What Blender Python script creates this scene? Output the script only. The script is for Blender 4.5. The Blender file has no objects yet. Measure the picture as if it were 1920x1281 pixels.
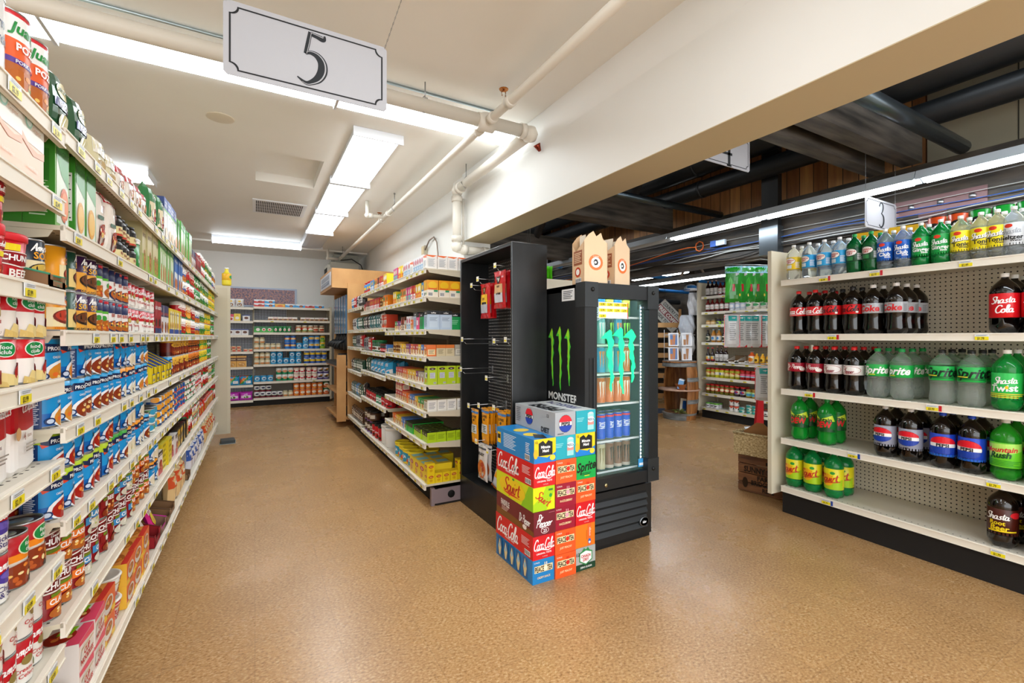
import bpy, math, random
from mathutils import Vector, Matrix
from mathutils.geometry import tessellate_polygon
random.seed(7)
C = bpy.context.scene.collection
SC = bpy.context.scene
PI = math.pi
# ------------------------------------------------ camera, world, exposure
cam = bpy.data.objects.new('camera', bpy.data.cameras.new('camera')); C.objects.link(cam)
cam.location = (0, 0, 1.25); cam.rotation_euler = (PI/2, 0, -math.radians(29.41))
cam.data.sensor_width = 36; cam.data.lens = 36*855/1920; cam.data.shift_y = -8.5/1920
cam.data.clip_start = .02
SC.camera = cam
SC.view_settings.view_transform = 'Standard'; SC.view_settings.look = 'None'
SC.view_settings.gamma = 1; SC.view_settings.use_curve_mapping = False
SC.view_settings.exposure = 1.08
W = bpy.data.worlds.new('world'); SC.world = W; W.use_nodes = True
W.node_tree.nodes['Background'].inputs[0].default_value = (.95, .98, 1, 1)
W.node_tree.nodes['Background'].inputs[1].default_value = 1.75
LAMPC = (.88, .95, 1.0, 1)
LIGHT = 5.2          # strength of the lit diffusers

# ------------------------------------------------ materials
def lin(h, a=1):
    if not isinstance(h, str): return tuple(h)
    h = h.lstrip('#')
    if len(h) == 3: h = ''.join(c*2 for c in h)
    v = [int(h[i:i+2], 16)/255 for i in (0, 2, 4)]
    return tuple((c/12.92 if c <= .04045 else ((c+.055)/1.055)**2.4) for c in v)+(a,)
def newmat(name):
    m = bpy.data.materials.new(name); m.use_nodes = True
    return m, m.node_tree, m.node_tree.nodes['Principled BSDF']
def colmat(name, rough=.5, metal=0, trans=0, ior=1.45, alpha=1, coat=0, emit=0):
    m, t, b = newmat(name)
    a = t.nodes.new('ShaderNodeAttribute'); a.attribute_name = 'Col'
    t.links.new(a.outputs['Color'], b.inputs['Base Color'])
    b.inputs['Roughness'].default_value = rough; b.inputs['Metallic'].default_value = metal
    b.inputs['Transmission Weight'].default_value = trans; b.inputs['IOR'].default_value = ior
    b.inputs['Alpha'].default_value = alpha
    b.inputs['Coat Weight'].default_value = coat; b.inputs['Coat Roughness'].default_value = .1
    if emit:
        t.links.new(a.outputs['Color'], b.inputs['Emission Color']); b.inputs['Emission Strength'].default_value = emit
    return m
M = {}
M['paint'] = colmat('painted_surface', .45)
M['matte'] = colmat('matte_surface', .8)
M['gloss'] = colmat('printed_label', .32)
M['film'] = colmat('plastic_film', .2, coat=.4)
M['metal'] = colmat('bare_metal', .28, metal=.9)
M['liquid'] = colmat('clear_bottle_plastic', .03, trans=.86, ior=1.25)
M['dark'] = colmat('dark_drink', .08, coat=.6)
M['greenpet'] = colmat('green_bottle_plastic', .08, trans=.55, ior=1.3, coat=.3)
M['glass'] = colmat('clear_sheet', .03, trans=0, alpha=.05)
M['lamp'] = colmat('lamp_diffuser', .5, emit=LIGHT)
M['glow'] = colmat('soft_glow', .5, emit=.55)
M['tube'] = colmat('fluorescent_tube', .5, emit=11)
def noisy(name, c1, c2, scale=4, rough=.6, stretch=(1, 1, 1), detail=4, bump=0, c3=None, gloss=None, lo=.35, hi=.65):
    m, t, b = newmat(name); N = t.nodes; L = t.links
    tc = N.new('ShaderNodeTexCoord'); mp = N.new('ShaderNodeMapping'); mp.inputs['Scale'].default_value = stretch
    L.new(tc.outputs['Object'], mp.inputs[0])
    n = N.new('ShaderNodeTexNoise'); n.inputs['Scale'].default_value = scale; n.inputs['Detail'].default_value = detail
    L.new(mp.outputs[0], n.inputs['Vector'])
    r = N.new('ShaderNodeValToRGB'); r.color_ramp.elements[0].color = lin(c1); r.color_ramp.elements[1].color = lin(c2)
    r.color_ramp.elements[0].position = lo; r.color_ramp.elements[1].position = hi
    if c3: e = r.color_ramp.elements.new(.5*(lo+hi)); e.color = lin(c3)
    L.new(n.outputs[0], r.inputs[0]); L.new(r.outputs[0], b.inputs['Base Color'])
    b.inputs['Roughness'].default_value = rough
    if bump:
        bp = N.new('ShaderNodeBump'); bp.inputs['Strength'].default_value = bump; bp.inputs['Distance'].default_value = .004
        L.new(n.outputs[0], bp.inputs['Height']); L.new(bp.outputs[0], b.inputs['Normal'])
    return m
M['wall'] = noisy('white_wall_paint', 'e3e3df', 'e9e8e4', 1.2, .6)
M['ceil'] = noisy('ceiling_paint', 'e9e7e0', 'efede7', .8, .55)
M['oak'] = noisy('oak_veneer', 'c08a50', 'd9a568', 3, .45, (1, 6, .6), 6)
M['darkwood'] = noisy('dark_stained_timber', '17130f', '463b30', 3, .55, (2, 1.2, 6), 8, .5)
M['darkwoodx'] = noisy('dark_stained_beam', '2b2927', '625b53', 3, .5, (.8, 6, 6), 8, .5)
M['crate'] = noisy('old_crate_wood', '4d2f1b', '8a5b36', 3, .75, (1, 8, 8), 6, .4)
M['stave'] = noisy('barrel_staves', '7c4a22', 'b87b41', 3, .5, (8, 8, .8), 6, .3)
M['greywood'] = noisy('weathered_hoop', '5b5d5c', '8d9090', 6, .6, (1, 1, 6), 6, .3)
M['board'] = noisy('beige_wall_board', '8d8674', '9a937f', 1, .7)
M['wicker'] = noisy('woven_seagrass', '8f7446', 'd8c394', 60, .8, (1, 1, 2.2), 2, .8)
M['blackboard'] = noisy('scuffed_black_laminate', '131415', '26282a', 9, .38, (1, 1, .4), 8, 0, lo=.4, hi=.9)
def planks(name):
    m, t, b = newmat(name); N = t.nodes; L = t.links
    tc = N.new('ShaderNodeTexCoord'); sp = N.new('ShaderNodeSeparateXYZ'); L.new(tc.outputs['Object'], sp.inputs[0])
    mu = N.new('ShaderNodeMath'); mu.operation = 'MULTIPLY'; mu.inputs[1].default_value = 1/.115; L.new(sp.outputs['Y'], mu.inputs[0])
    fr = N.new('ShaderNodeMath'); fr.operation = 'FRACT'; L.new(mu.outputs[0], fr.inputs[0])
    fl = N.new('ShaderNodeMath'); fl.operation = 'FLOOR'; L.new(mu.outputs[0], fl.inputs[0])
    wn = N.new('ShaderNodeTexWhiteNoise'); wn.noise_dimensions = '1D'; L.new(fl.outputs[0], wn.inputs['W'])
    r = N.new('ShaderNodeValToRGB'); r.color_ramp.elements[0].color = lin('925f36'); r.color_ramp.elements[1].color = lin('cf955a')
    L.new(wn.outputs['Value'], r.inputs[0])
    n = N.new('ShaderNodeTexNoise'); n.inputs['Scale'].default_value = 5; n.inputs['Detail'].default_value = 6
    mp = N.new('ShaderNodeMapping'); mp.inputs['Scale'].default_value = (1, 6, .6); L.new(tc.outputs['Object'], mp.inputs[0]); L.new(mp.outputs[0], n.inputs['Vector'])
    mx = N.new('ShaderNodeMix'); mx.data_type = 'RGBA'; mx.blend_type = 'OVERLAY'; mx.inputs[0].default_value = .6
    L.new(r.outputs[0], mx.inputs[6]); L.new(n.outputs[0], mx.inputs[7])
    lt = N.new('ShaderNodeMath'); lt.operation = 'LESS_THAN'; lt.inputs[1].default_value = .05; L.new(fr.outputs[0], lt.inputs[0])
    m2 = N.new('ShaderNodeMix'); m2.data_type = 'RGBA'; L.new(lt.outputs[0], m2.inputs[0]); L.new(mx.outputs[2], m2.inputs[6]); m2.inputs[7].default_value = lin('1a0f07')
    L.new(m2.outputs[2], b.inputs['Base Color']); b.inputs['Roughness'].default_value = .6
    return m
M['planks'] = planks('cedar_plank_cladding')
def pegboard(name, base, hole, pitch=.0254, rad=.0035, axes='XZ', rough=.5, emit=0):
    m, t, b = newmat(name); N = t.nodes; L = t.links
    tc = N.new('ShaderNodeTexCoord'); sp = N.new('ShaderNodeSeparateXYZ'); L.new(tc.outputs['Object'], sp.inputs[0])
    sq = []
    for a in axes:
        f = N.new('ShaderNodeMath'); f.operation = 'MULTIPLY'; f.inputs[1].default_value = 1/pitch; L.new(sp.outputs[a], f.inputs[0])
        g = N.new('ShaderNodeMath'); g.operation = 'FRACT'; L.new(f.outputs[0], g.inputs[0])
        s = N.new('ShaderNodeMath'); s.operation = 'SUBTRACT'; s.inputs[1].default_value = .5; L.new(g.outputs[0], s.inputs[0])
        p = N.new('ShaderNodeMath'); p.operation = 'POWER'; p.inputs[1].default_value = 2; L.new(s.outputs[0], p.inputs[0]); sq.append(p)
    ad = N.new('ShaderNodeMath'); L.new(sq[0].outputs[0], ad.inputs[0]); L.new(sq[1].outputs[0], ad.inputs[1])
    lt = N.new('ShaderNodeMath'); lt.operation = 'LESS_THAN'; lt.inputs[1].default_value = (rad/pitch)**2; L.new(ad.outputs[0], lt.inputs[0])
    mx = N.new('ShaderNodeMix'); mx.data_type = 'RGBA'; L.new(lt.outputs[0], mx.inputs[0]); mx.inputs[6].default_value = lin(base); mx.inputs[7].default_value = lin(hole)
    L.new(mx.outputs[2], b.inputs['Base Color']); b.inputs['Roughness'].default_value = rough
    return m
M['peg_cream'] = pegboard('cream_pegboard', 'd6ccb6', '1c1814', .0254, .0042)
M['peg_black'] = pegboard('black_pegboard', '17181a', '8f9092', .024, .0036)
M['peg_grey'] = pegboard('grey_pegboard', 'a89f92', '3a3632', .0254, .005)
M['peg_backlit'] = pegboard('dark_pegboard_painted_backlight', '5d6270', 'e8f0fa', .0254, .0085)  # hole colour paints in window light coming through from behind
M['deckholes'] = pegboard('perforated_shelf_metal', 'd9d2c2', '2a2622', .03, .0035, 'XY', .4)
def floor_mat():
    m, t, b = newmat('tan_vinyl_tile'); N = t.nodes; L = t.links
    tc = N.new('ShaderNodeTexCoord')
    v = N.new('ShaderNodeTexNoise'); v.inputs['Scale'].default_value = 75; v.inputs['Detail'].default_value = 3; v.inputs['Roughness'].default_value = .6
    mp = N.new('ShaderNodeMapping'); mp.inputs['Scale'].default_value = (1, 1.5, 1); mp.inputs['Rotation'].default_value = (0, 0, .5)
    L.new(tc.outputs['Object'], mp.inputs[0]); L.new(mp.outputs[0], v.inputs['Vector'])
    r = N.new('ShaderNodeValToRGB'); e = r.color_ramp.elements
    e[0].position = .33; e[0].color = lin('936b42'); e[1].position = .7; e[1].color = lin('d2b48a')
    k = e.new(.44); k.color = lin('b38858'); k = e.new(.55); k.color = lin('bf9564')
    L.new(v.outputs[0], r.inputs[0])
    # 12 inch tiles, barely visible joints and slight tile to tile change
    br = N.new('ShaderNodeTexBrick'); br.offset = 0; br.inputs['Scale'].default_value = 1
    br.inputs['Brick Width'].default_value = .305; br.inputs['Row Height'].default_value = .305; br.inputs['Mortar Size'].default_value = .0014
    br.inputs['Color1'].default_value = (.44, .44, .44, 1); br.inputs['Color2'].default_value = (.56, .56, .56, 1); br.inputs['Mortar'].default_value = (.2, .2, .2, 1)
    L.new(tc.outputs['Object'], br.inputs['Vector'])
    mx = N.new('ShaderNodeMix'); mx.data_type = 'RGBA'; mx.blend_type = 'OVERLAY'; mx.inputs[0].default_value = .35
    L.new(r.outputs[0], mx.inputs[6]); L.new(br.outputs['Color'], mx.inputs[7])
    # worn, scuffed patches
    w = N.new('ShaderNodeTexNoise'); w.inputs['Scale'].default_value = 1.7; w.inputs['Detail'].default_value = 8; w.inputs['Roughness'].default_value = .65
    L.new(tc.outputs['Object'], w.inputs['Vector'])
    wr = N.new('ShaderNodeValToRGB'); wr.color_ramp.elements[0].position = .3; wr.color_ramp.elements[0].color = (.80, .78, .76, 1)
    wr.color_ramp.elements[1].position = .55; wr.color_ramp.elements[1].color = (1, 1, 1, 1); L.new(w.outputs[0], wr.inputs[0])
    m2 = N.new('ShaderNodeMix'); m2.data_type = 'RGBA'; m2.blend_type = 'MULTIPLY'; m2.inputs[0].default_value = .8
    L.new(mx.outputs[2], m2.inputs[6]); L.new(wr.outputs[0], m2.inputs[7]); L.new(m2.outputs[2], b.inputs['Base Color'])
    rr = N.new('ShaderNodeMapRange'); rr.inputs[1].default_value = .3; rr.inputs[2].default_value = .7; rr.inputs[3].default_value = .34; rr.inputs[4].default_value = .22
    L.new(w.outputs[0], rr.inputs[0]); L.new(rr.outputs[0], b.inputs['Roughness'])
    bp = N.new('ShaderNodeBump'); bp.inputs['Strength'].default_value = .12; bp.inputs['Distance'].default_value = .002
    L.new(v.outputs[0], bp.inputs['Height']); L.new(bp.outputs[0], b.inputs['Normal'])
    return m
M['floor'] = floor_mat()

# ------------------------------------------------ text to polygons
_tc = {}
SF = {'C': ([[(.62,.78),(.5,.98),(.25,.95),(.05,.6),(.05,.25),(.22,.0),(.45,.05),(.62,.2)]], .58), 'o': ([[(.22,.5),(.05,.38),(.04,.12),(.2,0),(.36,.12),(.36,.38),(.22,.5),(.32,.42),(.46,.44)]], .42),
 'c': ([[(.36,.4),(.24,.5),(.06,.38),(.04,.12),(.2,0),(.4,.1)]], .38), 'a': ([[(.36,.42),(.2,.5),(.05,.36),(.04,.12),(.16,0),(.32,.14),(.37,.45)],[(.38,.48),(.34,.14),(.42,0),(.55,.1)]], .5),
 'l': ([[(.02,.1),(.2,.5),(.28,.9),(.18,1.0),(.1,.8),(.1,.2),(.2,0),(.36,.1)]], .3), 'S': ([[(.62,.8),(.5,.98),(.25,.95),(.16,.75),(.3,.55),(.47,.35),(.42,.1),(.2,0),(.0,.12)]], .55),
 'h': ([[(.1,1.0),(.06,.5),(.04,0)],[(.05,.25),(.2,.48),(.34,.42),(.32,.15),(.38,0),(.5,.08)]], .46), 's': ([[(.34,.42),(.22,.5),(.12,.38),(.24,.24),(.28,.08),(.14,0),(.02,.06)]], .34),
 't': ([[(.2,.85),(.14,.3),(.18,.03),(.36,.08)],[(.0,.55),(.42,.6)]], .32), 'p': ([[(.1,.5),(.02,-.3)],[(.08,.3),(.24,.5),(.38,.36),(.34,.1),(.18,0),(.08,.1)]], .42),
 'r': ([[(.1,.5),(.06,0)],[(.08,.28),(.2,.48),(.34,.46)]], .32), 'i': ([[(.1,.5),(.08,.1),(.16,0),(.26,.08)],[(.13,.7),(.15,.77)]], .22), 'e': ([[(.06,.22),(.3,.28),(.32,.44),(.18,.5),(.04,.3),(.06,.06),(.2,0),(.38,.1)]], .38),
 'q': ([[(.36,.42),(.2,.5),(.05,.36),(.06,.1),(.2,0),(.34,.16)],[(.38,.5),(.32,-.3)]], .42), 'u': ([[(.06,.5),(.04,.14),(.16,0),(.3,.14),(.36,.5)],[(.36,.5),(.33,.1),(.44,.02)]], .44),
 'm': ([[(.08,.5),(.04,0)],[(.07,.3),(.2,.5),(.26,.4),(.22,0)],[(.25,.3),(.38,.5),(.46,.4),(.42,.06),(.54,.04)]], .56), 'b': ([[(.12,1),(.06,.4),(.06,.1),(.2,0),(.34,.14),(.32,.38),(.18,.46),(.08,.3)]], .38),
 'A': ([[(.0,0),(.3,.7),(.42,1.0)],[(.42,1.0),(.46,.4),(.5,0)],[(.12,.35),(.62,.42)]], .56), 'y': ([[(.06,.5),(.06,.2),(.18,.08),(.32,.2)],[(.4,.5),(.26,-.1),(.1,-.3),(.0,-.2)]], .42),
 'P': ([[(.14,.95),(.06,0)],[(.0,.85),(.3,1.0),(.5,.85),(.4,.55),(.1,.45)]], .5), 'D': ([[(.16,.95),(.08,.05),(.3,.0),(.55,.35),(.5,.8),(.2,1.0),(.0,.85)]], .62), "'": ([[(.1,1.0),(.05,.8)]], .14), '-': ([[(.05,.3),(.2,.33)]], .2), ' ': ([], .28)}
def catmull(pts, m=3):
    out = []
    for i in range(len(pts)-1):
        p0, p1, p2, p3 = pts[max(i-1, 0)], pts[i], pts[i+1], pts[min(i+2, len(pts)-1)]
        for k in range(m):
            u = k/m; out.append(tuple(.5*((2*p1[d])+(-p0[d]+p2[d])*u+(2*p0[d]-5*p1[d]+4*p2[d]-p3[d])*u*u+(-p0[d]+3*p1[d]-3*p2[d]+p3[d])*u**3) for d in range(2)))
    return out+[tuple(pts[-1])]
def script_polys(s, bold, shear):
    x = 0; out = []; wd = .1+bold*3
    for ch in s:
        st, adv = SF[ch]
        for k in st:
            P_ = catmull(k, 3) if len(k) > 2 else k; n = len(P_); E = []
            for i in range(n):
                a, c = P_[max(i-1, 0)], P_[min(i+1, n-1)]; dx, dy = c[0]-a[0], c[1]-a[1]; l = math.hypot(dx, dy) or 1; q = wd/2*(.55 if i in (0, n-1) else 1)*(.75+.45*abs(dy)/l)
                E.append((P_[i][0]+x, P_[i][1], -dy/l*q, dx/l*q))
            for i in range(n-1): (a, b_, nx, ny), (c, d_, mx, my) = E[i], E[i+1]; out.append([(a+nx, b_+ny), (a-nx, b_-ny), (c-mx, d_-my), (c+mx, d_+my)])
        x += adv
    out = [[(a+b_*shear-x/2-shear*.3, b_-.5) for a, b_ in p] for p in out]
    return out, x+.1
def text_polys(s, bold=0.0, shear=0.0, script=False):
    key = (s, bold, shear, script)
    if key in _tc: return _tc[key]
    if script: _tc[key] = script_polys(s, bold, shear); return _tc[key]
    cu = bpy.data.curves.new('t', 'FONT'); cu.body = s; cu.resolution_u = 2; cu.offset = bold; cu.shear = shear; cu.size = 1
    ob = bpy.data.objects.new('t', cu)
    me = bpy.data.meshes.new_from_object(ob)
    vs = [(v.co.x, v.co.y) for v in me.vertices]
    out = [[vs[i] for i in p.vertices] for p in me.polygons]
    bpy.data.objects.remove(ob); bpy.data.meshes.remove(me); bpy.data.curves.remove(cu)
    if vs:
        x0 = min(v[0] for v in vs); x1 = max(v[0] for v in vs)
        cap = .72
        out = [[((x-(x0+x1)/2)/cap, y/cap-.5) for x, y in p] for p in out]
        w = (x1-x0)/cap
    else: w = 1
    _tc[key] = (out, w); return _tc[key]
def clipx(poly, x, keep):   # keep: +1 keeps >= x, -1 keeps <= x
    o = []; n = len(poly)
    for i in range(n):
        a, b = poly[i], poly[(i+1) % n]; da, db = (a[0]-x)*keep, (b[0]-x)*keep
        if da >= 0: o.append(a)
        if (da > 0 and db < 0) or (da < 0 and db > 0):
            t = da/(da-db); o.append((a[0]+(b[0]-a[0])*t, a[1]+(b[1]-a[1])*t))
    return o
def slabs(poly, step):
    x0 = min(p[0] for p in poly); x1 = max(p[0] for p in poly)
    if x1-x0 <= step: return [poly]
    out = []; k = math.floor(x0/step)
    while k*step < x1-1e-9:
        q = poly if k*step <= x0 else clipx(poly, k*step, 1)
        if (k+1)*step < x1: q = clipx(q, (k+1)*step, -1)
        if len(q) >= 3: out.append(q)
        k += 1
    return out
def ellipse(cx, cy, rx, ry, n=18, a0=0, a1=2*PI):
    return [(cx+rx*math.cos(a0+(a1-a0)*i/n), cy+ry*math.sin(a0+(a1-a0)*i/n)) for i in range(n if a1-a0 > 6.28 else n+1)]
def art_polys(art, w, h):
    """art commands in face units (x -.5..5 of width w, y 0..1 of height h) -> [(poly in metres, colour, layer)]"""
    out = []
    for li, c in enumerate(art):
        k = c[0]
        if k == 'r': _, x0, y0, x1, y1, col = c; P = [[(x0, y0), (x1, y0), (x1, y1), (x0, y1)]]
        elif k == 'e': _, cx, cy, rx, ry, col = c; P = [ellipse(cx, cy, rx, ry)]
        elif k == 'p':
            _, pts, col = c; v = [Vector((x, y, 0)) for x, y in pts]
            P = [[pts[i] for i in tri] for tri in tessellate_polygon([v])]
        elif k == 't':
            s, cx, cy, th, col = c[1:6]; o = c[6] if len(c) > 6 else {}
            ps, tw = text_polys(s, o.get('b', .012), o.get('s', 0), o.get('f', False))
            H = th*h; ww = tw*H; fit = o.get('fit', .9)*w; sx = min(1, fit/ww) if not o.get('stretch') else fit/ww
            ang = math.radians(o.get('rot', 0)); ca, sa = math.cos(ang), math.sin(ang); P = []
            for p in ps:
                q = []
                for x, y in p:
                    X, Y = x*H*sx, y*H
                    q.append(((cx*w+X*ca-Y*sa)/w, (cy*h+X*sa+Y*ca)/h))
                P.append(q)
            if o.get('sh'):
                d = o.get('shd', .006)
                out += [([((x*w+d*.5), (y*h-d*.5)) for x, y in q], o['sh'], li*2) for q in P]
        elif k == 'f':          # helping of food: overlapping blobs
            _, cx, cy, rx, ry, cols, n, seed = c; rnd = random.Random(seed)
            out.append(([(x*w, y*h) for x, y in ellipse(cx, cy, rx, ry)], cols[0], li*2))
            for i in range(n):
                a = rnd.uniform(0, 2*PI); d = rnd.uniform(0, .78)**.6*.8
                s = rnd.uniform(.14, .26); m = min(rx*w, ry*h)*s
                out.append(([(x*w+0, y*h) for x, y in ellipse(cx+rx*d*math.cos(a), cy+ry*d*math.sin(a), m/w*rnd.uniform(.8, 1.5), m/h*rnd.uniform(.7, 1.3), 7)], cols[1+i % (len(cols)-1)], li*2+1+i*.05))
            continue
        elif k == 'lines':      # small print
            _, x0, y0, x1, y1, n, col = c; P = []
            for i in range(n):
                yy = y1-(y1-y0)*(i+.5)/n; hh = (y1-y0)/n*.22; e = x1-(x1-x0)*((i*37) % 5)*.06
                P.append([(x0, yy-hh), (e, yy-hh), (e, yy+hh), (x0, yy+hh)])
        elif k == 'bar':        # bar code
            _, x0, y0, x1, y1 = c; out.append(([(x0*w, y0*h), (x1*w, y0*h), (x1*w, y1*h), (x0*w, y1*h)], 'ffffff', li*2)); P = []; col = '111111'; n = 9
            for i in range(n):
                a = x0+(x1-x0)*(i+.5)/(n+.5); b_ = a+(x1-x0)/(n*(2 if i % 3 else 1.4)); P.append([(a, y0+.1*(y1-y0)), (b_, y0+.1*(y1-y0)), (b_, y1-.1*(y1-y0)), (a, y1-.1*(y1-y0))])
        for p in P: out.append(([(x*w, y*h) for x, y in p], col, li*2+1))
    return out

# ------------------------------------------------ mesh collector
class MB:
    def __init__(s): s.v = []; s.f = []; s.c = []; s.m = []; s.sm = []; s.mats = []
    def mi(s, mat):
        if mat not in s.mats: s.mats.append(mat)
        return s.mats.index(mat)
    def face(s, pts, col, mat='paint', smooth=False):
        i = len(s.v); s.v += [tuple(p) for p in pts]; s.f.append(tuple(range(i, i+len(pts)))); s.c.append(lin(col)); s.m.append(s.mi(mat)); s.sm.append(smooth)
    def box(s, x0, y0, z0, x1, y1, z1, col='ffffff', mat='paint', front=None, side=None, top=None, T=None):
        i = len(s.v); P = [(x0, y0, z0), (x1, y0, z0), (x1, y1, z0), (x0, y1, z0), (x0, y0, z1), (x1, y0, z1), (x1, y1, z1), (x0, y1, z1)]
        if T: P = [tuple(T @ Vector(p)) for p in P]
        s.v += P; k = s.mi(mat)
        for f, c in (((3, 2, 1, 0), col), ((4, 5, 6, 7), top or col), ((0, 1, 5, 4), front or col), ((1, 2, 6, 5), side or col), ((2, 3, 7, 6), col), ((3, 0, 4, 7), side or col)):
            s.f.append(tuple(i+j for j in f)); s.c.append(lin(c)); s.m.append(k); s.sm.append(False)
        return s
    def lathe(s, prof, cols='ffffff', seg=20, mat='paint', cx=0, cy=0, cz=0, smooth=True, lobes=None, T=None):
        """prof [(r,z)], cols one colour or one for each ring band; closed at r=0 ends"""
        i = len(s.v); n = len(prof)
        for j, (r, z) in enumerate(prof):
            for k in range(seg):
                a = 2*PI*k/seg; rr = r
                if lobes and z < lobes[1]: rr = r*(1-lobes[0]*(1-z/lobes[1])*(.5+.5*math.cos(5*a)))
                p = (cx+rr*math.cos(a), cy+rr*math.sin(a), cz+z)
                s.v.append(tuple(T @ Vector(p)) if T else p)
        mk = s.mi(mat)
        for j in range(n-1):
            c = cols if isinstance(cols, str) else cols[min(j, len(cols)-1)]
            for k in range(seg):
                k2 = (k+1) % seg; s.f.append((i+j*seg+k, i+j*seg+k2, i+(j+1)*seg+k2, i+(j+1)*seg+k)); s.c.append(lin(c)); s.m.append(mk); s.sm.append(smooth)
        for j, rev in ((0, True), (n-1, False)):
            if prof[j][0] > 1e-5:
                c = cols if isinstance(cols, str) else (cols[0] if rev else cols[-1])
                f = [i+j*seg+k for k in range(seg)]
                s.f.append(tuple(reversed(f)) if rev else tuple(f)); s.c.append(lin(c)); s.m.append(mk); s.sm.append(False)
        return s
    def tube(s, pts, r, col='ffffff', mat='paint', seg=8, cap=True):
        pts = [Vector(p) for p in pts]; i = len(s.v); k = s.mi(mat); n = len(pts)
        up = Vector((0, 0, 1)); rs = r if isinstance(r, (list, tuple)) else [r]*n
        for j, p in enumerate(pts):
            d = (pts[min(j+1, n-1)]-pts[max(j-1, 0)]).normalized()
            u = d.cross(up)
            if u.length < .05: u = d.cross(Vector((1, 0, 0)))
            u.normalize(); w = u.cross(d)
            for q in range(seg): a = 2*PI*q/seg; s.v.append(tuple(p+u*(rs[j]*math.cos(a))+w*(rs[j]*math.sin(a))))
        for j in range(n-1):
            for q in range(seg):
                q2 = (q+1) % seg; s.f.append((i+j*seg+q, i+j*seg+q2, i+(j+1)*seg+q2, i+(j+1)*seg+q)); s.c.append(lin(col)); s.m.append(k); s.sm.append(True)
        if cap:
            s.f.append(tuple(reversed([i+q for q in range(seg)]))); s.f.append(tuple(i+(n-1)*seg+q for q in range(seg)))
            s.c += [lin(col)]*2; s.m += [k]*2; s.sm += [False]*2
        return s
    def prism(s, pts, d, col='ffffff', mat='paint', axis='Y', at=0, edge=None):
        """outline pts in plane, extruded by d along axis"""
        def P(a, b, t): return {'Y': (a, t, b), 'X': (t, a, b), 'Z': (a, b, t)}[axis]
        tris = tessellate_polygon([[Vector((a, b, 0)) for a, b in pts]])
        for t in tris:
            s.face([P(*pts[i], at) for i in t], col, mat); s.face([P(*pts[i], at+d) for i in reversed(t)], col, mat)
        for i in range(len(pts)):
            a, b = pts[i], pts[(i+1) % len(pts)]; s.face([P(*a, at), P(*b, at), P(*b, at+d), P(*a, at+d)], edge or col, mat)
        return s
    def art(s, art, w, h, f, step=None, mat='gloss', lift=.0004):
        """f(x, y, e) maps metres on the label to a point e metres proud of it"""
        for p, col, ly in art_polys(art, w, h):
            e = lift*(1+ly*.5)
            ps = slabs(p, step) if step else [p]
            for q in ps: s.face([f(x, y, e) for x, y in q], col, mat)
        return s
    def build(s, name, parent=None, mat=None, loc=None, rot=None):
        me = bpy.data.meshes.new(name); me.from_pydata(s.v, [], s.f)
        for m in ([M[mat]] if mat else [M[k] for k in s.mats]): me.materials.append(m)
        if not mat: me.polygons.foreach_set('material_index', s.m)
        me.polygons.foreach_set('use_smooth', s.sm)
        at = me.color_attributes.new('Col', 'FLOAT_COLOR', 'CORNER'); buf = []
        for f, c in zip(s.f, s.c): buf += list(c)*len(f)
        at.data.foreach_set('color', buf)
        me.update()
        o = bpy.data.objects.new(name, me); C.objects.link(o)
        if parent: o.parent = parent
        if loc: o.location = loc
        if rot is not None: o.rotation_euler = rot if not isinstance(rot, (int, float)) else (0, 0, rot)
        return o
def tag(o, label, cat=None, group=None, kind=None):
    if label: o['label'] = label
    if cat: o['category'] = cat
    if group: o['group'] = group
    if kind: o['kind'] = kind
    return o
def empty(name, label, cat, loc=(0, 0, 0), rz=0, group=None):
    o = bpy.data.objects.new(name, None); C.objects.link(o); o.location = loc; o.rotation_euler = (0, 0, rz); o.empty_display_size = .1
    return tag(o, label, cat, group)
def struct(o): o['kind'] = 'structure'; return o
def planar(y=0): return lambda a, b, e: (a, y-e, b)
def cylmap(r): return lambda a, b, e: ((r+e)*math.sin(a/r), -(r+e)*math.cos(a/r), b)
# ------------------------------------------------ products
class Prod:
    def __init__(s, kind, cat, desc, body, parts, w, d, h): s.kind, s.cat, s.desc, s.body, s.parts, s.w, s.d, s.h = kind, cat, desc, body, parts, w, d, h
def mesh_of(mb, name):
    o = mb.build(name); me = o.data; bpy.data.objects.remove(o); return me
def place(p, x, y, z, rz, label, group=None, tilt=None):
    o = bpy.data.objects.new(p.kind, p.body); C.objects.link(o); o.location = (x, y, z)
    o.rotation_euler = tilt if tilt else (0, 0, rz)
    tag(o, label, p.cat, group)
    for n, me, pl in p.parts:
        c = bpy.data.objects.new(n, me); C.objects.link(c); c.parent = o
        if pl: c['label'] = pl
    return o
P = {}
FOOD = ['b8621f', 'e08a2c', 'f1c565', 'c7361c', '7d8a2e', 'f4dfae']
MEAT = ['8a3416', 'c05a24', 'e88a34', 'f2c46a', 'a83a1c', 'f4dca0']
REDF = ['a81d12', 'd23420', 'f08a3c', 'f3d27a', '8e1510']
WHT = ['e9dcc0', 'f6efdc', 'd9a45c', 'cf5e35', 'b9bf72']
GRN = ['4f7a25', '78a53a', 'a9c765', '35591b']
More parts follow.
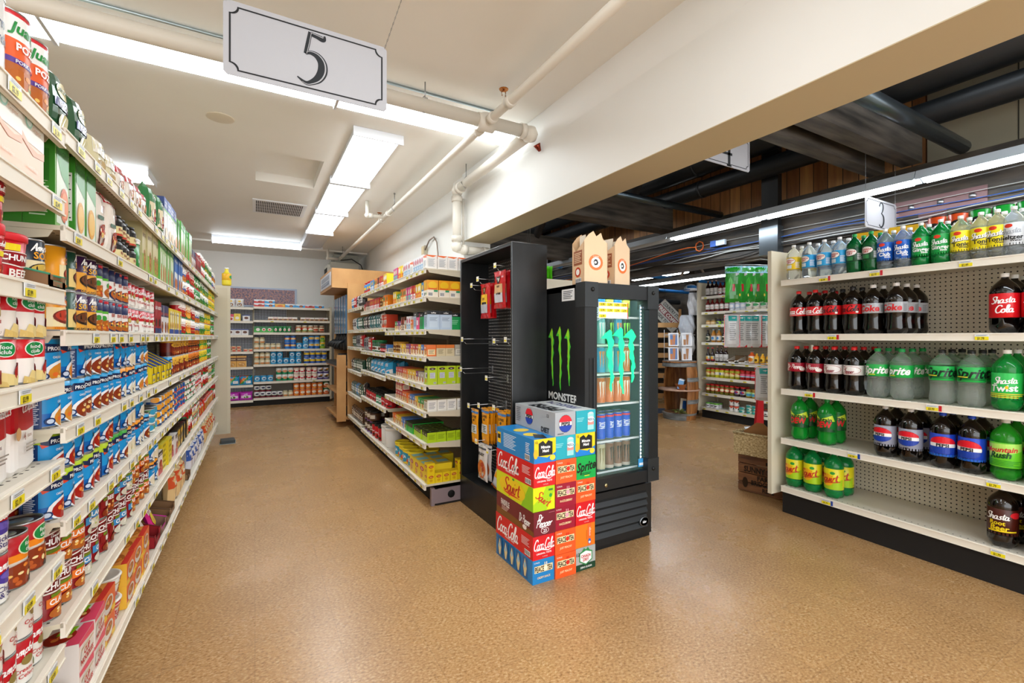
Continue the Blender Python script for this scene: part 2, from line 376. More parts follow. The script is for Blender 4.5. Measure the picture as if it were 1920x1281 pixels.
def can(key, desc, r, h, bands, art, kind='soup_can', cat='can', lid='b9bcbf', seg=22):
    b = MB()
    # body wall: base rim, label bands, top rim
    prof = [(r*.93, 0), (r*.97, .002), (r, .004)]; cols = ['a9abad', 'a9abad']
    for z0, z1, c in bands:
        prof.append((r, .004+(h-.008)*z0+1e-5)); cols.append(c if len(prof) > 4 else bands[0][2]); prof.append((r, .004+(h-.008)*z1)); cols.append(c)
    b.lathe(prof, cols, seg, 'gloss')
    if art: b.art(art, PI*r, h, cylmap(r), .012)
    t = MB()
    t.lathe([(r, h-.004), (r*1.012, h-.002), (r*1.0, h), (r*.93, h), (r*.91, h-.004), (r*.6, h-.0045), (r*.58, h-.0035), (0, h-.0035)], lid, seg, 'metal')
    P[key] = Prod(kind, cat, desc, mesh_of(b, kind), [('can_lid', mesh_of(t, 'can_lid'), None)], 2*r, 2*r, h)
def carton(key, desc, w, d, h, front, art, side=None, top=None, sart=None, tart=None, kind='food_box', cat='box', mat='gloss', flap=None):
    b = MB(); e = min(w, d, h)*.015
    b.box(-w/2, -d/2, 0, w/2, d/2, h, front, mat, front=front, side=side or front, top=top or front)
    if art: b.art(art, w, h, planar(-d/2))
    if sart:
        b.art(sart, d, h, lambda a, z, e: (w/2+e, a, z)); b.art(sart, d, h, lambda a, z, e: (-w/2-e, -a, z))
    if tart: b.art([c for c in tart], w, d, lambda a, q, e: (a, -d/2+q, h+e))
    parts = []
    if flap:
        f = MB(); f.box(-w*.44, -d*.5, h, w*.44, -d*.04, h+.0012, flap, mat); f.box(-w*.44, d*.04, h, w*.44, d*.5, h+.0012, flap, mat)
        parts.append(('box_flap', mesh_of(f, 'box_flap'), None))
    P[key] = Prod(kind, cat, desc, mesh_of(b, kind), parts, w, d, h)
def bottle(key, desc, r, h, liq, mat, lab, labcol, art, cap, kind='soda_bottle', cat='bottle', waist=.9, shoulder=.70, fill=.83, neck=.24, lobes=True, seg=24):
    b = MB(); l0, l1 = lab
    prof = [(0, .004), (r*.62, 0), (r*.88, h*.02), (r*.985, h*.07), (r, h*.12), (r*waist, h*.26), (r*(waist+1)/2, l0*h-.004), (r*.985, l0*h), (r*.985, l1*h), (r, l1*h+.005), (r*.985, h*shoulder), (r*.9, h*(shoulder+.055)), (r*.72, h*(shoulder+.11)), (r*.47, h*(shoulder+.165)), (r*neck*1.1, h*(shoulder+.205)), (r*neck, h*(shoulder+.225)), (r*neck, h*.955), (r*neck, h*.96)]
    prof = sorted(prof, key=lambda q: q[1]) if False else prof
    b.lathe(prof, liq, seg, mat, lobes=((.34, h*.1) if lobes else None))
    L = MB(); L.lathe([(r*.992, l0*h), (r*.998, l0*h+.0004), (r*.998, l1*h-.0004), (r*.992, l1*h)], labcol, seg+8, 'gloss')
    H = (l1-l0)*h
    if art:
        f = cylmap(r*.999); L.art(art, PI*r, H, lambda a, z, e: f(a, z+l0*h, e), .01)
    c = MB(); c.lathe([(r*neck*1.18, h*.935), (r*neck*1.2, h*.938), (r*neck*1.2, h*.995), (r*neck*1.05, h), (0, h)], cap, 18, 'paint')
    parts = [('bottle_cap', mesh_of(c, 'bottle_cap'), None), ('bottle_label', mesh_of(L, 'bottle_label'), None)]
    if mat in ('liquid', 'greenpet') and False: pass
    if mat == 'liquid' and key.startswith('k_'): pass
    P[key] = Prod(kind, cat, desc, mesh_of(b, kind), parts, 2*r, 2*r, h)
def bag(key, desc, w, h, t, base, art, kind='snack_bag', cat='bag', mat='film', seal=None, nx=8, ny=10):
    def bulge(x, z):
        u, v = min(1, abs(2*x/w)), min(1, abs(2*z/h-1))
        return t/2*((1-u**3)*(1-v**4))**.6 if u < 1 and v < 1 else 0
    def wob(x, z): return .006*math.sin(x*90+z*40)*(w/.2)
    b = MB()
    for sgn in (-1, 1):
        for i in range(nx):
            for j in range(ny):
                q = []
                for a, c in ((i, j), (i+1, j), (i+1, j+1), (i, j+1)):
                    x = -w/2+w*a/nx; z = h*c/ny; s = 1-.06*math.sin(PI*z/h); q.append((x*s, sgn*bulge(x, z)+wob(x, z)*.4, z))
                if sgn > 0: q.reverse()
                b.face(q, base, mat, True)
    if art: b.art(art, w, h, lambda a, z, e: (a*(1-.06*math.sin(PI*z/h)), -bulge(a, z)+wob(a, z)*.4-e-.0012, z), w/10, mat)
    s = MB(); sc = seal or base
    for z0 in (h-.012,): s.box(-w/2, -.0015, z0, w/2, .0015, z0+.012, sc, mat)
    P[key] = Prod(kind, cat, desc, mesh_of(b, kind), [('bag_seal', mesh_of(s, 'bag_seal'), None)], w, t, h)
def jar(key, desc, r, h, glass, lab, labcol, art, lid, kind='jar', cat='jar', mat='gloss', neck=.8, seg=20, shoulder=.78):
    b = MB(); b.lathe([(0, .002), (r*.9, 0), (r, h*.04), (r, h*shoulder), (r*neck, h*(shoulder+.08)), (r*neck, h*.9)], glass, seg, mat)
    l0, l1 = lab
    if l1 > l0: b.lathe([(r+.0003, l0*h), (r+.0006, l0*h+.0004), (r+.0006, l1*h-.0004), (r+.0003, l1*h)], labcol, seg, 'gloss')
    if art: f = cylmap(r+.001); b.art(art, PI*r, (l1-l0)*h, lambda a, z, e: f(a, z+l0*h, e), .012)
    c = MB(); c.lathe([(r*neck*1.02, h*.86), (r*neck*1.08, h*.87), (r*neck*1.08, h*.985), (r*neck, h), (0, h)], lid, seg, 'paint')
    P[key] = Prod(kind, cat, desc, mesh_of(b, kind), [('jar_lid', mesh_of(c, 'jar_lid'), None)], 2*r, 2*r, h)
T = lambda txt_, cx, cy, th, col, **o: ('t', txt_, cx, cy, th, col, o)

# --- cans of the left aisle
can('pozole', 'tall white orange soup can', .05, .172, [(0, .35, 'b5622a'), (.35, .42, '5b3c93'), (.42, .66, 'e5602b'), (.66, .95, 'ececea'), (.95, 1, 'c8202a')],
    [('f', 0, .16, .45, .15, FOOD, 12, 1), T("Juanita's", 0, .80, .13, '1f8a3b', s=.25, b=.03, fit=.8), ('e', .1, .66, .06, .05, 'f0c419'), T('POZOLE', 0, .57, .09, 'ffffff', b=.03), T('PORK & HOMINY', 0, .385, .045, 'ffffff')])
can('chowder', 'tall white soup can', .05, .172, [(0, 1, 'eceae6')], [T('corn', 0, .6, .12, '43506e'), T('chowder', 0, .42, .12, '43506e'), ('r', -.5, .88, .5, .9, '5f8a86')])
for k, nm, c, tc_, bc, food in (('amdk', 'dark navy', '1e2733', 'f1a21d', 'e8d9b0', ['d7b24a', 'f0d070', 'b98c2a']), ('amor', 'orange', 'f0a01c', 'e0701a', 'f4e3b2', ['c2402a', 'e0705a', '8c2a1a']), ('amgr', 'dark green', '1d4a37', 'f1b42d', 'e9cf88', MEAT), ('ampu', 'dark purple', '41204a', 'f1b42d', 'e9a53c', ['6a3a1c', 'a8713a', '4d2812'])):
    can(k, nm+' soup can', .0385, .112, [(0, 1, c)], [('r', -.3, .1, .42, .55, bc), ('e', .1, .34, .3, .17, '2b1c14' if k != 'amor' else '7a2b1c'), ('f', .1, .36, .26, .13, food+['d9c07a'], 9, 3), T("Amy's", 0, .84, .17, 'ffffff' if k != 'amor' else '4d3f8f', s=.3, f=1, fit=.6, rot=6), T('SOUP', .1, .66, .14, tc_, b=.02, fit=.5), T('ORGANIC', 0, .07, .06, tc_)])
can('broth', 'navy and white broth can', .038, .112, [(0, .62, 'efedea'), (.62, 1, '27305a')], [('r', -.1, .86, .25, .94, 'c8293a'), T('BROTH', .1, .55, .11, 'b03a2a', b=.02, fit=.55), ('e', .05, .2, .36, .19, '27305a'), ('f', .05, .22, .31, .17, FOOD, 14, 4), ('e', -.3, .42, .07, .06, 'd43a30')], kind='broth_can')
can('brothg', 'navy can with green stripe', .038, .112, [(0, .56, 'efedea'), (.56, .64, '5fb53a'), (.64, 1, '27305a')], [('r', -.1, .86, .25, .94, 'c8293a'), ('e', -.1, .42, .09, .08, '3f9a3d'), ('f', .05, .2, .33, .17, FOOD, 14, 5)], kind='broth_can')
can('camp', 'red and white soup can', .0335, .102, [(0, .52, 'f3f0ea'), (.52, 1, 'c01220')], [T("Campbell's", 0, .77, .19, 'ffffff', s=.2, f=1, fit=.8, rot=4), ('e', 0, .5, .11, .095, 'a08a48'), ('e', 0, .5, .08, .07, 'c9b36a'), T('Tomato', -.05, .33, .1, 'c01220', fit=.5), ('e', .3, .22, .12, .14, 'd5281e'), T('SOUP', -.1, .1, .05, '8a8070')])
can('celery', 'red white cream soup can', .0335, .102, [(0, .52, 'ece9e2'), (.52, 1, 'c01220')], [T("Campbell's", 0, .77, .19, 'ffffff', s=.2, f=1, fit=.8, rot=4), ('e', 0, .52, .12, .1, '8f7c44'), T('Cream of', 0, .34, .09, 'c01220', fit=.6), T('Celery', 0, .22, .09, 'c01220', fit=.5), ('e', .34, .3, .07, .09, '7db33a')])
can('stars', 'red white can with purple bowl', .0335, .102, [(0, .56, 'f3f0ea'), (.56, 1, 'c01220')], [T("Campbell's", 0, .78, .19, 'ffffff', s=.2, f=1, fit=.8, rot=4), ('e', 0, .52, .26, .13, '4a3a9a'), ('e', 0, .56, .2, .07, '6a58b8'), T('Chicken', 0, .31, .11, '3b3474', fit=.6), T('& Stars', 0, .19, .11, '3b3474', fit=.5), T('SOUP', 0, .06, .05, '8a8070')])
can('fclub', 'red soup can with green oval', .0335, .102, [(0, .56, 'f4efea'), (.56, 1, 'd01622')], [('e', -.12, .76, .2, .16, 'f5f5ee'), ('e', -.12, .76, .18, .14, '158a45'), T('food', -.12, .81, .08, 'ffffff', fit=.25), T('club', -.12, .71, .08, 'ffffff', fit=.25), T('tomato', .28, .78, .08, 'ffffff', fit=.3), ('e', .28, .28, .26, .2, 'a81d1c'), ('p', [(-.3, .04), (.12, .02), (.16, .2), (-.2, .3)], 'e6cf8c'), ('p', [(-.36, .02), (-.08, .0), (-.12, .1), (-.34, .18)], 'd9bb70')])
can('fcbig', 'big red soup can with orange band', .042, .115, [(0, .5, 'd8cfc2'), (.5, .64, 'f08a1c'), (.64, 1, 'b8141f')], [('e', 0, .73, .2, .16, 'eeeecc'), ('e', 0, .73, .18, .14, '158a45'), T('food', 0, .78, .08, 'ffffff', fit=.25), T('club', 0, .68, .08, 'ffffff', fit=.25), ('f', -.1, .24, .5, .22, MEAT, 12, 8), ('p', [(-.04, .05), (.2, .45), (.26, .42), (.06, .02)], '2b211c'), ('f', .2, .2, .2, .14, FOOD, 10, 9)])
for k, nm, top, food in (('prog', 'light blue soup can', '1fa0dc', MEAT), ('progn', 'light blue noodle soup can', '22a4e0', ['d78a2a', 'f3c25e', 'e8702c', 'f8e0a0']), ('progl', 'blue can with lime top', 'b6d021', REDF), ('progg', 'blue can with green top', '3aa23a', MEAT), ('progo', 'blue can with orange top', 'f39a1f', WHT)):
    can(k, nm, .0388, .114, [(0, .3, '1566b8'), (.3, .72, '1b93d6'), (.72, 1, top)],
        [('r', -.62, 0, -.36, .72, '12376f'), ('lines', -.6, .08, -.4, .66, 14, 'dfe6f2'), ('p', [(-.3, .62), (-.34, .82), (-.24, .8), (-.2, .86), (.42, .84), (.38, .7), (-.2, .66)], '16264f'), ('p', [(-.3, .62), (-.34, .72), (-.2, .66)], 'd9462a'), T('PROGRESSO', .1, .755, .085, 'ffffff', fit=.55, b=.02), T('CHICKEN NOODLE', .12, .56, .05, 'ffffff', fit=.42), ('e', .22, .22, .46, .28, 'eef2f5'), ('f', .23, .2, .4, .245, food, 18, len(nm)), ('e', -.24, .14, .09, .08, '0e2c60'), ('e', -.24, .14, .06, .05, 'c9d6ea')])
for k, nm, blk, blkc, txt, food in (('chob', 'dark red can with blue panel', '3f8fc8', 'ffffff', 'CLAM', ['d8d2c0', 'f4efe2', 'b9bf72', 'e6ddc6']), ('choo', 'dark red can with orange panel', 'ec7a2b', 'ffffff', 'CLASSIC', FOOD), ('chor', 'dark red chunky soup can', '8c1a1c', 'ffffff', 'BEEF', MEAT)):
    can(k, nm, .0388, .114, [(0, 1, '8f151b')], [('p', [(-.4, .62), (-.44, .88), (0, .97), (.44, .9), (.4, .64), (0, .58)], 'f3efe8'), ('p', [(-.36, .65), (-.4, .86), (0, .935), (.4, .87), (.36, .67), (0, .615)], '6e0f14'), T('CHUNKY', 0, .75, .14, 'ffffff', b=.035, fit=.68, s=.05), T("Campbell's", 0, .88, .06, 'ffffff', s=.2, f=1, fit=.4), ('r', -.22, .5, .14, .58, '6f8a1f'), ('r', -.3, .3, .3, .5, blk), T(txt, 0, .41, .12, blkc, b=.03, fit=.5), ('f', .1, .15, .36, .15, food, 14, 11)])
for k, nm, c0, c1, c2, txt, food, r, h in (('chili', 'brown chili can', '7c2516', 'e8b23a', '5a1a10', 'CHILI', MEAT, .0375, .11), ('beans', 'dark bean can with orange label', '2a201c', 'e07a22', 'c8401e', 'BEANS', MEAT, .037, .11), ('veg', 'green vegetable can', '1f7a3a', 'f3f0e4', 'd8b828', 'Green Beans', GRN, .0335, .11), ('corn', 'green and yellow corn can', '2f9a45', 'f2cf2d', 'f08a1c', 'CORN', ['f0c419', 'f7e06a', 'd9a013'], .0335, .11), ('tomato', 'red tomato can', 'c51b22', 'f5f0ea', '1f8a4a', 'tomatoes', REDF, .0335, .11), ('peas', 'white and green vegetable can', 'f1efe6', '2a9148', 'c51b22', 'peas', GRN, .0335, .11), ('bluecan', 'blue label vegetable can', '2456a8', 'f0ece0', 'e8a21c', 'olives', FOOD, .0335, .1), ('peach', 'orange fruit can', 'e2761f', 'f6e2b6', '2f8a45', 'peaches', ['f0a030', 'f7c25c'], .0335, .11)):
    can(k, nm, r, h, [(0, .22, c2), (.22, .78, c0), (.78, 1, c1)], [('e', 0, .64, .3, .13, c1), T(txt, 0, .62, .1, c0, b=.02, fit=.48), ('f', .05, .26, .34, .18, food, 12, 5)], kind={'chili': 'chili_can', 'beans': 'bean_can', 'tomato': 'tomato_can', 'bluecan': 'olive_can', 'peach': 'fruit_can'}.get(k, 'vegetable_can'))
for k, nm, c0, c1, c2 in (('tuna', 'flat white fish tin', 'ecebe6', 'f0a22c', '27477f'), ('tunar', 'flat red fish tin', 'c3202a', 'f3f0e8', '1f7d44'), ('tunay', 'flat yellow and blue tin', 'f2cf25', '2358a4', 'e4472c'), ('tunag', 'flat green tin', '5f8a52', '3b9fc8', 'f2efe0')):
    can(k, nm, .042, .038, [(0, 1, c0)], [('r', -.5, .1, .5, .4, c2), ('e', -.2, .6, .16, .36, c1), T('tuna', .2, .65, .3, c2, fit=.3), ('e', .75, .5, .2, .4, c1)], kind='fish_tin', cat='tin', seg=20)
# --- boxes and cartons, left aisle
carton('peachbox', 'pale orange soup box', .115, .055, .165, 'f3c9ad', [('r', -.5, .52, .5, 1, 'f0eee4'), ('p', [(-.5, .62), (-.2, .5), (.2, .46), (.5, .52), (.5, .42), (0, .38), (-.5, .52)], 'f0a884'), ('e', -.2, .82, .16, .12, '9fd8c8'), ('e', -.2, .82, .12, .09, 'dff2ea'), T('Organic', .12, .74, .06, 'd9b49a'), T('Lentil Soup', -.05, .2, .05, 'f8ddcc')], side='ee7a1e', sart=[('lines', -.36, .1, .4, .9, 14, 'fff1e4'), ('r', -.3, .62, .42, .9, 'f4efe6'), ('r', -.3, .3, .42, .55, 'f4efe6')])
carton('imag', 'tall green soup carton', .085, .06, .225, '7fb85a', [('r', -.42, .05, .42, .95, 'dfe9da'), ('p', [(-.42, .95), (.42, .95), (.42, .5), (-.1, .62), (-.42, .8)], '4e9a4e'), T('IMAGINE', 0, .86, .07, '2a6a34', b=.02), ('e', .1, .28, .3, .2, 'e0703f'), ('e', .1, .28, .24, .15, 'f0925a'), ('e', .2, .07, .08, .05, 'e9f0f4')], side='3f8a2c', sart=[('lines', -.3, .1, .3, .8, 20, 'cfe3c2'), ('r', -.32, .5, .32, .86, '2f7322')], kind='soup_carton', cat='carton')
carton('imagy', 'tall green carton with yellow picture', .085, .06, .225, '57a03c', [('r', -.42, .05, .42, .95, 'e4eadb'), ('p', [(-.42, .95), (.42, .95), (.42, .55), (-.42, .7)], '4e9a4e'), T('IMAGINE', 0, .86, .07, '2a6a34', b=.02), ('e', 0, .28, .34, .2, 'e9a62c'), ('e', 0, .28, .27, .15, 'f3c35a')], side='3f8a2c', sart=[('r', -.4, .2, .4, .8, 'e8e8e0'), ('lines', -.36, .22, .36, .78, 16, '222222')], kind='soup_carton', cat='carton')
carton('brothbl', 'white broth carton with blue top', .095, .062, .24, 'f1efeb', [('r', -.5, .74, .5, 1, '1f4aa2'), ('r', -.5, .70, .5, .74, '6cc04a'), T('CHICKEN', 0, .90, .05, 'ffffff'), T('BROTH', 0, .82, .06, 'ffffff', b=.02), T('100%', 0, .62, .05, '6cb04a'), ('f', .1, .2, .3, .14, ['e9c9a0', 'f4dcbc', 'd99a5a'], 6, 2)], side='dfe3ea', kind='broth_carton', cat='carton', sart=[('r', -.5, .74, .5, 1, '17397f'), ('lines', -.3, .1, .3, .65, 14, '8a93a8')])
carton('brothtan', 'tan and green broth carton', .08, .06, .235, 'd9cda0', [('r', -.5, 0, .5, .4, '8fbf3f'), ('f', .12, .3, .3, .2, ['b06a2c', 'd99a4a', '7a8a2e'], 10, 2), T('BROTH', 0, .76, .07, '6a4a1c', b=.02)], side='c2b98a', kind='broth_carton', cat='carton')
carton('brothgr', 'light green broth carton', .075, .06, .235, 'b9d69a', [('r', -.5, .78, .5, 1, '3f9a44'), ('r', -.2, .45, .2, .7, 'eaf2dc'), ('e', .05, .24, .16, .2, 'd9773a'), T('broth', 0, .88, .08, 'ffffff')], side='57a648', kind='broth_carton', cat='carton')
carton('brothblu', 'blue broth carton', .075, .06, .235, 'dfe6ea', [('r', -.5, .5, .5, 1, '2468b8'), T('broth', 0, .8, .09, 'ffffff'), ('f', .0, .2, .36, .16, FOOD, 8, 6)], side='2a57a0', kind='broth_carton', cat='carton')
carton('redcart', 'red and navy broth carton', .075, .055, .165, 'a81723', [('r', -.5, 0, .5, .18, '24366f'), ('e', 0, .35, .3, .12, '3a1a14'), T('BROTH', 0, .8, .1, 'ffffff', b=.02)], side='8a101c', kind='broth_carton', cat='carton')
carton('navycart', 'navy and white broth carton', .075, .055, .155, 'e9e4e4', [('r', -.5, .6, .5, 1, '2c3160'), ('f', .1, .24, .3, .2, MEAT, 7, 6), T('BROTH', 0, .7, .09, 'd85a4a')], side='d8d0d4', kind='broth_carton', cat='carton')
carton('yelcart', 'yellow broth carton', .07, .055, .15, 'f0cf2a', [('r', -.5, 0, .5, .2, '2a4a9a'), ('r', -.1, .2, .5, .9, 'f6ecc6'), T('stock', .1, .8, .09, '2a4a9a'), ('e', .15, .35, .2, .12, 'd99a4a')], side='e2ba16', kind='broth_carton', cat='carton')
carton('noodbox', 'black and yellow pasta box', .07, .03, .13, '2b2620', [('r', -.36, .1, .36, .9, 'e4b52a'), ('e', 0, .5, .26, .2, '2b2620'), T('gf', 0, .5, .14, 'ffffff')], side='17130f')
carton('yelbox', 'flat bright yellow box', .13, .09, .028, 'e8d21f', [T('SARDINES', 0, .5, .4, '5a4a12')], side='d6bd12', top='efe04a', tart=[('r', -.4, .2, .4, .8, 'd8c21a'), T('sardines', 0, .5, .25, '6a5a14')])
carton('pinkbox', 'white and pink meal box', .11, .04, .12, 'ece6e2', [('r', -.5, 0, .5, .3, 'c2283a'), ('r', -.5, .8, .5, 1, '1c1a1a'), ('f', .1, .42, .28, .2, REDF, 9, 3), T('easy meal', 0, .89, .1, 'ffffff')], side='d5cac6')
# fish and chili cans continue below; lidded red tubs
def tub(key, desc, r, h, c, lid, art, kind='food_tub', cat='tub', taper=.86, bands=None, lidh=.14):
    b = MB(); pr = [(r*taper*.96, 0), (r*taper, .003)]; cl = [c]
    if bands:
        for z0, z1, cc in bands: pr += [(r*(taper+(1-taper)*z0), h*z0*(1-lidh)+.0035), (r*(taper+(1-taper)*z1), h*z1*(1-lidh)+.0034)]; cl += [cc, cc]
    else: pr += [(r, h*(1-lidh))]
    pr += [(r*.9, h*(1-lidh)+.001)]; b.lathe(pr, cl if bands else c, 22, 'gloss')
    hb = h*(1-lidh)
    if art: b.art(art, PI*r*.93, hb, lambda a, z, e: ((r*(taper+(1-taper)*z/hb)+e+.0008)*math.sin(a/(r*.93)), -(r*(taper+(1-taper)*z/hb)+e+.0008)*math.cos(a/(r*.93)), z), .012)
    l = MB(); l.lathe([(r*1.01, h*(1-lidh)-.002), (r*1.05, h*(1-lidh)), (r*1.05, h-.004), (r*1.0, h), (r*.9, h), (r*.88, h-.004), (0, h-.004)], lid, 22, 'paint')
    P[key] = Prod(kind, cat, desc, mesh_of(b, kind), [('tub_lid', mesh_of(l, 'tub_lid'), None)], 2.1*r, 2.1*r, h)
tub('chtub', 'red soup tub with red lid', .052, .105, 'c3121e', 'd8252f', [('r', -.34, .74, -.02, .9, 'f2dc22'), ('p', [(-.4, .45), (-.42, .72), (.42, .72), (.4, .45), (0, .36)], 'f4efe8'), ('p', [(-.37, .47), (-.39, .7), (.39, .7), (.37, .47), (0, .39)], '8e1018'), T('CHUNKY', 0, .58, .14, 'ffffff', b=.03, fit=.7), T('BEEF', 0, .22, .18, 'f3ece4', b=.03, fit=.6), ('lines', -.3, .02, .3, .1, 2, 'f3ece4')])
tub('sipjar', 'red sipping soup cup', .034, .11, 'd23038', 'd8252f', [('r', -.5, .5, .5, .62, 'f2dc22'), ('f', 0, .18, .4, .14, REDF, 8, 3), ('r', -.4, .68, .4, .9, 'a81420'), T("Campbell's", 0, .79, .12, 'ffffff', s=.2, f=1)], lidh=.2)
tub('noodcup', 'white noodle bowl with red letters', .058, .085, 'dedad3', 'e9e4da', [('e', 0, .84, .16, .12, 'c8202c'), T('NISSIN', 0, .84, .08, 'ffffff', fit=.25), ('lines', -.5, .66, .5, .74, 1, 'c9a24a'), T('CUP', 0, .5, .22, 'c8202c', b=.035, fit=.55), T('NOODLES', 0, .24, .22, 'c8202c', b=.035, fit=.9)], taper=.76, lidh=.06)
tub('coftub', 'brown tub with black lid', .062, .125, '5a3a24', '1a1614', [('r', -.5, .4, .5, .8, 'e8e0d2'), T('coffee', 0, .6, .16, '3a2214', b=.02), ('r', -.5, .0, .5, .12, '7a4a9a')], taper=.97, lidh=.16)
tub('coftubr', 'red coffee canister', .062, .15, 'c4161f', '161414', [T('coffee', 0, .5, .16, 'ffffff', s=.2), ('e', .2, .2, .15, .1, '3a1410')], taper=.97, lidh=.12)
tub('whtub', 'big plain white tub', .08, .19, 'eeeeea', 'f4f4f0', [], taper=.98, lidh=.12)
tub('sugtub', 'yellow drink mix tub', .065, .13, 'f0d024', 'f2dc2a', [('e', 0, .5, .36, .36, '2f9ac0'), T('TEA', 0, .55, .22, 'ffffff', b=.03, fit=.5), ('e', .3, .25, .12, .16, 'e4572c')], taper=.95, lidh=.12)
tub('gcan', 'big green canister', .058, .14, '1f8a3b', 'e6e8ea', [T('beans', 0, .36, .13, 'ffffff'), ('r', -.5, .9, .5, 1, 'f0efe8')], taper=.99, lidh=.07)
jar('bouil', 'small black lidded bouillon jar', .033, .085, '2a211a', (.1, .72), 'e9d9a0', [('r', -.5, .66, .5, 1, '16130f'), T('Bouillon', 0, .45, .2, '8a1a14'), ('r', -.5, 0, .5, .15, 'c03a22')], '141210')
# four-pack of cans in printed film
def fourpack():
    b = MB(); w, d, h, rr = .145, .14, .182, .05; n = 28
    def o(i): a = 2*PI*i/n; cx, cy = math.cos(a), math.sin(a); q = 5.; return (w/2*math.copysign(abs(cx)**(2/q), cx), d/2*math.copysign(abs(cy)**(2/q), cy))
    def ring(z, s): return [(o(i)[0]*s, o(i)[1]*s, z+.003*math.sin(i*2.3)) for i in range(n)]
    lv = [(0, .9, 'f1ece8'), (.012, 1, 'f1ece8'), (.07, .985, 'f1ece8'), (.095, 1.0, 'f4f0ec'), (.096, 1, 'b5101c'), (.14, .985, 'b5101c'), (.175, 1, 'b5101c'), (h, .88, 'a80e18')]
    for k in range(len(lv)-1):
        A, B = ring(lv[k][0], lv[k][1]), ring(lv[k+1][0], lv[k+1][1])
        for i in range(n): j = (i+1) % n; b.face([A[i], A[j], B[j], B[i]], lv[k+1][2], 'gloss', True)
    b.face(ring(h, .88), 'a80e18', 'gloss')
    b.art([T("Campbell's", .1, .82, .12, 'ffffff', s=.2, f=1, fit=.8, rot=5), T('4', -.12, .45, .09, '7a1a1c', b=.03), T('cans', .05, .45, .05, '7a1a1c'), ('e', -.36, .5, .09, .08, 'd9a870'), ('lines', -.1, .24, .3, .36, 3, 'a09890')], w, h, lambda a, z, e: (a, -d/2-e-.002, z), .05, 'film')
    P['pack4'] = Prod('can_multipack', 'multipack', 'shrink-wrapped red and white four-pack', mesh_of(b, 'can_multipack'), [], w, d, h)
fourpack()
def disptray(key, desc, w, d, h, c, edge, inner='8a6a48'):
    b = MB(); t = .003
    pts = [(-d/2, 0), (-d/2, h*.38), (-d*.1, h*.62), (d/2, h), (d/2, 0)]
    for x in (-w/2, w/2-t):
        b.prism(pts, t, c, 'matte', 'X', x)
        b.tube([(x+t/2, a, z) for a, z in pts[1:4]], .003, edge, 'matte', 5)
    b.box(-w/2, -d/2, 0, w/2, -d/2+t, h*.2, c, 'matte'); b.box(-w/2, -d/2, h*.2, w/2, -d/2+t, h*.22, edge, 'matte')
    b.box(-w/2, -d/2, 0, -w*.3, -d/2+t, h*.38, c, 'matte'); b.box(w*.3, -d/2, 0, w/2, -d/2+t, h*.38, c, 'matte')
    b.box(-w/2, d/2-t, 0, w/2, d/2, h, inner, 'matte'); b.box(-w/2, -d/2, 0, w/2, d/2, t, inner, 'matte')
    b.box(-w/2+t, -d/2+t*2, t, -w/2+t*1.5, d/2-t, h*.34, inner, 'matte')
    b.art([T('soup', 0, .1, .09, edge)], w, h, lambda a, z, e: (a, -d/2-e, z))
    P[key] = Prod('display_tray', 'display tray', desc, mesh_of(b, 'display_tray'), [], w, d, h)
disptray('ytray', 'open yellow display tray, blue edges', .1, .2, .21, 'f0d51a', '27479a')
disptray('ktray', 'open brown cardboard tray', .14, .22, .1, '8a6746', '5c4028')
disptray('stray', 'small open brown cardboard tray', .1, .18, .075, '8a6746', '3f8a6a')
disptray('rtray', 'open dark red cardboard tray', .15, .22, .14, '9a1620', '6a0e14')
disptray('mtray', 'open magenta edged cardboard tray', .16, .24, .13, '8c6c58', 'c02a96')
disptray('wtray', 'open white and brown packet tray', .16, .2, .11, 'e6e2da', '8a6a48')
# --- bags
bag('greenbag', 'dark green pretzel bag', .13, .165, .06, '1c4f2c', [('e', 0, .7, .28, .12, 'e6dcae'), T('ORGANIC', 0, .7, .07, '1c4f2c'), ('r', -.36, .42, .36, .56, '4a4a86'), T('VEGGIE', 0, .49, .08, 'ffffff', b=.02), ('e', .05, .22, .3, .14, 'd8cf96')])
bag('clearbag', 'clear bag of dried noodles', .14, .12, .07, 'd9cfa6', [('r', -.4, .5, .4, .85, 'f1ece0'), T('noodles', 0, .7, .09, '33406a'), ('e', 0, .25, .3, .15, 'c9a866')])
bag('whbag', 'white and red packet', .12, .12, .05, 'eee6dc', [('r', -.45, .7, .45, .9, 'c2283a'), ('f', 0, .35, .3, .2, FOOD, 9, 4), T('rice', 0, .8, .1, 'ffffff')])
bag('fusbag', 'green and tan snack bag', .16, .22, .07, '2e7a44', [('r', -.4, .2, .4, .62, 'e6d6b0'), ('f', 0, .36, .3, .14, REDF, 9, 4), T('crisps', 0, .78, .1, 'f4f0dc')])
bag('pouch', 'white and pink soup pouch', .13, .21, .06, 'ece2d8', [('r', -.5, .86, .5, 1, 'c2283a'), ('e', .2, .66, .14, .08, 'b8232f'), ('f', .05, .25, .3, .18, REDF, 9, 4), ('r', -.3, .48, .0, .54, '3d6a5a')], kind='food_pouch', cat='pouch')
bag('pasta', 'clear and orange pasta bag', .15, .2, .07, 'e5c38c', [('r', -.5, .55, .5, .9, 'd8552c'), T('pasta', 0, .72, .12, 'ffffff', b=.02)])
bag('pastab', 'blue and white pasta bag', .15, .2, .07, 'dfe3ee', [('r', -.5, .5, .5, .9, '3b5fae'), T('pasta', 0, .7, .12, 'ffffff', b=.02)])
bag('pastag', 'green ramen packet', .12, .13, .035, '2f9a4c', [('e', 0, .5, .36, .3, 'f2f0e6'), T('ramen', 0, .5, .18, '1a7a3a', b=.02)])
bag('ramr', 'red and orange ramen packet', .12, .13, .035, 'd8372a', [('e', 0, .45, .36, .3, 'f2b63a'), T('RAMEN', 0, .78, .16, 'ffffff', b=.02)])
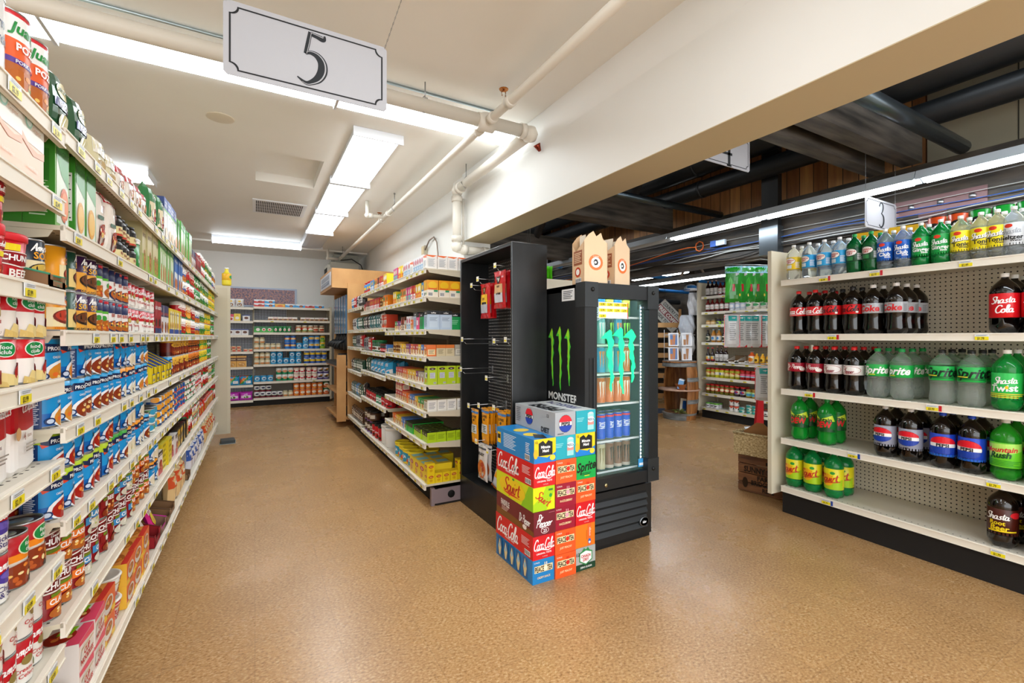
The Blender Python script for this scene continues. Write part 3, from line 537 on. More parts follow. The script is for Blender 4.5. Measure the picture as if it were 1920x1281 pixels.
bag('ramp', 'pink and yellow ramen packet', .12, .13, .035, 'd92a8a', [('e', 0, .45, .36, .3, 'f2d63a'), T('RAMEN', 0, .78, .16, 'ffffff', b=.02)])
# --- centre shelving: coffee, tea, sugar, kitchen goods
carton('tri', 'white packet box with orange corner', .085, .08, .10, 'f3f0ec', [('p', [(-.5, 1), (-.5, .9), (.5, .78), (.5, 1)], 'ef6a1e'), ('lines', -.35, .15, .3, .65, 8, 'a9b2bb')], side='f3f0ec', top='ef6a1e', sart=[('p', [(-.5, 1), (-.5, .94), (.1, .86), (.5, 1)], 'ef6a1e'), ('lines', -.35, .15, .3, .75, 9, 'a9b2bb')])
carton('orgt', 'orange and yellow packet box', .085, .085, .125, 'f3a51c', [('r', -.5, 0, .5, .4, 'f4ead8'), ('e', 0, .7, .36, .2, 'f4c01c'), ('bar', -.4, .06, 0, .3), ('e', .2, .2, .1, .07, '2f9a5a')], side='f3a51c', top='ef8a1e', sart=[('r', -.5, 0, .5, .42, 'f4ead8'), ('e', 0, .7, .4, .22, 'f6c623'), ('r', -.4, .46, .4, .52, 'e2571e'), ('bar', -.4, .04, 0, .28), ('r', .1, .3, .45, .42, '2f9a6a')])
carton('kcup', 'pale blue pod box, black top', .085, .095, .14, 'bcd0e6', [('r', -.5, .78, .5, 1, '16181c'), T('coffee', 0, .88, .09, 'ffffff', b=.02), ('lines', -.35, .15, .35, .7, 8, '7f93ac')], side='bcd0e6', top='16181c', sart=[('r', -.5, .8, .5, 1, '16181c'), T('coffee', 0, .89, .08, 'ffffff', b=.02), ('r', -.35, .1, .35, .7, 'c9dbec'), ('lines', -.32, .45, .32, .66, 4, '7f93ac')])
carton('kcupg', 'green pod box, black top', .085, .085, .125, '1d9a52', [('r', -.5, .78, .5, 1, '16181c'), T('coffee', 0, .88, .09, 'ffffff', b=.02), ('r', -.35, .2, .35, .65, '17824a')], side='1d9a52', top='16181c', sart=[('r', -.5, .78, .5, 1, '16181c'), T('coffee', 0, .88, .09, 'ffffff'), ('lines', -.3, .3, .3, .6, 3, '8fd8b0')])
carton('kcupp', 'pink pod box, black top', .085, .11, .125, 'e84a86', [('r', -.5, .78, .5, 1, '16181c'), ('r', -.35, .3, .2, .6, 'f6e4ea')], side='d83a78', top='16181c')
carton('teab', 'tan and orange tea box', .07, .07, .085, 'f0d9a8', [('r', -.5, .6, .5, 1, 'e8742c'), ('f', 0, .34, .32, .24, FOOD, 8, 12), T('tea', 0, .8, .22, 'ffffff')], side='d9c9a4', top='e08a3c', sart=[('r', -.5, .7, .5, 1, 'df7a33'), ('lines', -.3, .2, .3, .6, 5, '9a8a66')])
for k, nm, c, c2 in (('teao', 'orange tea box', 'e8742c', 'f6d8a0'), ('tear', 'red tea box', 'c83a3a', 'f4e0c8'), ('teay', 'yellow tea box', 'f0c42c', 'e8e0c0'), ('teabl', 'blue tea box', '4a7fc8', 'eee8d8'), ('teagr', 'green tea box', '2f9a4a', 'f4e4a0'), ('teaw', 'grey printed tea box', 'b9b2a2', 'e9e4d6'), ('teap', 'purple tea box', '8a3a7a', 'f0dcc8')):
    carton(k, nm, .07, .07, .085, c, [('r', -.5, 0, .5, .5, c2), ('f', .1, .34, .26, .22, FOOD, 7, len(nm)), T('tea', -.1, .78, .24, 'ffffff')], side=c, top=c, sart=[('r', -.4, .12, .4, .6, c2), ('lines', -.3, .2, .3, .55, 4, '8a8474')])
carton('limebox', 'tall lime green tea box', .075, .072, .135, 'b9d222', [('e', 0, .85, .3, .07, '5a3326'), ('r', -.3, .35, .3, .66, 'd9dbe0'), ('e', -.1, .2, .16, .1, 'e8a02c'), ('e', .2, .5, .1, .1, '2a1a14')], side='b9d222', top='c3db30', sart=[('e', 0, .87, .34, .07, '4a2a22'), T('tea', 0, .87, .06, 'ffffff'), ('r', -.28, .35, .28, .66, 'd5d6de'), ('lines', -.26, .38, .26, .64, 6, '9aa0b0'), ('bar', .1, .05, .4, .14)])
carton('greybx', 'white and tan tea carton', .075, .075, .085, 'e6e1d3', [('r', -.5, 0, .5, .16, 'a8925a'), ('r', -.5, .86, .5, 1, 'a8925a'), ('lines', -.36, .25, .36, .75, 5, '9a9484')], side='e9e6dc', top='b5aa84', sart=[('r', -.44, .1, .44, .9, 'f2f0ea'), ('lines', -.34, .2, .34, .8, 5, '9a9aa2')])
carton('limesm', 'small lime green box, black top', .068, .072, .075, 'b2d41e', [('r', -.5, .6, .5, 1, '1c1f1c'), T('tea', 0, .8, .22, 'd8e8a0')], side='b2d41e', top='1b1e1b', tart=[T('tea', 0, .5, .25, 'b8d89a')], sart=[('lines', -.36, .3, .36, .8, 5, '7f9a14')])
carton('grnsm', 'small bright green box, black top', .068, .085, .08, '1fb33a', [('r', -.5, .6, .5, 1, '1c1f1c')], side='1fb33a', top='1b1e1b', sart=[('lines', -.3, .3, .3, .7, 3, 'bff0c8')])
carton('yelsm', 'yellow tea bag box', .066, .058, .075, 'f2d21c', [('e', 0, .68, .34, .12, 'c8281e'), T('tea', 0, .68, .14, 'ffffff', b=.02), ('lines', -.3, .15, .3, .4, 3, 'a8820e')], side='f2d21c', top='f0ce28', sart=[('e', 0, .66, .32, .14, 'c8281e'), T('TEA', 0, .66, .14, 'f8e86a', b=.02), ('e', 0, .3, .2, .14, 'e0b010')])
carton('yellg', 'big yellow tea box', .12, .11, .12, 'f2d62a', [('e', 0, .7, .34, .14, 'c8281e'), ('f', -.1, .3, .24, .2, ['e8902c', 'f4c35a', '6a8a2c'], 7, 4), T('TEA', 0, .7, .14, 'ffffff', b=.02)], side='f2d62a', top='e8c93a', tart=[('r', -.5, .1, .1, .9, '8fd0e0')])
for k, nm, c, c2, c3 in (('candr', 'red candy box', 'c8202c', 'ffffff', 'e8a01c'), ('pudo', 'orange dessert box', 'f0821e', 'fbe6a0', '2f8a4a'), ('pudp', 'pink and teal dessert box', 'd8408a', '5fc8b8', 'f4e8d0'), ('puby', 'yellow dessert box', 'f4cf2c', 'e8502c', 'ffffff'), ('pubb', 'blue dessert box', '3f8fd0', 'ffffff', 'f2c83c'), ('whst', 'white striped packet', 'e8e8ec', '8fb8d8', 'c83a5a'), ('cocoa', 'brown cocoa box', '6a3420', 'e8d8c0', 'b83a2a')):
    carton(k, nm, .05, .1, .115, c, [('r', -.5, .1, .5, .42, c2), ('e', 0, .68, .3, .18, c3), ('e', 0, .24, .2, .1, c)], side=c, top=c)
carton('poptart', 'orange red breakfast box', .075, .11, .13, 'e0521c', [('r', -.5, .3, .5, .6, 'e8e4e0'), T('cocoa', 0, .8, .14, 'ffffff', b=.02), ('f', 0, .35, .3, .2, ['8a4a2a', 'c88a5a', 'f2e2c8'], 8, 4)], side='c03a1a')
bottle('shaker', 'red lidded sprinkle bottle', .03, .13, 'b8332a', 'gloss', (.3, .8), '3f8fd0', [('r', -.5, .1, .2, .5, 'f4c83c')], 'd8202a', kind='sprinkle_bottle', waist=1, neck=.7, shoulder=.72, lobes=False, seg=16)
for k, nm, c, c2 in (('cofd', 'dark coffee bag', '2f2a2c', 'e8e0dc'), ('coft', 'teal and black coffee bag', '2f6a6e', 'dfe8ea'), ('cofg', 'dark green coffee bag', '1d4a3a', 'e8f0e8'), ('cofw', 'white and black coffee bag', 'd8d4d2', '2b2430'), ('cofs', 'silver coffee bag', '8f9298', '3a2a3a'), ('cofb', 'dark brown coffee bag', '3f2418', 'e8dccc'), ('cofr', 'red coffee bag', 'b81a22', 'f4ece4'), ('cofbl', 'light blue coffee bag', '3f8fc8', 'f0f0f0')):
    bag(k, nm, .085, .16, .07, c, [('r', -.34, .3, .34, .62, c2), T('coffee', 0, .5, .1, c, b=.02), ('e', 0, .76, .2, .08, c2)], kind='coffee_bag')
bag('filt', 'blue and white coffee filter pack', .16, .15, .11, '2fa3d8', [('p', [(-.5, 0), (-.5, .5), (0, .3), (.5, .5), (.5, 0)], 'f0f2f4'), T('FILTERS', 0, .75, .16, 'ffffff', b=.02), ('e', 0, .2, .3, .12, '2f8fd0')], kind='filter_pack', cat='packet')
tub('folg', 'red coffee tub with black lid', .05, .105, 'c0161f', '1a1816', [T('coffee', 0, .55, .2, 'ffffff', s=.2), ('e', .3, .25, .16, .1, '3a1a14')], taper=.97, lidh=.16)
tub('folgn', 'green coffee tub with black lid', .05, .105, '1f8a5a', '1a1816', [('r', -.5, .2, .5, .7, 'e8efe8'), T('coffee', 0, .45, .2, '1f6a4a')], taper=.97, lidh=.16)
tub('nestub', 'green lidded coffee creamer tub', .045, .125, '1c5a38', '1f7a45', [('r', -.5, .15, .5, .55, 'eef2ee'), ('e', 0, .35, .2, .14, '6a3a22')], taper=1, lidh=.14)
tub('nesred', 'small dark jar with red label', .03, .09, '241a16', '5a1a16', [('r', -.5, .2, .5, .6, 'd2202c'), T('coffee', 0, .4, .2, 'ffffff')], taper=1, lidh=.18)
tub('goldj', 'golden brown drink powder canister', .045, .1, 'c08a2c', 'b07a1c', [('e', 0, .5, .3, .3, '6a3a14'), T('cocoa', 0, .5, .18, 'f4dca0', b=.02)], taper=1, lidh=.12)
# --- back wall: baby goods and formula
can('formb', 'blue and cream formula can', .048, .125, [(0, .42, '2f6fc0'), (.42, .8, 'f3e3b4'), (.8, 1, '3a8fd8')], [('e', 0, .6, .2, .14, 'f2b83a')], kind='formula_can', lid='dfe3e8')
can('formo', 'blue and orange formula can', .048, .125, [(0, .4, '2f7fd0'), (.4, .7, 'f0902c'), (.7, 1, '2a66b8')], [('e', 0, .55, .25, .14, 'f6d8a0')], kind='formula_can', lid='dfe3e8')
can('formg', 'yellow and green formula can', .048, .125, [(0, .4, '8fb82c'), (.4, .7, 'f2e6b0'), (.7, 1, 'f0c02c')], [('e', 0, .55, .25, .14, '3f9a3a')], kind='formula_can', lid='dfe3e8')
can('formy', 'blue white and yellow formula can', .05, .125, [(0, .3, '2a5ab0'), (.3, .62, 'f2cf2c'), (.62, .85, 'e9eef4'), (.85, 1, '2a5ab0')], [('e', 0, .72, .3, .1, '3a6fc0')], kind='formula_can', lid='dfe3e8')
can('forml', 'light blue short formula can', .05, .115, [(0, .7, '2fa3d8'), (.7, 1, '2f9ad0')], [('e', 0, .5, .26, .26, 'e4eef4'), ('e', 0, .45, .15, .14, '3a7fb0')], kind='formula_can', lid='c8ccd0')
can('formt', 'teal and white formula can', .047, .12, [(0, .45, '2a9a6a'), (.45, 1, 'eef0ea')], [('e', 0, .5, .28, .2, 'e8a078')], kind='formula_can', lid='dfe3e8')
can('formr', 'red and cream formula can', .048, .12, [(0, .3, 'f2ece0'), (.3, .6, 'd8203a'), (.6, 1, 'f0dcc8')], [('e', 0, .5, .22, .16, 'f6efe6'), ('e', 0, .35, .14, .1, 'd8203a')], kind='formula_can', lid='c8202c')
can('formp', 'white and purple canned drink', .05, .115, [(0, .25, '4a3a8a'), (.25, 1, 'ece8f0')], [('e', 0, .5, .26, .16, '3a2a1c'), ('e', .2, .7, .2, .1, 'f2a81e')], kind='formula_can', lid='c8ccd0')
can('pump', 'orange pumpkin can', .05, .12, [(0, .35, 'e2642a'), (.35, 1, 'e87a2c')], [('e', 0, .55, .26, .2, 'f6ead8'), ('e', 0, .2, .3, .1, 'f0a23c')], kind='fruit_can', lid='c8ccd0')
can('pumg', 'green and orange pumpkin can', .055, .13, [(0, .4, 'e06a24'), (.4, 1, '2f6a3c')], [('e', 0, .5, .34, .26, 'f4f0e4'), ('e', 0, .4, .2, .12, 'e2702c')], kind='fruit_can', lid='c8ccd0')
can('milkw', 'white and maroon milk can', .045, .11, [(0, .35, '7a2436'), (.35, 1, 'ecebea')], [('e', 0, .66, .22, .14, '2a2f4a'), ('r', -.4, .3, .4, .4, '3a6a4a')], kind='milk_can', lid='c8ccd0')
jar('sauce', 'apple sauce jar with white lid', .05, .14, 'c8a878', (.22, .68), 'd83a2a', [('e', 0, .5, .3, .4, 'f2ead8'), ('r', -.5, 0, .5, .22, '4fa03c')], 'f0ece4')
jar('saucet', 'glass fruit jar with tan label', .05, .14, '8a4a32', (.22, .7), 'e3d8b4', [('e', 0, .4, .3, .3, 'c24a2c')], 'e0d4b8')
jar('babyj', 'pale baby food jar', .042, .11, 'c9b98c', (.1, .7), 'e9e2c8', [('e', 0, .2, .36, .2, 'd98a4a')], 'd8d0b4')
jar('babys', 'tiny fruit cup jar', .036, .052, 'e0a060', (.1, .6), 'f0e8da', [('e', 0, .5, .3, .4, 'd83a2c')], 'f4f4f0')
carton('cupk', 'carton of fruit cups, white top', .24, .08, .065, 'c49258', [('r', -.5, .5, .5, 1, 'f3efe8'), ('e', -.34, .25, .12, .24, '7a4a24'), ('e', 0, .25, .12, .24, '7a4a24'), ('e', .34, .25, .12, .24, '7a4a24'), T('fruit cups', 0, .76, .24, 'c83a5a', b=.02)], top='f3efe8', tart=[('f', .2, .5, .2, .3, REDF, 6, 3)])
carton('bite', 'red and white snack pack', .165, .1, .065, 'e5e8ee', [('p', [(-.5, 0), (-.5, .6), (0, .35), (.5, .6), (.5, 0)], 'd83a3a'), ('f', .1, .4, .24, .3, REDF, 8, 5)], top='e84a3a', kind='snack_pack')
carton('biteb', 'blue snack pack', .165, .1, .065, 'e5eef4', [('p', [(-.5, 0), (-.5, .7), (0, .45), (.5, .7), (.5, 0)], '2f9ad8'), ('f', .1, .4, .2, .3, MEAT, 8, 5)], top='3aa4dc', kind='snack_pack')
carton('biteo', 'orange snack pack', .165, .1, .06, 'f0a02c', [('r', -.5, .5, .5, 1, 'f4c45a'), ('e', 0, .4, .3, .3, 'e8742c')], top='f2c86a', kind='snack_pack')
carton('grnpk', 'long green fruit pouch box', .31, .1, .11, '3fae3a', [('r', -.5, .6, .5, 1, '1f7a3c'), ('e', -.3, .5, .1, .26, 'f2f0e6'), ('e', 0, .5, .1, .26, 'f2f0e6'), ('e', .3, .5, .1, .26, 'f2f0e6'), ('e', 0, .46, .06, .14, 'd83a2c'), ('e', .3, .46, .06, .14, 'd8502c')], kind='snack_pack', side='2f8a34')
bag('grnp', 'small green fruit pouch', .07, .12, .035, '2f8a4a', [('e', 0, .45, .3, .22, 'f2e8e0'), ('e', 0, .4, .16, .12, 'd8402c')], kind='fruit_pouch', cat='pouch')
carton('cracker', 'brown cracker box', .15, .06, .2, 'e3a94c', [('r', -.5, .55, .5, .85, '5a2a18'), T('GRAHAMS', 0, .7, .1, 'f4dca0', b=.02), ('f', 0, .25, .34, .18, ['c88a3a', 'e8b868', 'f2d8a0'], 6, 4)], side='c88a34', kind='cracker_box')
carton('oatb', 'white and pink baby box', .11, .05, .12, 'f0dfe2', [('r', -.5, .6, .5, 1, 'd84a6a'), ('f', .1, .3, .26, .2, REDF, 6, 4)], kind='cereal_box')
carton('oaty', 'yellow baby cereal box', .1, .05, .13, 'f2d24a', [('e', 0, .4, .3, .2, 'f6f0e0'), T('oat', 0, .8, .14, 'b83a2c')], kind='cereal_box')
carton('whb', 'white cookie box', .11, .06, .11, 'e8e6e6', [('e', 0, .5, .3, .2, '6a3a24'), ('r', -.5, .85, .5, 1, '4a5a9a')], kind='cookie_box')
bag('pinkb', 'magenta bag of oats', .2, .15, .09, 'c83ac0', [('r', -.4, .3, .4, .6, 'f0e0f0'), T('puffs', 0, .75, .14, 'ffffff'), ('f', 0, .4, .2, .14, GRN, 6, 4)])
bag('rainb', 'rainbow striped snack bag', .2, .16, .09, '2fa0d8', [('p', [(-.5, 1), (-.1, 1), (-.5, .4)], 'e8402c'), ('p', [(-.1, 1), (.2, 1), (-.5, .1), (-.5, .4)], 'f28a2c'), ('p', [(.2, 1), (.45, 1), (-.4, 0), (-.5, 0), (-.5, .1)], '2f9a4a'), ('r', .0, .2, .4, .5, 'f4f4f4')])
bag('cookb', 'white cookie bag', .13, .15, .07, 'e6e4e2', [('f', 0, .3, .3, .2, ['6a3a24', '3a2014', 'c89a5a'], 8, 4), ('e', 0, .7, .2, .1, 'f2c83c')])
# --- two litre bottles
BOT = dict(r=.056, h=.325)
def soda(key, desc, liq, mat, labc, art, cap, r=.055, h=.305, lab=(.42, .62), **k): bottle(key, desc, r, h, liq, mat, lab, labc, art, cap, **k)
COLA = '0e0806'
soda('coke', 'cola bottle with red label', COLA, 'dark', 'd9131c', [T('Coca-Cola', 0, .57, .6, 'ffffff', s=.3, b=.012, fit=.95, f=1), ('p', [(-.4, .22), (0, .16), (.4, .26), (.4, .22), (0, .11), (-.4, .17)], 'ffffff')], 'd8201f')
soda('cokez', 'cola bottle with black lettering', COLA, 'dark', 'd9131c', [T('Coca-Cola', 0, .57, .6, '16090a', s=.3, b=.012, fit=.95, f=1), ('r', .3, .1, .38, .3, 'f4efe8')], '1a1819')
soda('dcoke', 'cola bottle with silver label', COLA, 'dark', 'b4b7bc', [T('Diet', 0, .84, .16, 'b81a22', s=.2), T('Coke', 0, .5, .6, 'd01620', s=.12, b=.035, fit=.9), ('lines', .36, .1, .5, .8, 8, '77797d')], 'e9e6e2')
soda('drp', 'dark soda bottle with maroon label', COLA, 'dark', 'a3122a', [T('Dr Pepper', 0, .6, .46, 'f4ece8', s=.2, f=1, b=.012, fit=.85), ('e', .3, .3, .12, .2, 'f0eae4'), ('e', -.3, .2, .1, .12, 'd8a8a8')], 'd8201f')
soda('ddrp', 'dark soda bottle with white label', COLA, 'dark', 'e9e4e2', [('e', 0, .5, .4, .42, 'a3122a'), ('e', 0, .5, .38, .39, 'f2eeec'), T('Dr', -.12, .7, .3, '8e1226', s=.3, b=.015), T('Pepper', 0, .38, .4, '8e1226', s=.2, f=1, b=.015, fit=.7)], 'd8201f')
soda('sprite', 'clear bottle with green label', 'e8efe9', 'liquid', '1fae4b', [T('Sprite', 0, .55, .6, 'ffffff', s=.35, b=.03, fit=.9), ('r', -.2, .12, .0, .18, 'f2e23a')], '1b9a4c', r=.056, h=.3, lab=(.44, .68))
soda('spritez', 'clear bottle with black on green label', 'e8efe9', 'liquid', '22b04f', [T('Sprite', 0, .6, .6, '10241a', s=.35, b=.03, fit=.9), ('lines', -.4, .12, .4, .3, 2, '10241a'), ('r', -.4, .3, -.1, .36, 'f2e23a')], '12120f', r=.056, h=.3, lab=(.44, .7))
soda('dew', 'bright green bottle with splash label', '18b23a', 'greenpet', '17752f', [('p', [(-.5, .6), (-.3, 1), (0, .7), (.4, .95), (.5, .6)], 'c9e03a'), T('Mountain', 0, .68, .22, '0d2a16', b=.04, fit=.85), T('DEW', .08, .4, .34, 'd8202a', b=.045, fit=.6, s=.1), T('DEW', .08, .4, .34, 'd8202a', b=.03, fit=.6, s=.1), ('p', [(-.5, 0), (-.5, .25), (-.2, .12), (.2, .28), (.5, .1), (.5, 0)], '0f4a20')], '1f9a3e', lab=(.3, .68))
soda('dpepsi', 'cola bottle with grey round logo label', COLA, 'dark', '9a9dae', [('e', 0, .55, .36, .36, '151722'), ('e', 0, .55, .35, .345, 'f6f6f6'), ('p', ellipse(0, .63, .34, .26, 16, 0, PI), 'e01a2c'), ('p', ellipse(0, .47, .34, .26, 16, PI, 2*PI), '1a3fa8'), T('PEPSI', 0, .55, .13, '0a0a0c', b=.04, fit=.62), T('DIET', 0, .1, .07, '0a0a0c', b=.03)], 'e6e2dc', lab=(.22, .62), waist=1)
soda('pepsi', 'cola bottle with blue round logo label', COLA, 'dark', '1c43c4', [('e', 0, .5, .37, .4, '0e1024'), ('e', 0, .5, .355, .385, 'f6f6f6'), ('p', ellipse(0, .58, .345, .3, 16, 0, PI), 'e01a2c'), ('p', ellipse(0, .42, .345, .3, 16, PI, 2*PI), '1a3fa8'), T('PEPSI', 0, .5, .14, '0a0a0c', b=.04, fit=.62), ('lines', -.5, .0, .5, .1, 3, '2f7fe8')], '1746c4', lab=(.22, .62), waist=1)
soda('rush', 'light green bottle with red lettering', '2fb32c', 'greenpet', '6ccf2a', [('p', [(-.5, .3), (-.5, .9), (.5, 1), (.5, .7)], 'b5e86a'), T('Mountain', 0, .72, .2, 'd0242c', s=.3, b=.03, fit=.85, rot=4), T('Rush', 0, .5, .24, '12501f', s=.3, b=.04, fit=.6, rot=4), ('lines', -.5, .05, .5, .3, 4, '2f9a2a')], 'ece8e0', lab=(.22, .62), r=.057)
soda('squirt', 'green bottle with yellow label', '14a352', 'greenpet', 'e6dc1c', [('p', [(-.5, .2), (-.1, .0), (.5, .0), (.5, .5)], 'a9d01e'), ('e', -.05, .45, .24, .3, 'f2b01c'), T('Squirt', 0, .55, .36, 'c0281e', s=.25, f=1, b=.015, fit=.85, rot=6), ('e', .15, .8, .08, .07, '2f9a3a'), ('p', [(-.2, .3), (.4, .42), (.4, .38), (-.2, .26)], 'c0281e')], 'f0a81c', lab=(.2, .64), waist=1)
soda('root', 'root beer bottle with brown label', '140a06', 'dark', '4a1a10', [('e', .4, .8, .14, .12, 'd8202a'), T('Shasta', 0, .72, .26, 'ffffff', s=.25, f=1, b=.012, fit=.9, rot=3), T('Root', 0, .46, .16, 'f2d61e', b=.03, s=.1, fit=.5), T('Beer', .05, .27, .2, 'f2d61e', b=.03, s=.1, fit=.7), ('p', [(-.2, .14), (.4, .2), (.4, .15), (-.2, .09)], 'f2d61e')], 'ece8e0', lab=(.22, .64), waist=1, r=.057)
soda('scola', 'cola bottle, red label, white script', COLA, 'dark', 'd8101c', [T('Shasta', 0, .74, .28, 'ffffff', s=.25, f=1, b=.012, fit=.95, rot=4), T('Cola', .03, .36, .3, 'ffffff', s=.2, f=1, b=.015, fit=.7, rot=3)], 'ece8e0', lab=(.26, .66), waist=1, r=.057)
soda('twist', 'green bottle with lime script label', '1fae4a', 'greenpet', '2fbf55', [T('Shasta', 0, .72, .26, 'ffffff', s=.25, f=1, b=.012, fit=.95, rot=5), T('Twist', -.03, .42, .26, 'ffffff', s=.15, b=.03, fit=.8, rot=3), ('r', 0, .38, .06, .5, 'f2c81c'), ('lines', -.5, .02, .5, .22, 3, 'f2e23a')], 'ece8e0', lab=(.2, .62), waist=1, r=.057)
for k, nm, lc, liq, mt, wd, wc in (('sclub', 'clear bottle with blue script label', '1c5fc0', 'e6eef2', 'liquid', 'Club', 'ffffff'), ('sging', 'green bottle, green script label', '149a44', '12a048', 'greenpet', 'Ginger', 'ffffff'), ('ston', 'clear bottle with yellow script label', 'f2e01e', 'ecece4', 'liquid', 'Tonic', '22221a'), ('sselt', 'clear bottle with white script label', 'dfe2e6', 'e8ecee', 'liquid', 'Seltzer', '1a1c1e')):
    soda(k, nm, liq, mt, lc, [('e', -.05, .87, .12, .09, 'e03a1e'), T('Shasta', 0, .64, .26, 'ffffff' if k != 'sselt' else 'aab0b8', s=.25, f=1, b=.012, fit=.9, rot=6, sh='4a4a4a' if k == 'ston' else None), T(wd, .05, .35, .19, wc, b=.03, fit=.65), T('Water' if wc != 'ffffff' else 'Soda', .16, .2, .1, wc, b=.02, fit=.4)], 'f0eeea', lab=(.22, .66), waist=1, h=.25, r=.0415)
for k, nm, lc, liq, mt in (('cdton', 'small clear bottle with yellow label', 'f0cb1c', 'eceeec', 'liquid'), ('cdselt', 'small clear bottle with blue label', '27a0dc', 'e6eef2', 'liquid'), ('cdging', 'small green bottle with round logo', '0f4a2c', '0f7a3a', 'greenpet')):
    soda(k, nm, liq, mt, lc, [('e', -.08, .68, .27, .27, '3a1a1c'), ('e', -.08, .68, .255, .25, 'f4f0ea'), T('CANADA', -.08, .74, .12, 'c8202c', b=.03, fit=.44), T('DRY', -.08, .58, .14, 'c8202c', b=.03, fit=.3), ('r', -.2, .08, .04, .36, 'dfe8ee' if k != 'cdging' else '2f8a4a'), ('lines', .2, .1, .4, .6, 6, 'f0f4f6')], 'ece8e4' if k != 'cdging' else '1f9a4a', r=.0445, h=.252, lab=(.3, .64), waist=.97)
def prin(key, nm, c):
    can(key, nm, .042, .255, [(0, 1, c)], [('e', 0, .72, .32, .12, '161414'), ('e', 0, .66, .3, .09, 'f0e8e0'), ('p', [(-.28, .62), (-.12, .7), (0, .64), (.12, .7), (.28, .62), (.1, .58), (0, .61), (-.1, .58)], '161414'), T('Pringles', 0, .46, .11, 'ffffff', b=.04, fit=.7, sh='c8202c', shd=.003), ('r', .52, 0, .98, 1, 'd9d3a0'), ('lines', .55, .2, .95, .8, 10, '8a8a5a')], kind='snack_canister', cat='canister', lid='2a2a2a')
prin('pring', 'green stacked crisp canister', '149a2f'); prin('prino', 'orange red stacked crisp canister', 'e0501e'); prin('prinr', 'red stacked crisp canister', 'c8161f')
carton('cnm', 'blue and yellow popcorn box', .17, .05, .235, 'f0b81c', [('e', -.1, .4, .4, .3, '1f5fb8'), T("Crunch", 0, .52, .14, 'ffffff', b=.04, fit=.8, sh='c8202c', s=.1, rot=5), T("'n Munch", .05, .36, .12, 'ffffff', b=.04, fit=.7, sh='c8202c', s=.1, rot=5), ('e', -.34, .78, .12, .09, 'd98a2a'), ('e', -.12, .84, .13, .09, 'e6a83c'), ('e', .12, .8, .1, .08, 'd98a2a'), ('r', .25, .7, .48, .92, 'f4d81e')], side='e0a010', kind='popcorn_box')
# --- pantry sauces
bottle('ketch', 'red barbecue sauce bottle, white label', .034, .2, '6a1512', 'dark', (.2, .55), 'f0ece6', [T('sauce', 0, .5, .3, 'b81a22')], '1a1a1c', kind='sauce_bottle', waist=1, neck=.4, shoulder=.62, lobes=False, seg=14)
bottle('winew', 'brown sauce bottle with pale label', .034, .24, '2a1410', 'dark', (.1, .52), 'dcd8d4', [T('sauce', 0, .5, .2, '4a2a1c')], 'c89a8a', kind='sauce_bottle', waist=1, neck=.36, shoulder=.58, lobes=False, seg=14)
bottle('milkj', 'white dressing bottle', .042, .17, 'e4e6ea', 'gloss', (.2, .6), 'cfdcec', [('e', 0, .5, .3, .3, 'f4f4f6')], 'f0f0f0', kind='sauce_bottle', waist=1, neck=.6, shoulder=.62, lobes=False, seg=14)
bottle('amber', 'amber vinegar bottle with white label', .038, .2, 'b0701c', 'dark', (.15, .5), 'e8e4da', [('e', 0, .5, .2, .3, '3f8fc8'), T('vinegar', 0, .8, .14, 'b81a22')], '8fc0d0', kind='sauce_bottle', waist=1, neck=.4, shoulder=.62, lobes=False, seg=14)
bottle('dksc', 'black sauce bottle with cream label', .032, .19, '171210', 'dark', (.12, .5), 'd8d0b8', [('e', 0, .5, .3, .3, '3a4a3a')], '2a1a14', kind='sauce_bottle', waist=1, neck=.4, shoulder=.6, lobes=False, seg=14)
bottle('redcap', 'dark bottle with long red cap', .032, .22, '2a1210', 'dark', (.1, .42), 'd8e0d0', [('r', -.5, 0, .5, .3, 'b81a22'), ('e', 0, .6, .2, .3, 'f2b83c')], 'd8161f', kind='sauce_bottle', waist=1, neck=.42, shoulder=.5, lobes=False, seg=14)
bottle('orsc', 'orange wing sauce jug', .045, .18, 'd8561c', 'gloss', (.1, .62), 'f4efe4', [('e', 0, .5, .3, .32, 'f2b01c'), ('e', 0, .5, .18, .2, 'e8702c')], '8a8480', kind='sauce_bottle', waist=1, neck=.4, shoulder=.66, lobes=False, seg=14)
bottle('yelm', 'yellow mustard bottle', .032, .15, 'f0a81c', 'gloss', (.2, .6), 'f4c83c', [('e', 0, .5, .2, .3, '5a3a14')], 'f2d23c', kind='sauce_bottle', waist=1, neck=.4, shoulder=.66, lobes=False, seg=14)
bottle('purp', 'purple and pink sauce bottle', .042, .15, '6a2a5a', 'gloss', (.15, .6), 'd85a8a', [('e', 0, .5, .3, .3, 'f2e0c8')], '3a1a3a', kind='sauce_bottle', waist=1, neck=.5, shoulder=.66, lobes=False, seg=14)
bottle('jugm', 'cream mayonnaise jug with red lid', .05, .17, 'e9dfc8', 'gloss', (.2, .6), 'f2efe6', [('e', 0, .5, .3, .3, '3f9a5a')], 'c8242c', kind='sauce_bottle', waist=1, neck=.55, shoulder=.62, lobes=False, seg=14)
jar('olive', 'jar of green olives with red label', .038, .14, '6f6a1e', (.3, .68), 'd8281e', [('e', .1, .5, .3, .36, 'f2e6c0')], 'c8221c')
jar('pickle', 'pickle jar with cream label', .038, .14, 'a8a21e', (.25, .6), 'f0dfa0', [('p', [(-.5, .5), (0, .95), (.5, .5), (.5, 1), (-.5, 1)], 'e0483a')], 'c8221c')
jar('picky', 'yellow pepper jar with blue label', .038, .14, 'c8c01e', (.3, .6), 'f2ecd8', [('e', -.2, .5, .2, .4, '2f5fb8')], 'c8221c')
jar('redj', 'jar of red peppers with pink label', .038, .13, 'a81c18', (.3, .65), 'e86a8a', [('r', -.5, .1, .5, .4, '8fd8e8')], 'c8221c')
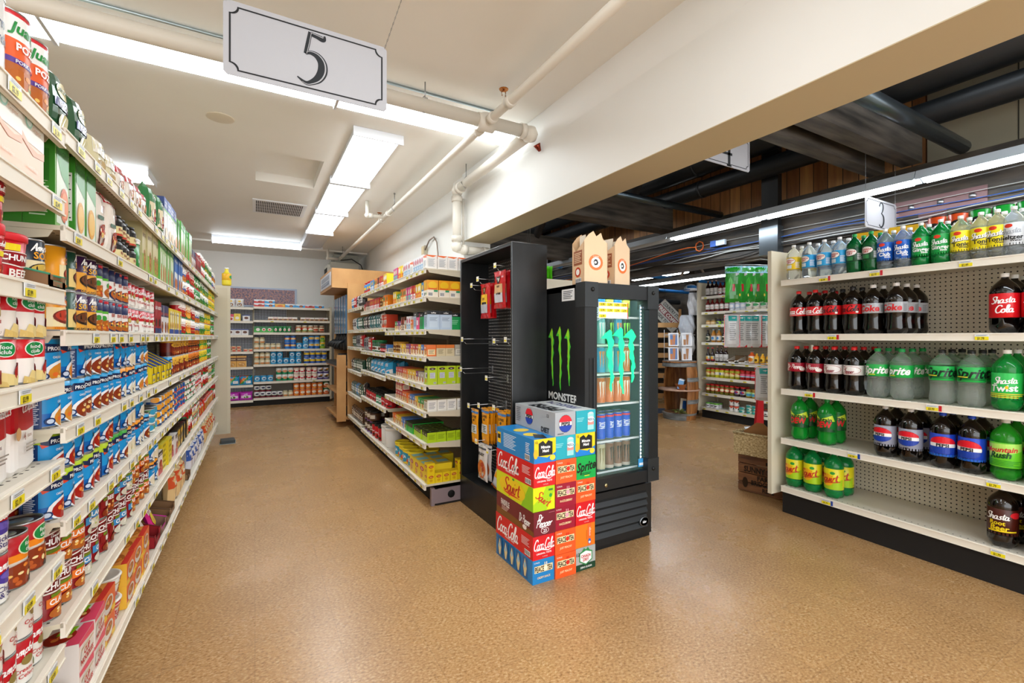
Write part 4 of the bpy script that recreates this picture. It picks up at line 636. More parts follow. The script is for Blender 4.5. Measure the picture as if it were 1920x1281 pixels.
jar('beet', 'dark beet jar with purple label', .04, .14, '2a1018', (.25, .62), 'e8e0d0', [('e', .1, .5, .26, .42, '4a3aa0'), ('e', .2, .6, .16, .2, 'd8402c')], 'c8221c')
jar('relish', 'relish jar with green label', .042, .12, 'a8832c', (.2, .7), 'b8d89a', [('e', .1, .4, .3, .3, '4aa0c8')], 'b0883c')
jar('tanj', 'squat tan spread jar', .04, .075, 'b8863c', (.15, .6), 'e8c898', [], '8a8a7a', shoulder=.7)
jar('limej', 'squat jar with lime label', .04, .085, '3a3a4a', (.05, .55), 'a8d83a', [('e', 0, .5, .2, .3, '5a3a7a')], '2a2430', shoulder=.7)
jar('bluej', 'squat blue lidded tub', .042, .07, '5f9ad0', (.2, .6), 'dfeaf4', [], '3f7fc0', shoulder=.75)
can('milkc', 'white can with bull head and green top', .036, .085, [(0, .7, 'e6e4ea'), (.7, 1, '6ab83a')], [('p', [(-.3, .55), (-.1, .3), (.1, .3), (.3, .55), (.1, .45), (-.1, .45)], '1c1a3a')], kind='milk_can')
can('olivec', 'red white and black olive can', .036, .085, [(0, .3, 'ece8e4'), (.3, .6, '1a1a1c'), (.6, 1, 'c84a2a')], [('p', [(-.4, .5), (-.1, .75), (.1, .5), (.4, .75), (.3, .3), (-.2, .3)], 'e8e4e0')], kind='olive_can')
can('tealc', 'flat teal and white can', .042, .042, [(0, 1, 'dfe8dc')], [('e', 0, .5, .3, .36, '2f9a9a'), ('r', -.5, .0, .5, .15, '3fa04a')], kind='fish_tin', cat='tin')
jar('honey', 'dark jar with white label', .042, .1, '3a1c10', (.15, .7), 'e8e4e0', [('p', [(-.2, .2), (0, .5), (.2, .2)], '3a2a1c')], '8a3a1c', shoulder=.82)
# --- tall drink cans in the cooler
def tall(key, nm, bands, art, r=.031, h=.158):
    can(key, nm, r, h, bands, art, kind='energy_drink_can', lid='c9cccf', seg=20)
CL = lambda c: [('p', [(x-.05, .82), (x+.09, .85), (x+.05, .6), (x+.06, .4), (x, .18), (x+.0, .5), (x-.03, .7)], c) for x in (-.18, .0, .18)]
tall('mgrn', 'black energy can with green claws', [(0, 1, '12160f')], CL('8fe01c')+[T('MONSTER', 0, .1, .07, 'e8e8e8')])
tall('mteal', 'pale teal energy can', [(0, 1, '7fd0c8')], CL('f2f2f2')); tall('mblue', 'blue energy can with orange claws', [(0, 1, '3f9fc8')], CL('f08a2c'))
tall('mornge', 'orange energy can', [(0, 1, 'd8742c')], CL('f4e8d8')); tall('mwhite', 'pale lilac energy can', [(0, 1, 'cfd4e6')], CL('8a90b0'))
tall('nos', 'bright blue energy can', [(0, 1, '1c4fc8')], [T('NOS', 0, .55, .3, 'e8eef8', rot=90, fit=.4, b=.03), ('r', -.5, .85, .5, .92, 'd8202c')])
tall('coff', 'bronze coffee energy can', [(0, .12, 'c8b8a8'), (.12, 1, '8a5f48')], CL('3a2018')); tall('gold', 'champagne gold energy can', [(0, 1, 'c9bf9a')], CL('8a7a4a'))
tall('myel', 'yellow green energy can', [(0, 1, 'c9dc1c')], CL('1a1c12'))
bottle('watb', 'small clear bottle with blue label', .03, .19, '9fc8d8', 'gloss', (.3, .62), '2a7fd0', [], '4fb03c', kind='drink_bottle', waist=1, neck=.4, shoulder=.66, lobes=False, seg=14)
bottle('greeb', 'small green drink bottle', .03, .19, '5fae3a', 'gloss', (.3, .62), 'd8e04a', [], '2f3a4a', kind='drink_bottle', waist=1, neck=.4, shoulder=.66, lobes=False, seg=14)
bag('gumg', 'bright green candy pack', .13, .11, .02, '5ac81c', [('e', 0, .5, .3, .3, 'f2d83a'), ('e', .05, .5, .2, .18, 'e0502c')], kind='candy_pack')
nb = [('p', [(-.5, 1), (.5, 1), (.5, .72), (-.5, .86)], 'e8486a'), ('e', 0, .42, .4, .36, 'e6e2da'), T('CUP', 0, .5, .2, 'c8202c', b=.035, fit=.5), T('NOODLES', 0, .26, .18, 'c8202c', b=.035, fit=.8), ('lines', -.4, .64, .4, .7, 1, 'c9a24a')]
carton('noodbx', 'white boxed noodle cup, pink top', .115, .115, .085, 'f0e6e0', nb, side='ece4de', top='e9dcd8', tart=[('p', [(-.5, 0), (.5, 0), (.5, .2), (-.5, .3)], 'e8486a'), ('f', 0, .5, .34, .3, REDF, 10, 3), ('p', [(.05, .3), (.4, .25), (.42, .55), (.08, .6)], '8fd01c'), T('BIG', .24, .42, .14, '2a6a1c', b=.03)], kind='noodle_box')
carton('noodbo', 'orange and yellow boxed noodle bowl', .13, .12, .085, 'e8642c', [('r', -.5, 0, .5, .24, 'f2c83c'), ('e', -.05, .5, .36, .34, 'dcd8d2'), ('f', -.05, .56, .28, .2, FOOD, 10, 4), T('RAMEN', 0, .12, .14, 'b81a22', b=.02)], side='f0b83c', top='f0a04a', tart=[('f', 0, .5, .36, .34, FOOD, 12, 3), ('r', -.5, .0, .5, .16, 'd8342c')], kind='noodle_box')
# ------------------------------------------------ the building
def slab(name, x0, y0, z0, x1, y1, z1, mat):
    b = MB(); b.box(x0, y0, z0, x1, y1, z1); return struct(b.build(name, mat=mat))
slab('floor', -4.5, -4, -.05, 9, 11, 0, 'floor')
def ceiling():
    b = MB(); z = 2.85; X0, X1, Y0, Y1 = -4.5, 2.09, -3, 10.1; hx0, hx1, hy0, hy1 = .005, .55, 4.47, 5.33
    for a in ((X0, Y0, hx0, Y1), (hx1, Y0, X1, Y1), (hx0, Y0, hx1, hy0), (hx0, hy1, hx1, Y1)): b.box(a[0], a[1], z, a[2], a[3], z+.12)
    b.box(hx0-.01, hy0-.01, z+.09, hx1+.01, hy1+.01, z+.14)
    return struct(b.build('ceiling', mat='ceil'))
ceiling()
slab('wall_back', -4.5, 9.93, 0, 2.1, 10.1, 2.85, 'wall')
slab('wall_left', -4.6, -3, 0, -4.5, 10.1, 2.85, 'wall')
slab('wall_right', 1.87, 4.44, 0, 2.09, 9.93, 2.85, 'wall')
slab('trim_1', 1.80, 4.16, 0, 2.09, 4.44, 2.85, 'wall')
slab('trim_2', -4.5, 8.95, 2.822, 1.87, 9.93, 2.85, 'ceil')
def beam():
    b = MB(); x0, x1, z0, z1 = 1.80, 2.09, 2.2, 2.85
    prof = [(x0, z0), (x1, z0), (x1, 3.6), (x1-.03, 3.6), (x1-.03, z1), (x0-.02, z1), (x0-.012, z1-.1), (x0, z1-.2)]
    n = len(prof)
    for i in range(n):
        a, c = prof[i], prof[(i+1) % n]; b.face([(a[0], -3, a[1]), (a[0], 4.16, a[1]), (c[0], 4.16, c[1]), (c[0], -3, c[1])], 'dcdad4')
    o = struct(b.build('trim_3')); o['label'] = 'deep off-white plaster beam spanning the opening'; o.data.materials[0] = M['wall']
    s = MB(); s.box(x0, -3, z0-.004, x1, 4.16, z0, 'c3b494', 'matte'); struct(s.build('trim_4'))
beam()
# timber hall beyond the opening
slab('wall_east', 7.6, -3, 0, 7.75, 11, 3.6, 'darkwood')
slab('wall_north', 2.1, 9.9, 0, 7.6, 10.1, 3.6, 'darkwood')
b = MB(); b.box(2.06, -3, 3.6, 7.7, 11, 3.7, '2a2522', 'matte'); struct(b.build('ceiling_timber'))
def thing_box(name, label, cat, x0, y0, z0, x1, y1, z1, mat, col='ffffff', group=None):
    b = MB(); b.box(0, 0, 0, x1-x0, y1-y0, z1-z0, col, mat if mat in ('paint', 'matte', 'metal', 'gloss') else 'paint')
    o = b.build(name, mat=None if mat in ('paint', 'matte', 'metal', 'gloss') else mat, loc=(x0, y0, z0)); return tag(o, label, cat, group)
slab('trim_5', 4.27, 1.42, 2.47, 4.33, 9.9, 3.6, 'planks')
def boards():
    b = MB(); b.box(4.27, -3, 2.47, 4.33, 1.41, 3.6, 'a59c86', 'matte')
    for y in (.95, .35, -.3): b.box(4.268, y, 2.47, 4.27, y+.006, 3.6, '3a362e', 'matte')
    for y in (1.0, .9, .3): b.box(4.266, y, 3.05, 4.27, y+.008, 3.058, '1a1816', 'matte')
    struct(b.build('trim_6'))
boards()
o = slab('trim_7', 4.1, -3, 2.0, 4.33, 8.5, 2.47, 'darkwood'); o['label'] = 'long dark timber header carrying the cables'
for i, (y0, y1, z0, z1, lb) in enumerate(((1.38, 1.5, 2.48, 2.76, 'nearest dark cross beam with a bare knot patch'), (1.6, 1.7, 2.47, 2.62, 'slim dark cross beam behind the nearest one'), (3.58, 3.78, 2.45, 2.74, 'dark cross beam above the paper carrier boxes'), (5.0, 5.16, 2.3, 2.58, 'farthest dark cross beam behind the black rack top'))):
    o = thing_box('timber_beam', lb, 'beam', 2.092, y0, z0, 4.098, y1, z1, 'darkwoodx', group='cross beams over the far aisle')
b = MB(); b.tube([(2.1, 1.16, 2.5), (4.06, 1.16, 2.5)], .045, '5c666d', 'metal', 14); tag(b.build('steel_pipe'), 'dark steel pipe beside the nearest cross beam', 'pipe')
b = MB(); b.tube([(2.1, 2.95, 2.47), (4.06, 2.95, 2.47)], .032, '4f5a62', 'metal', 14); tag(b.build('steel_pipe'), 'dark steel pipe in front of the middle cross beam', 'pipe')
for z, r, x, lb in ((2.76, .085, 3.98, 'lower round black duct along the plank wall'), (3.02, .14, 3.92, 'upper thick black duct along the plank wall')):
    b = MB(); b.tube([(x, -2.8, z), (x, 8.2, z)], r, '14171a', 'paint', 20)
    for y in (1.9, 3.1, 4.6): b.lathe([(r*1.0, -.012), (r*1.05, -.012), (r*1.05, .012), (r, .012)], '1f2326', 20, 'paint', T=Matrix.Translation((x, y, z)) @ Matrix.Rotation(PI/2, 4, 'X'))
    tag(b.build('air_duct'), lb, 'duct', 'black ducts')
for y, lb in ((2.36, 'black timber post with steel shoe, left of the hanging sign'), (6.0, 'black timber post behind the middle cross beam')):
    t = empty('timber_post', lb, 'post', (4.03, y, 2.02)); b = MB(); b.box(0, 0, .1, .06, .15, 1.3); b.build('post_shaft', t, 'blackboard')
    b = MB(); b.box(-.02, -.01, -.03, .068, .16, .22, '6f767c', 'metal'); b.build('steel_shoe', t)
for (x, y0, z0, y1, z1, lb) in ((3.6, 3.2, 3.6, 3.7, 2.75, 'diagonal dark brace above the middle cross beam'), (3.2, 4.2, 3.6, 5.02, 2.56, 'diagonal dark brace near the far cross beam')):
    b = MB(); b.tube([(x, y0, z0), (x, y1, z1)], .06, '2c2724', 'matte', 4); tag(b.build('timber_brace'), lb, 'brace')
# bolted steel plate and junction block
t = empty('bolted_plate', 'maroon steel plate with hex bolts on the timber header', 'plate', (4.09, 1.5, 2.12))
b = MB(); b.box(0, -.45, 0, .01, .1, .11, '6a4a4c', 'paint'); b.box(0, -.25, -.16, .01, -.1, .0, '6a4a4c', 'paint'); b.build('plate', t)
for y in (-.38, -.22, -.06): b = MB(); b.lathe([(.02, 0), (.02, .004), (.011, .005), (.011, .016), (0, .016)], 'a5a5a8', 6, 'metal', T=Matrix.Translation((0, y, .055)) @ Matrix.Rotation(-PI/2, 4, 'Y')); b.build('hex_bolt', t)
def cable(label, pts, r, col, name='cable'):
    P_ = []
    for i in range(len(pts)-1):
        for k in range(6):
            u = k/6; s = u*u*(3-2*u); a, c = Vector(pts[i]), Vector(pts[i+1]); q = a.lerp(c, u); q.z = a.z+(c.z-a.z)*s; P_.append(q)
    P_.append(pts[-1]); b = MB(); b.tube(P_, r, col, 'paint', 6); return tag(b.build(name), label, 'cable', 'cables along the timber header')
for i, (z, sg, r, c, lb) in enumerate(((2.075, .025, .0075, 'b4b4b2', 'lowest pale cable sagging along the timber header'), (2.095, .02, .006, 'a2a2a0', 'pale cable just above the lowest one'), (2.13, .014, .005, '24509a', 'lower blue data cable on the header'), (2.155, .012, .005, '24509a', 'upper blue data cable on the header'), (2.20, .006, .004, 'a8a8a6', 'thin straight pale cable high on the header'), (2.05, .02, .009, '1a1a1c', 'thick black cable under the pale bundle'), (2.30, .01, .006, '8f9092', 'grey conduit cable near the header top'))):
    rnd = random.Random(i); n = 14; cable(lb, [(4.078-.004*(i % 3), .1+(6.4)*k/n, z+rnd.uniform(-sg, sg)*1.3) for k in range(n+1)], r*.62, c)
cable('orange extension cable looped on the timber header', [(4.06, 5.6, 2.10), (4.06, 4.4, 2.13), (4.06, 3.35, 2.21)]+[(4.06, 3.2+.05*math.cos(a), 2.2+.05*math.sin(a)) for a in [k*PI/4 for k in range(0, 14)]], .006, 'e0702c')
b = MB(); b.box(0, 0, 0, .03, .13, .05, 'c9d6e4', 'paint'); b.box(-.004, .1, -.005, .034, .16, .055, '2458b0', 'paint'); tag(b.build('cable_joiner', loc=(4.05, 2.9, 2.17)), 'blue and white cable adapter beside the orange loop', 'adapter')

# ------------------------------------------------ lights
def troffer(label, x, y, lx, ly, zt=2.85, h=.075, on=True, group='ceiling light fixtures'):
    t = empty('ceiling_light', label, 'ceiling light', (x, y, zt), group=group)
    b = MB(); b.box(-lx/2+.002, -ly/2+.014, -h*.45, lx/2-.002, ly/2-.014, -.001, 'dfe3e8', 'paint')
    e = .006
    if lx < ly:
        for s in (-1, 1): b.box(-lx/2-.012, s*ly/2-(.012 if s > 0 else 0), -h, lx/2+.012, s*ly/2+(.012 if s < 0 else 0), -.001, 'e4e7ec', 'paint')
    else:
        for s in (-1, 1): b.box(s*lx/2-(.008 if s > 0 else 0), -ly/2-.008, -h, s*lx/2+(.008 if s < 0 else 0), ly/2+.008, -.001, 'e4e7ec', 'paint')
    b.build('light_housing', t)
    d = MB(); m = 'lamp' if on else 'paint'; c = LAMPC if on else 'd3dae6'
    n = 6; pts = []
    for i in range(n+1):
        a = PI*i/n; pts.append((-math.cos(a), -.45*h-(.5*h)*math.sin(a)**.7))
    for i in range(n):
        (a, za), (q, zq) = pts[i], pts[i+1]
        if lx < ly: d.face([(a*(lx/2-e), -ly/2+.013, za), (a*(lx/2-e), ly/2-.013, za), (q*(lx/2-e), ly/2-.013, zq), (q*(lx/2-e), -ly/2+.013, zq)], c, m, True)
        else: d.face([(-lx/2+.009, a*(ly/2-e), za), (-lx/2+.009, q*(ly/2-e), zq), (lx/2-.009, q*(ly/2-e), zq), (lx/2-.009, a*(ly/2-e), za)], c, m, True)
    d.build('light_diffuser', t)
for i, (y, on, lb) in enumerate(((4.2, True, 'nearest ceiling light of the row down the aisle'), (5.46, True, 'second ceiling light of the row down the aisle'), (6.72, True, 'third ceiling light of the row down the aisle'), (7.95, False, 'unlit end fixture of the row down the aisle'))):
    troffer(lb, .84, y, .36, 1.23, on=on)
for x0, x1, lb in ((-.93, .478, 'long ceiling light behind the hanging number sign'), (.48, 1.78, 'long ceiling light running to the plaster beam'), (-2.3, -.932, 'cut-off ceiling light at the upper left corner')):
    troffer(lb, (x0+x1)/2, 3.185, x1-x0, .31, h=.03)
troffer('slim ceiling light across the far end of the aisle', .05, 8.55, 1.28, .2, h=.12)
troffer('ceiling light glimpsed over the left shelving', -1.5, 5.65, 1.25, .4)
# unseen fill lights added around the viewpoint to brighten the aisle
for x, y, lb in ((.5, -1.2, 'added fill light behind the viewpoint'), (-1.6, .4, 'added fill light over the neighbouring aisle'), (.6, .9, 'added fill light just above the viewpoint'), (.2, -2.3, 'rearmost added fill light behind the viewpoint')):
    troffer(lb, x, y, 1.3, .31, h=.04)
def strip(label, x, y0, y1, z, on=True, rods=0):
    t = empty('strip_light', label, 'strip light', (x, y0, z), group='strip lights under the timber hall')
    L = y1-y0; b = MB(); b.prism([(-.07, -.03), (-.045, .03), (.045, .03), (.07, -.03), (.05, -.018), (.0, 0), (-.05, -.018)], L, 'aeb4ba', 'paint', 'Y', 0)
    if rods:
        for y in (.2, L-.2): b.tube([(0, y, .02), (0, y, rods-z)], .004, '6a6c6e', 'metal', 6)
    b.build('light_reflector', t)
    if on:
        for s in (-1, 1): d = MB(); d.tube([(s*.03, .03, -.028), (s*.03, L-.03, -.028)], .015, LAMPC, 'tube', 10); d.build('light_tube', t)
    return t
strip('strip light above the sodas, right end of the row', 3.75, -1.2, 1.28, 2.288)
strip('strip light above the hanging aisle sign', 3.75, 1.285, 2.33, 2.288)
strip('strip light left of the black timber post', 3.75, 2.335, 3.3, 2.288)
strip('unlit grey fixture channel at the far end of the row', 3.75, 3.31, 5.6, 2.288, on=False)
strip('strip light low behind the timber header', 4.9, 3.2, 6.0, 2.02, rods=3.6)
strip('strip light over the pantry shelves', 5.2, 2.0, 3.1, 2.3, rods=3.6)
strip('far strip light above the coffee counter', 6.8, 5.6, 7.0, 2.45, rods=3.6)
strip('strip light over the drinks cooler side', 2.9, 4.5, 4.95, 2.12, rods=3.6)
strip('added fill strip light behind the viewpoint, timber hall right', 5.6, -2.6, -.4, 3.1, rods=3.6)  # out of view, added to brighten the timber hall
strip('added fill strip light behind the viewpoint, timber hall left', 3.0, -2.8, -.5, 3.1, rods=3.6)  # second unseen lamp added for the planks and beams
strip('added fill strip light for the sodas, hidden by the beam', 2.5, -2.4, .8, 2.55, rods=3.6)  # added out of sight to lift the soda shelves
strip('added fill strip light high above the near cross beams', 3.1, .0, 1.0, 3.3, rods=3.6)  # added above the frame as extra light on planks and beams
# ------------------------------------------------ ceiling fittings
t = empty('air_vent', 'white slotted air vent in the ceiling', 'vent', (.265, 6.35, 2.85))
b = MB(); b.box(-.29, -.31, -.012, .29, .31, -.001, 'e6e7ea', 'paint'); b.build('vent_frame', t)
b = MB()
for r_ in range(4):
    for k in range(26): b.box(-.255+k*.0196, -.27+r_*.137, -.0135, -.255+k*.0196+.011, -.27+r_*.137+.12, -.0121, '3b3d42', 'matte')
b.build('vent_slots', t)
b = MB(); b.lathe([(.09, 0), (.09, -.004), (.085, -.006), (0, -.006)], 'd8cdb8', 28, 'paint'); tag(b.build('ceiling_blank_plate', loc=(-.22, 3.94, 2.85)), 'round cream blanking cap on the ceiling', 'ceiling cap')
WP = 'dcd6ca'
def elbow(b, p, r): b.lathe([(0, -r), (r*.75, -r*.7), (r, 0), (r*.75, r*.7), (0, r)], WP, 14, 'paint', cx=p[0], cy=p[1], cz=p[2])
def coll(b, p, ax, r, L=.05):
    d = {'X': Matrix.Rotation(PI/2, 4, 'Y'), 'Y': Matrix.Rotation(PI/2, 4, 'X'), 'Z': Matrix()}[ax]
    b.lathe([(r*.9, -L/2), (r, -L/2), (r, L/2), (r*.9, L/2)], WP, 16, 'paint', T=Matrix.Translation(p) @ d)
t = empty('sprinkler_pipe', 'white sprinkler pipework along and across the ceiling', 'pipe', (1.35, 0, 2.68))
b = MB(); b.tube([(0, -2.5, 0), (0, 8.87, 0)], .027, WP, 'paint', 16); 
for y in (2.42, 2.66, 2.86, 5.3, 5.65): coll(b, (0, y, 0), 'Y', .036)
b.build('pipe_run', t)
b = MB(); b.tube([(0, 5.5, 0), (-.16, 5.5, 0), (-.2, 5.5, .01), (-.2, 5.5, .165)], .022, WP, 'paint', 12); coll(b, (-.16, 5.5, 0), 'X', .03); elbow(b, (-.2, 5.5, .0), .032); b.build('pipe_branch', t)
b = MB(); b.tube([(0, 8.85, 0), (-.16, 8.85, 0), (-.2, 8.85, .01), (-.2, 8.85, .16)], .022, WP, 'paint', 12); elbow(b, (-.2, 8.85, .0), .032); b.build('pipe_branch', t)
def sprink(y):
    h = MB(); h.lathe([(.012, .02), (.014, .05), (.007, .06), (.007, .075), (.012, .08)], WP, 10, 'paint', cy=y)
    for s in (-1, 1): h.tube([(s*.012, y, .07), (s*.014, y, .095), (0, y, .11)], .003, 'b5702c', 'metal', 6)
    h.lathe([(.028, .11), (.03, .114), (0, .117)], 'b5702c', 12, 'metal', cy=y); h.build('sprinkler_head', t)
sprink(2.5); sprink(5.75)
def hanger(x, y, z, par, r=.03, base=2.68):
    h = MB(); h.tube([(x, y, 2.85-base), (x, y, z+r)], .004, '9a9c9e', 'metal', 6)
    h.lathe([(.012, 0), (.012, .008), (0, .008)], '9a9c9e', 8, 'metal', cx=x, cy=y, cz=2.835-par.location.z)
    h.tube([(x, y, z+r+.02), (x-.012, y, z+r+.005), (x-r-.004, y, z), (x-.01, y, z-r-.002), (x+r, y, z-.004), (x+.01, y, z+r+.01)], .0035, 'a4a6a8', 'metal', 6); h.build('pipe_hanger', par)
hanger(0, 5.05, 0, t); hanger(0, 8.5, 0, t)
t2 = bpy.data.objects.new('cross_pipe', None); C.objects.link(t2); t2.parent = t; t2.location = (-1.35, 2.76, .02)
b = MB(); b.tube([(-4.4, 0, 0), (1.66, 0, 0)], .042, WP, 'paint', 18)
coll(b, (1.35, 0, -.01), 'X', .056, .12); elbow(b, (1.35, 0, 0), .06); elbow(b, (1.7, 0, -.01), .06); coll(b, (1.64, 0, 0), 'X', .052, .04)
b.tube([(1.7, 0, -.01), (1.7, 1.28, -.03)], .042, WP, 'paint', 18); elbow(b, (1.7, 1.33, -.04), .056); coll(b, (1.7, 1.26, -.03), 'Y', .052)
b.tube([(1.7, 1.34, -.05), (1.7, 1.34, -.60)], .042, WP, 'paint', 18); coll(b, (1.7, 1.34, -.12), 'Z', .052); coll(b, (1.7, 1.34, -.5), 'Z', .052); elbow(b, (1.7, 1.34, -.58), .056)
b.tube([(1.7, 1.34, -.6), (2.05, 1.34, -.6)], .038, WP, 'paint', 18); coll(b, (1.78, 1.34, -.6), 'X', .05); coll(b, (2.0, 1.34, -.6), 'X', .046)
b.tube([(1.775, 1.36, -.1), (1.775, 1.36, -.55)], .012, WP, 'paint', 10)
b.build('pipe_run', t2)
hanger(.93, 0, 0, t2, .045, 2.70); hanger(1.7, 1.12, -.03, t2, .045, 2.70)
h = MB(); h.lathe([(.028, 0), (.02, .02), (.01, .05), (0, .052)], '8a3a2a', 12, 'metal', T=Matrix.Translation((1.76, .0, -.07)) @ Matrix.Rotation(2.6, 4, 'Y')); h.build('sprinkler_head', t2)
b = MB(); b.tube([(-4.2, 2.86, 2.838), (1.5, 2.86, 2.838)], .009, 'a8b6ba', 'metal', 8); tag(b.build('conduit'), 'thin grey conduit beside the long ceiling light', 'conduit')
t = empty('junction_box', 'small beige junction box with bent conduit on the white wall', 'junction box', (1.868, 5.5, 2.33))
b = MB(); b.box(-.045, -.05, -.055, 0, .05, .055, 'c9c0ac', 'metal'); b.box(-.05, -.04, -.045, -.045, .04, .045, 'cdb98c', 'paint'); b.build('box_body', t)
b = MB(); b.tube([(-.03, -.05, 0), (-.03, -.2, .09), (-.03, -.36, .1), (-.03, -.46, .02), (-.03, -.5, -.12), (-.03, -.5, -.55)], .009, '9c8f86', 'metal', 8); b.build('conduit', t)
t = empty('air_conditioner', 'grey air unit hung high in the far corner', 'air conditioner', (1.42, 8.9, 2.3))
b = MB(); b.box(-.22, 0, -.02, .28, .45, .33, 'b9b8ab', 'paint'); b.box(-.15, -.02, .33, .28, .4, .47, '8f938c', 'paint'); b.build('unit_body', t)
b = MB(); b.box(-.27, -.03, -.22, -.225, .42, .27, 'd9d7cd', 'paint'); b.box(-.275, .02, .0, -.27, .18, .22, '3a3a38', 'matte'); b.box(-.275, .22, .0, -.27, .37, .22, '3a3a38', 'matte'); b.box(-.26, -.035, -.05, -.03, -.03, .22, 'cbc9bf', 'paint'); b.build('front_panel', t)
b = MB(); b.tube([(-.05, -.01, .36), (.15, -.03, .4), (.32, -.03, .3), (.38, -.03, .1), (.38, -.03, -.1)], .011, '1c1c1e', 'paint', 8); b.build('power_cord', t)
# hanging aisle signs
def sign(label, x0, y, z0, w, h, num, chains, fs=.62):
    t = empty('aisle_sign', label, 'sign', (x0+w/2, y, z0))
    b = MB(); c = .012; pts = [(-w/2+c, 0), (w/2-c, 0), (w/2, c), (w/2, h-c), (w/2-c, h), (-w/2+c, h), (-w/2, h-c), (-w/2, c)]
    b.prism(pts, .004, 'a9a9ae', 'paint', 'Y', -.002); b.build('sign_board', t)
    b = MB(); m = w*.03; r = w*.045
    def bd(off, th):
        a = m+off; L = []
        for (cx, cz, a0) in ((w/2-a, h-a, 270), (-w/2+a, h-a, 360), (-w/2+a, a, 90), (w/2-a, a, 180)):
            for k in range(7):
                th_ = math.radians(a0-15*k); L.append((cx+r*math.cos(th_), cz+r*math.sin(th_)))
        n = len(L); cz = h/2
        for i in range(n):
            p, q = L[i], L[(i+1) % n]; ip = (p[0]*(1-th/w*2), cz+(p[1]-cz)*(1-th/h*2)); iq = (q[0]*(1-th/w*2), cz+(q[1]-cz)*(1-th/h*2))
            b.face([(p[0], -.0026, p[1]), (q[0], -.0026, q[1]), (iq[0], -.0026, iq[1]), (ip[0], -.0026, ip[1])], '1c1d1f', 'matte')
    bd(0, w*.011); b.build('sign_border', t)
    # numeral drawn as strokes with swelling width
    b = MB(); S = h*fs
    if num == '5': strokes = [[(-.02, .5, .045), (-.06, .28, .05), (-.10, .08, .045)], [(-.02, .47, .05), (.1, .45, .06), (.2, .43, .07), (.235, .50, .012)], [(-.10, .08, .03), (-.02, .12, .05), (.1, .09, .08), (.185, -.02, .105), (.19, -.18, .115), (.12, -.33, .10), (.0, -.43, .065), (-.1, -.46, .045), (-.24, -.38, .014)]]
    elif num == '3': strokes = [[(-.17, .33, .05), (-.1, .45, .035), (.02, .5, .035), (.13, .42, .06), (.14, .27, .06), (.06, .12, .035), (-.02, .06, .02)], [(-.02, .06, .02), (.08, .03, .04), (.19, -.08, .07), (.19, -.28, .075), (.08, -.44, .05), (-.06, -.48, .035), (-.19, -.40, .05)]]
    else: strokes = [[(.08, .5, .05), (-.24, -.12, .03)], [(-.24, -.14, .045), (.24, -.14, .045)], [(.09, .5, .07), (.09, -.5, .07)], [(-.02, -.49, .03), (.2, -.49, .03)]]
    for s_ in strokes:
        P_ = []
        for i in range(len(s_)-1):
            for k in range(6):
                u = k/6; p0 = s_[max(i-1, 0)]; p1 = s_[i]; p2 = s_[i+1]; p3 = s_[min(i+2, len(s_)-1)]
                P_.append([.5*((2*p1[d])+(-p0[d]+p2[d])*u+(2*p0[d]-5*p1[d]+4*p2[d]-p3[d])*u*u+(-p0[d]+3*p1[d]-3*p2[d]+p3[d])*u**3) for d in range(3)])
        P_.append(list(s_[-1]))
        for i in range(len(P_)-1):
            (x1, y1, w1), (x2, y2, w2) = P_[i], P_[i+1]; kw = 1.5 if num == '5' else 1.7; w1 *= kw; w2 *= kw; dx, dy = x2-x1, y2-y1; L = math.hypot(dx, dy) or 1; nx, ny = -dy/L, dx/L
            def nrm(j):
                a, c_ = P_[max(j-1, 0)], P_[min(j+1, len(P_)-1)]; ex, ey = c_[0]-a[0], c_[1]-a[1]; l = math.hypot(ex, ey) or 1; return -ey/l, ex/l
            n1, n2 = nrm(i), nrm(i+1)
            q = [(x1+n1[0]*w1/2, y1+n1[1]*w1/2), (x1-n1[0]*w1/2, y1-n1[1]*w1/2), (x2-n2[0]*w2/2, y2-n2[1]*w2/2), (x2+n2[0]*w2/2, y2+n2[1]*w2/2)]
            b.face([(x*S, -.003, h/2+z*S) for x, z in q], '24272b', 'matte')
            if num == '5' and min(w1, w2) > .05:   # pale inline of the engraved numeral
                q = [(x1+n1[0]*w1*.34, y1+n1[1]*w1*.34), (x1+n1[0]*w1*.2, y1+n1[1]*w1*.2), (x2+n2[0]*w2*.2, y2+n2[1]*w2*.2), (x2+n2[0]*w2*.34, y2+n2[1]*w2*.34)]
                b.face([(x*S, -.0034, h/2+z*S) for x, z in q], 'a9a9ae', 'matte')
    b.build('sign_number', t)
    for sx, tx, tz in chains:
        c = MB(); a = Vector((sx*(w/2-.012), 0, h-.014)); d = Vector((tx, 0, tz))-a; n = max(4, int(d.length/.014))
        for k in range(n):
            p = a+d*(k/n); q = a+d*((k+1.25)/n); off = Vector((.0022, 0, 0)) if k % 2 else Vector((0, .0022, 0))
            c.tube([p, p.lerp(q, .5)+off, q], .0009, '8c8e90', 'metal', 5, False); c.tube([p, p.lerp(q, .5)-off, q], .0009, '8c8e90', 'metal', 5, False)
        c.build('sign_chain', t)
sign('hanging grey aisle sign reading five, with black border', -.103, 2.0, 2.23, .603, .278, '5', ((-1, -.42, .62), (1, .40, .62)), .78)
sign('hanging aisle sign reading three above the sodas', 3.606, 1.52, 2.0, .46, .212, '3', ((-1, -.235, 1.6), (1, .225, 1.6)), .82)
sign('hanging aisle sign reading four, half behind the beam', 2.15, 1.675, 2.23, .42, .2, '4', ((-1, -.2, 1.37), (1, .2, 1.37)), .95)
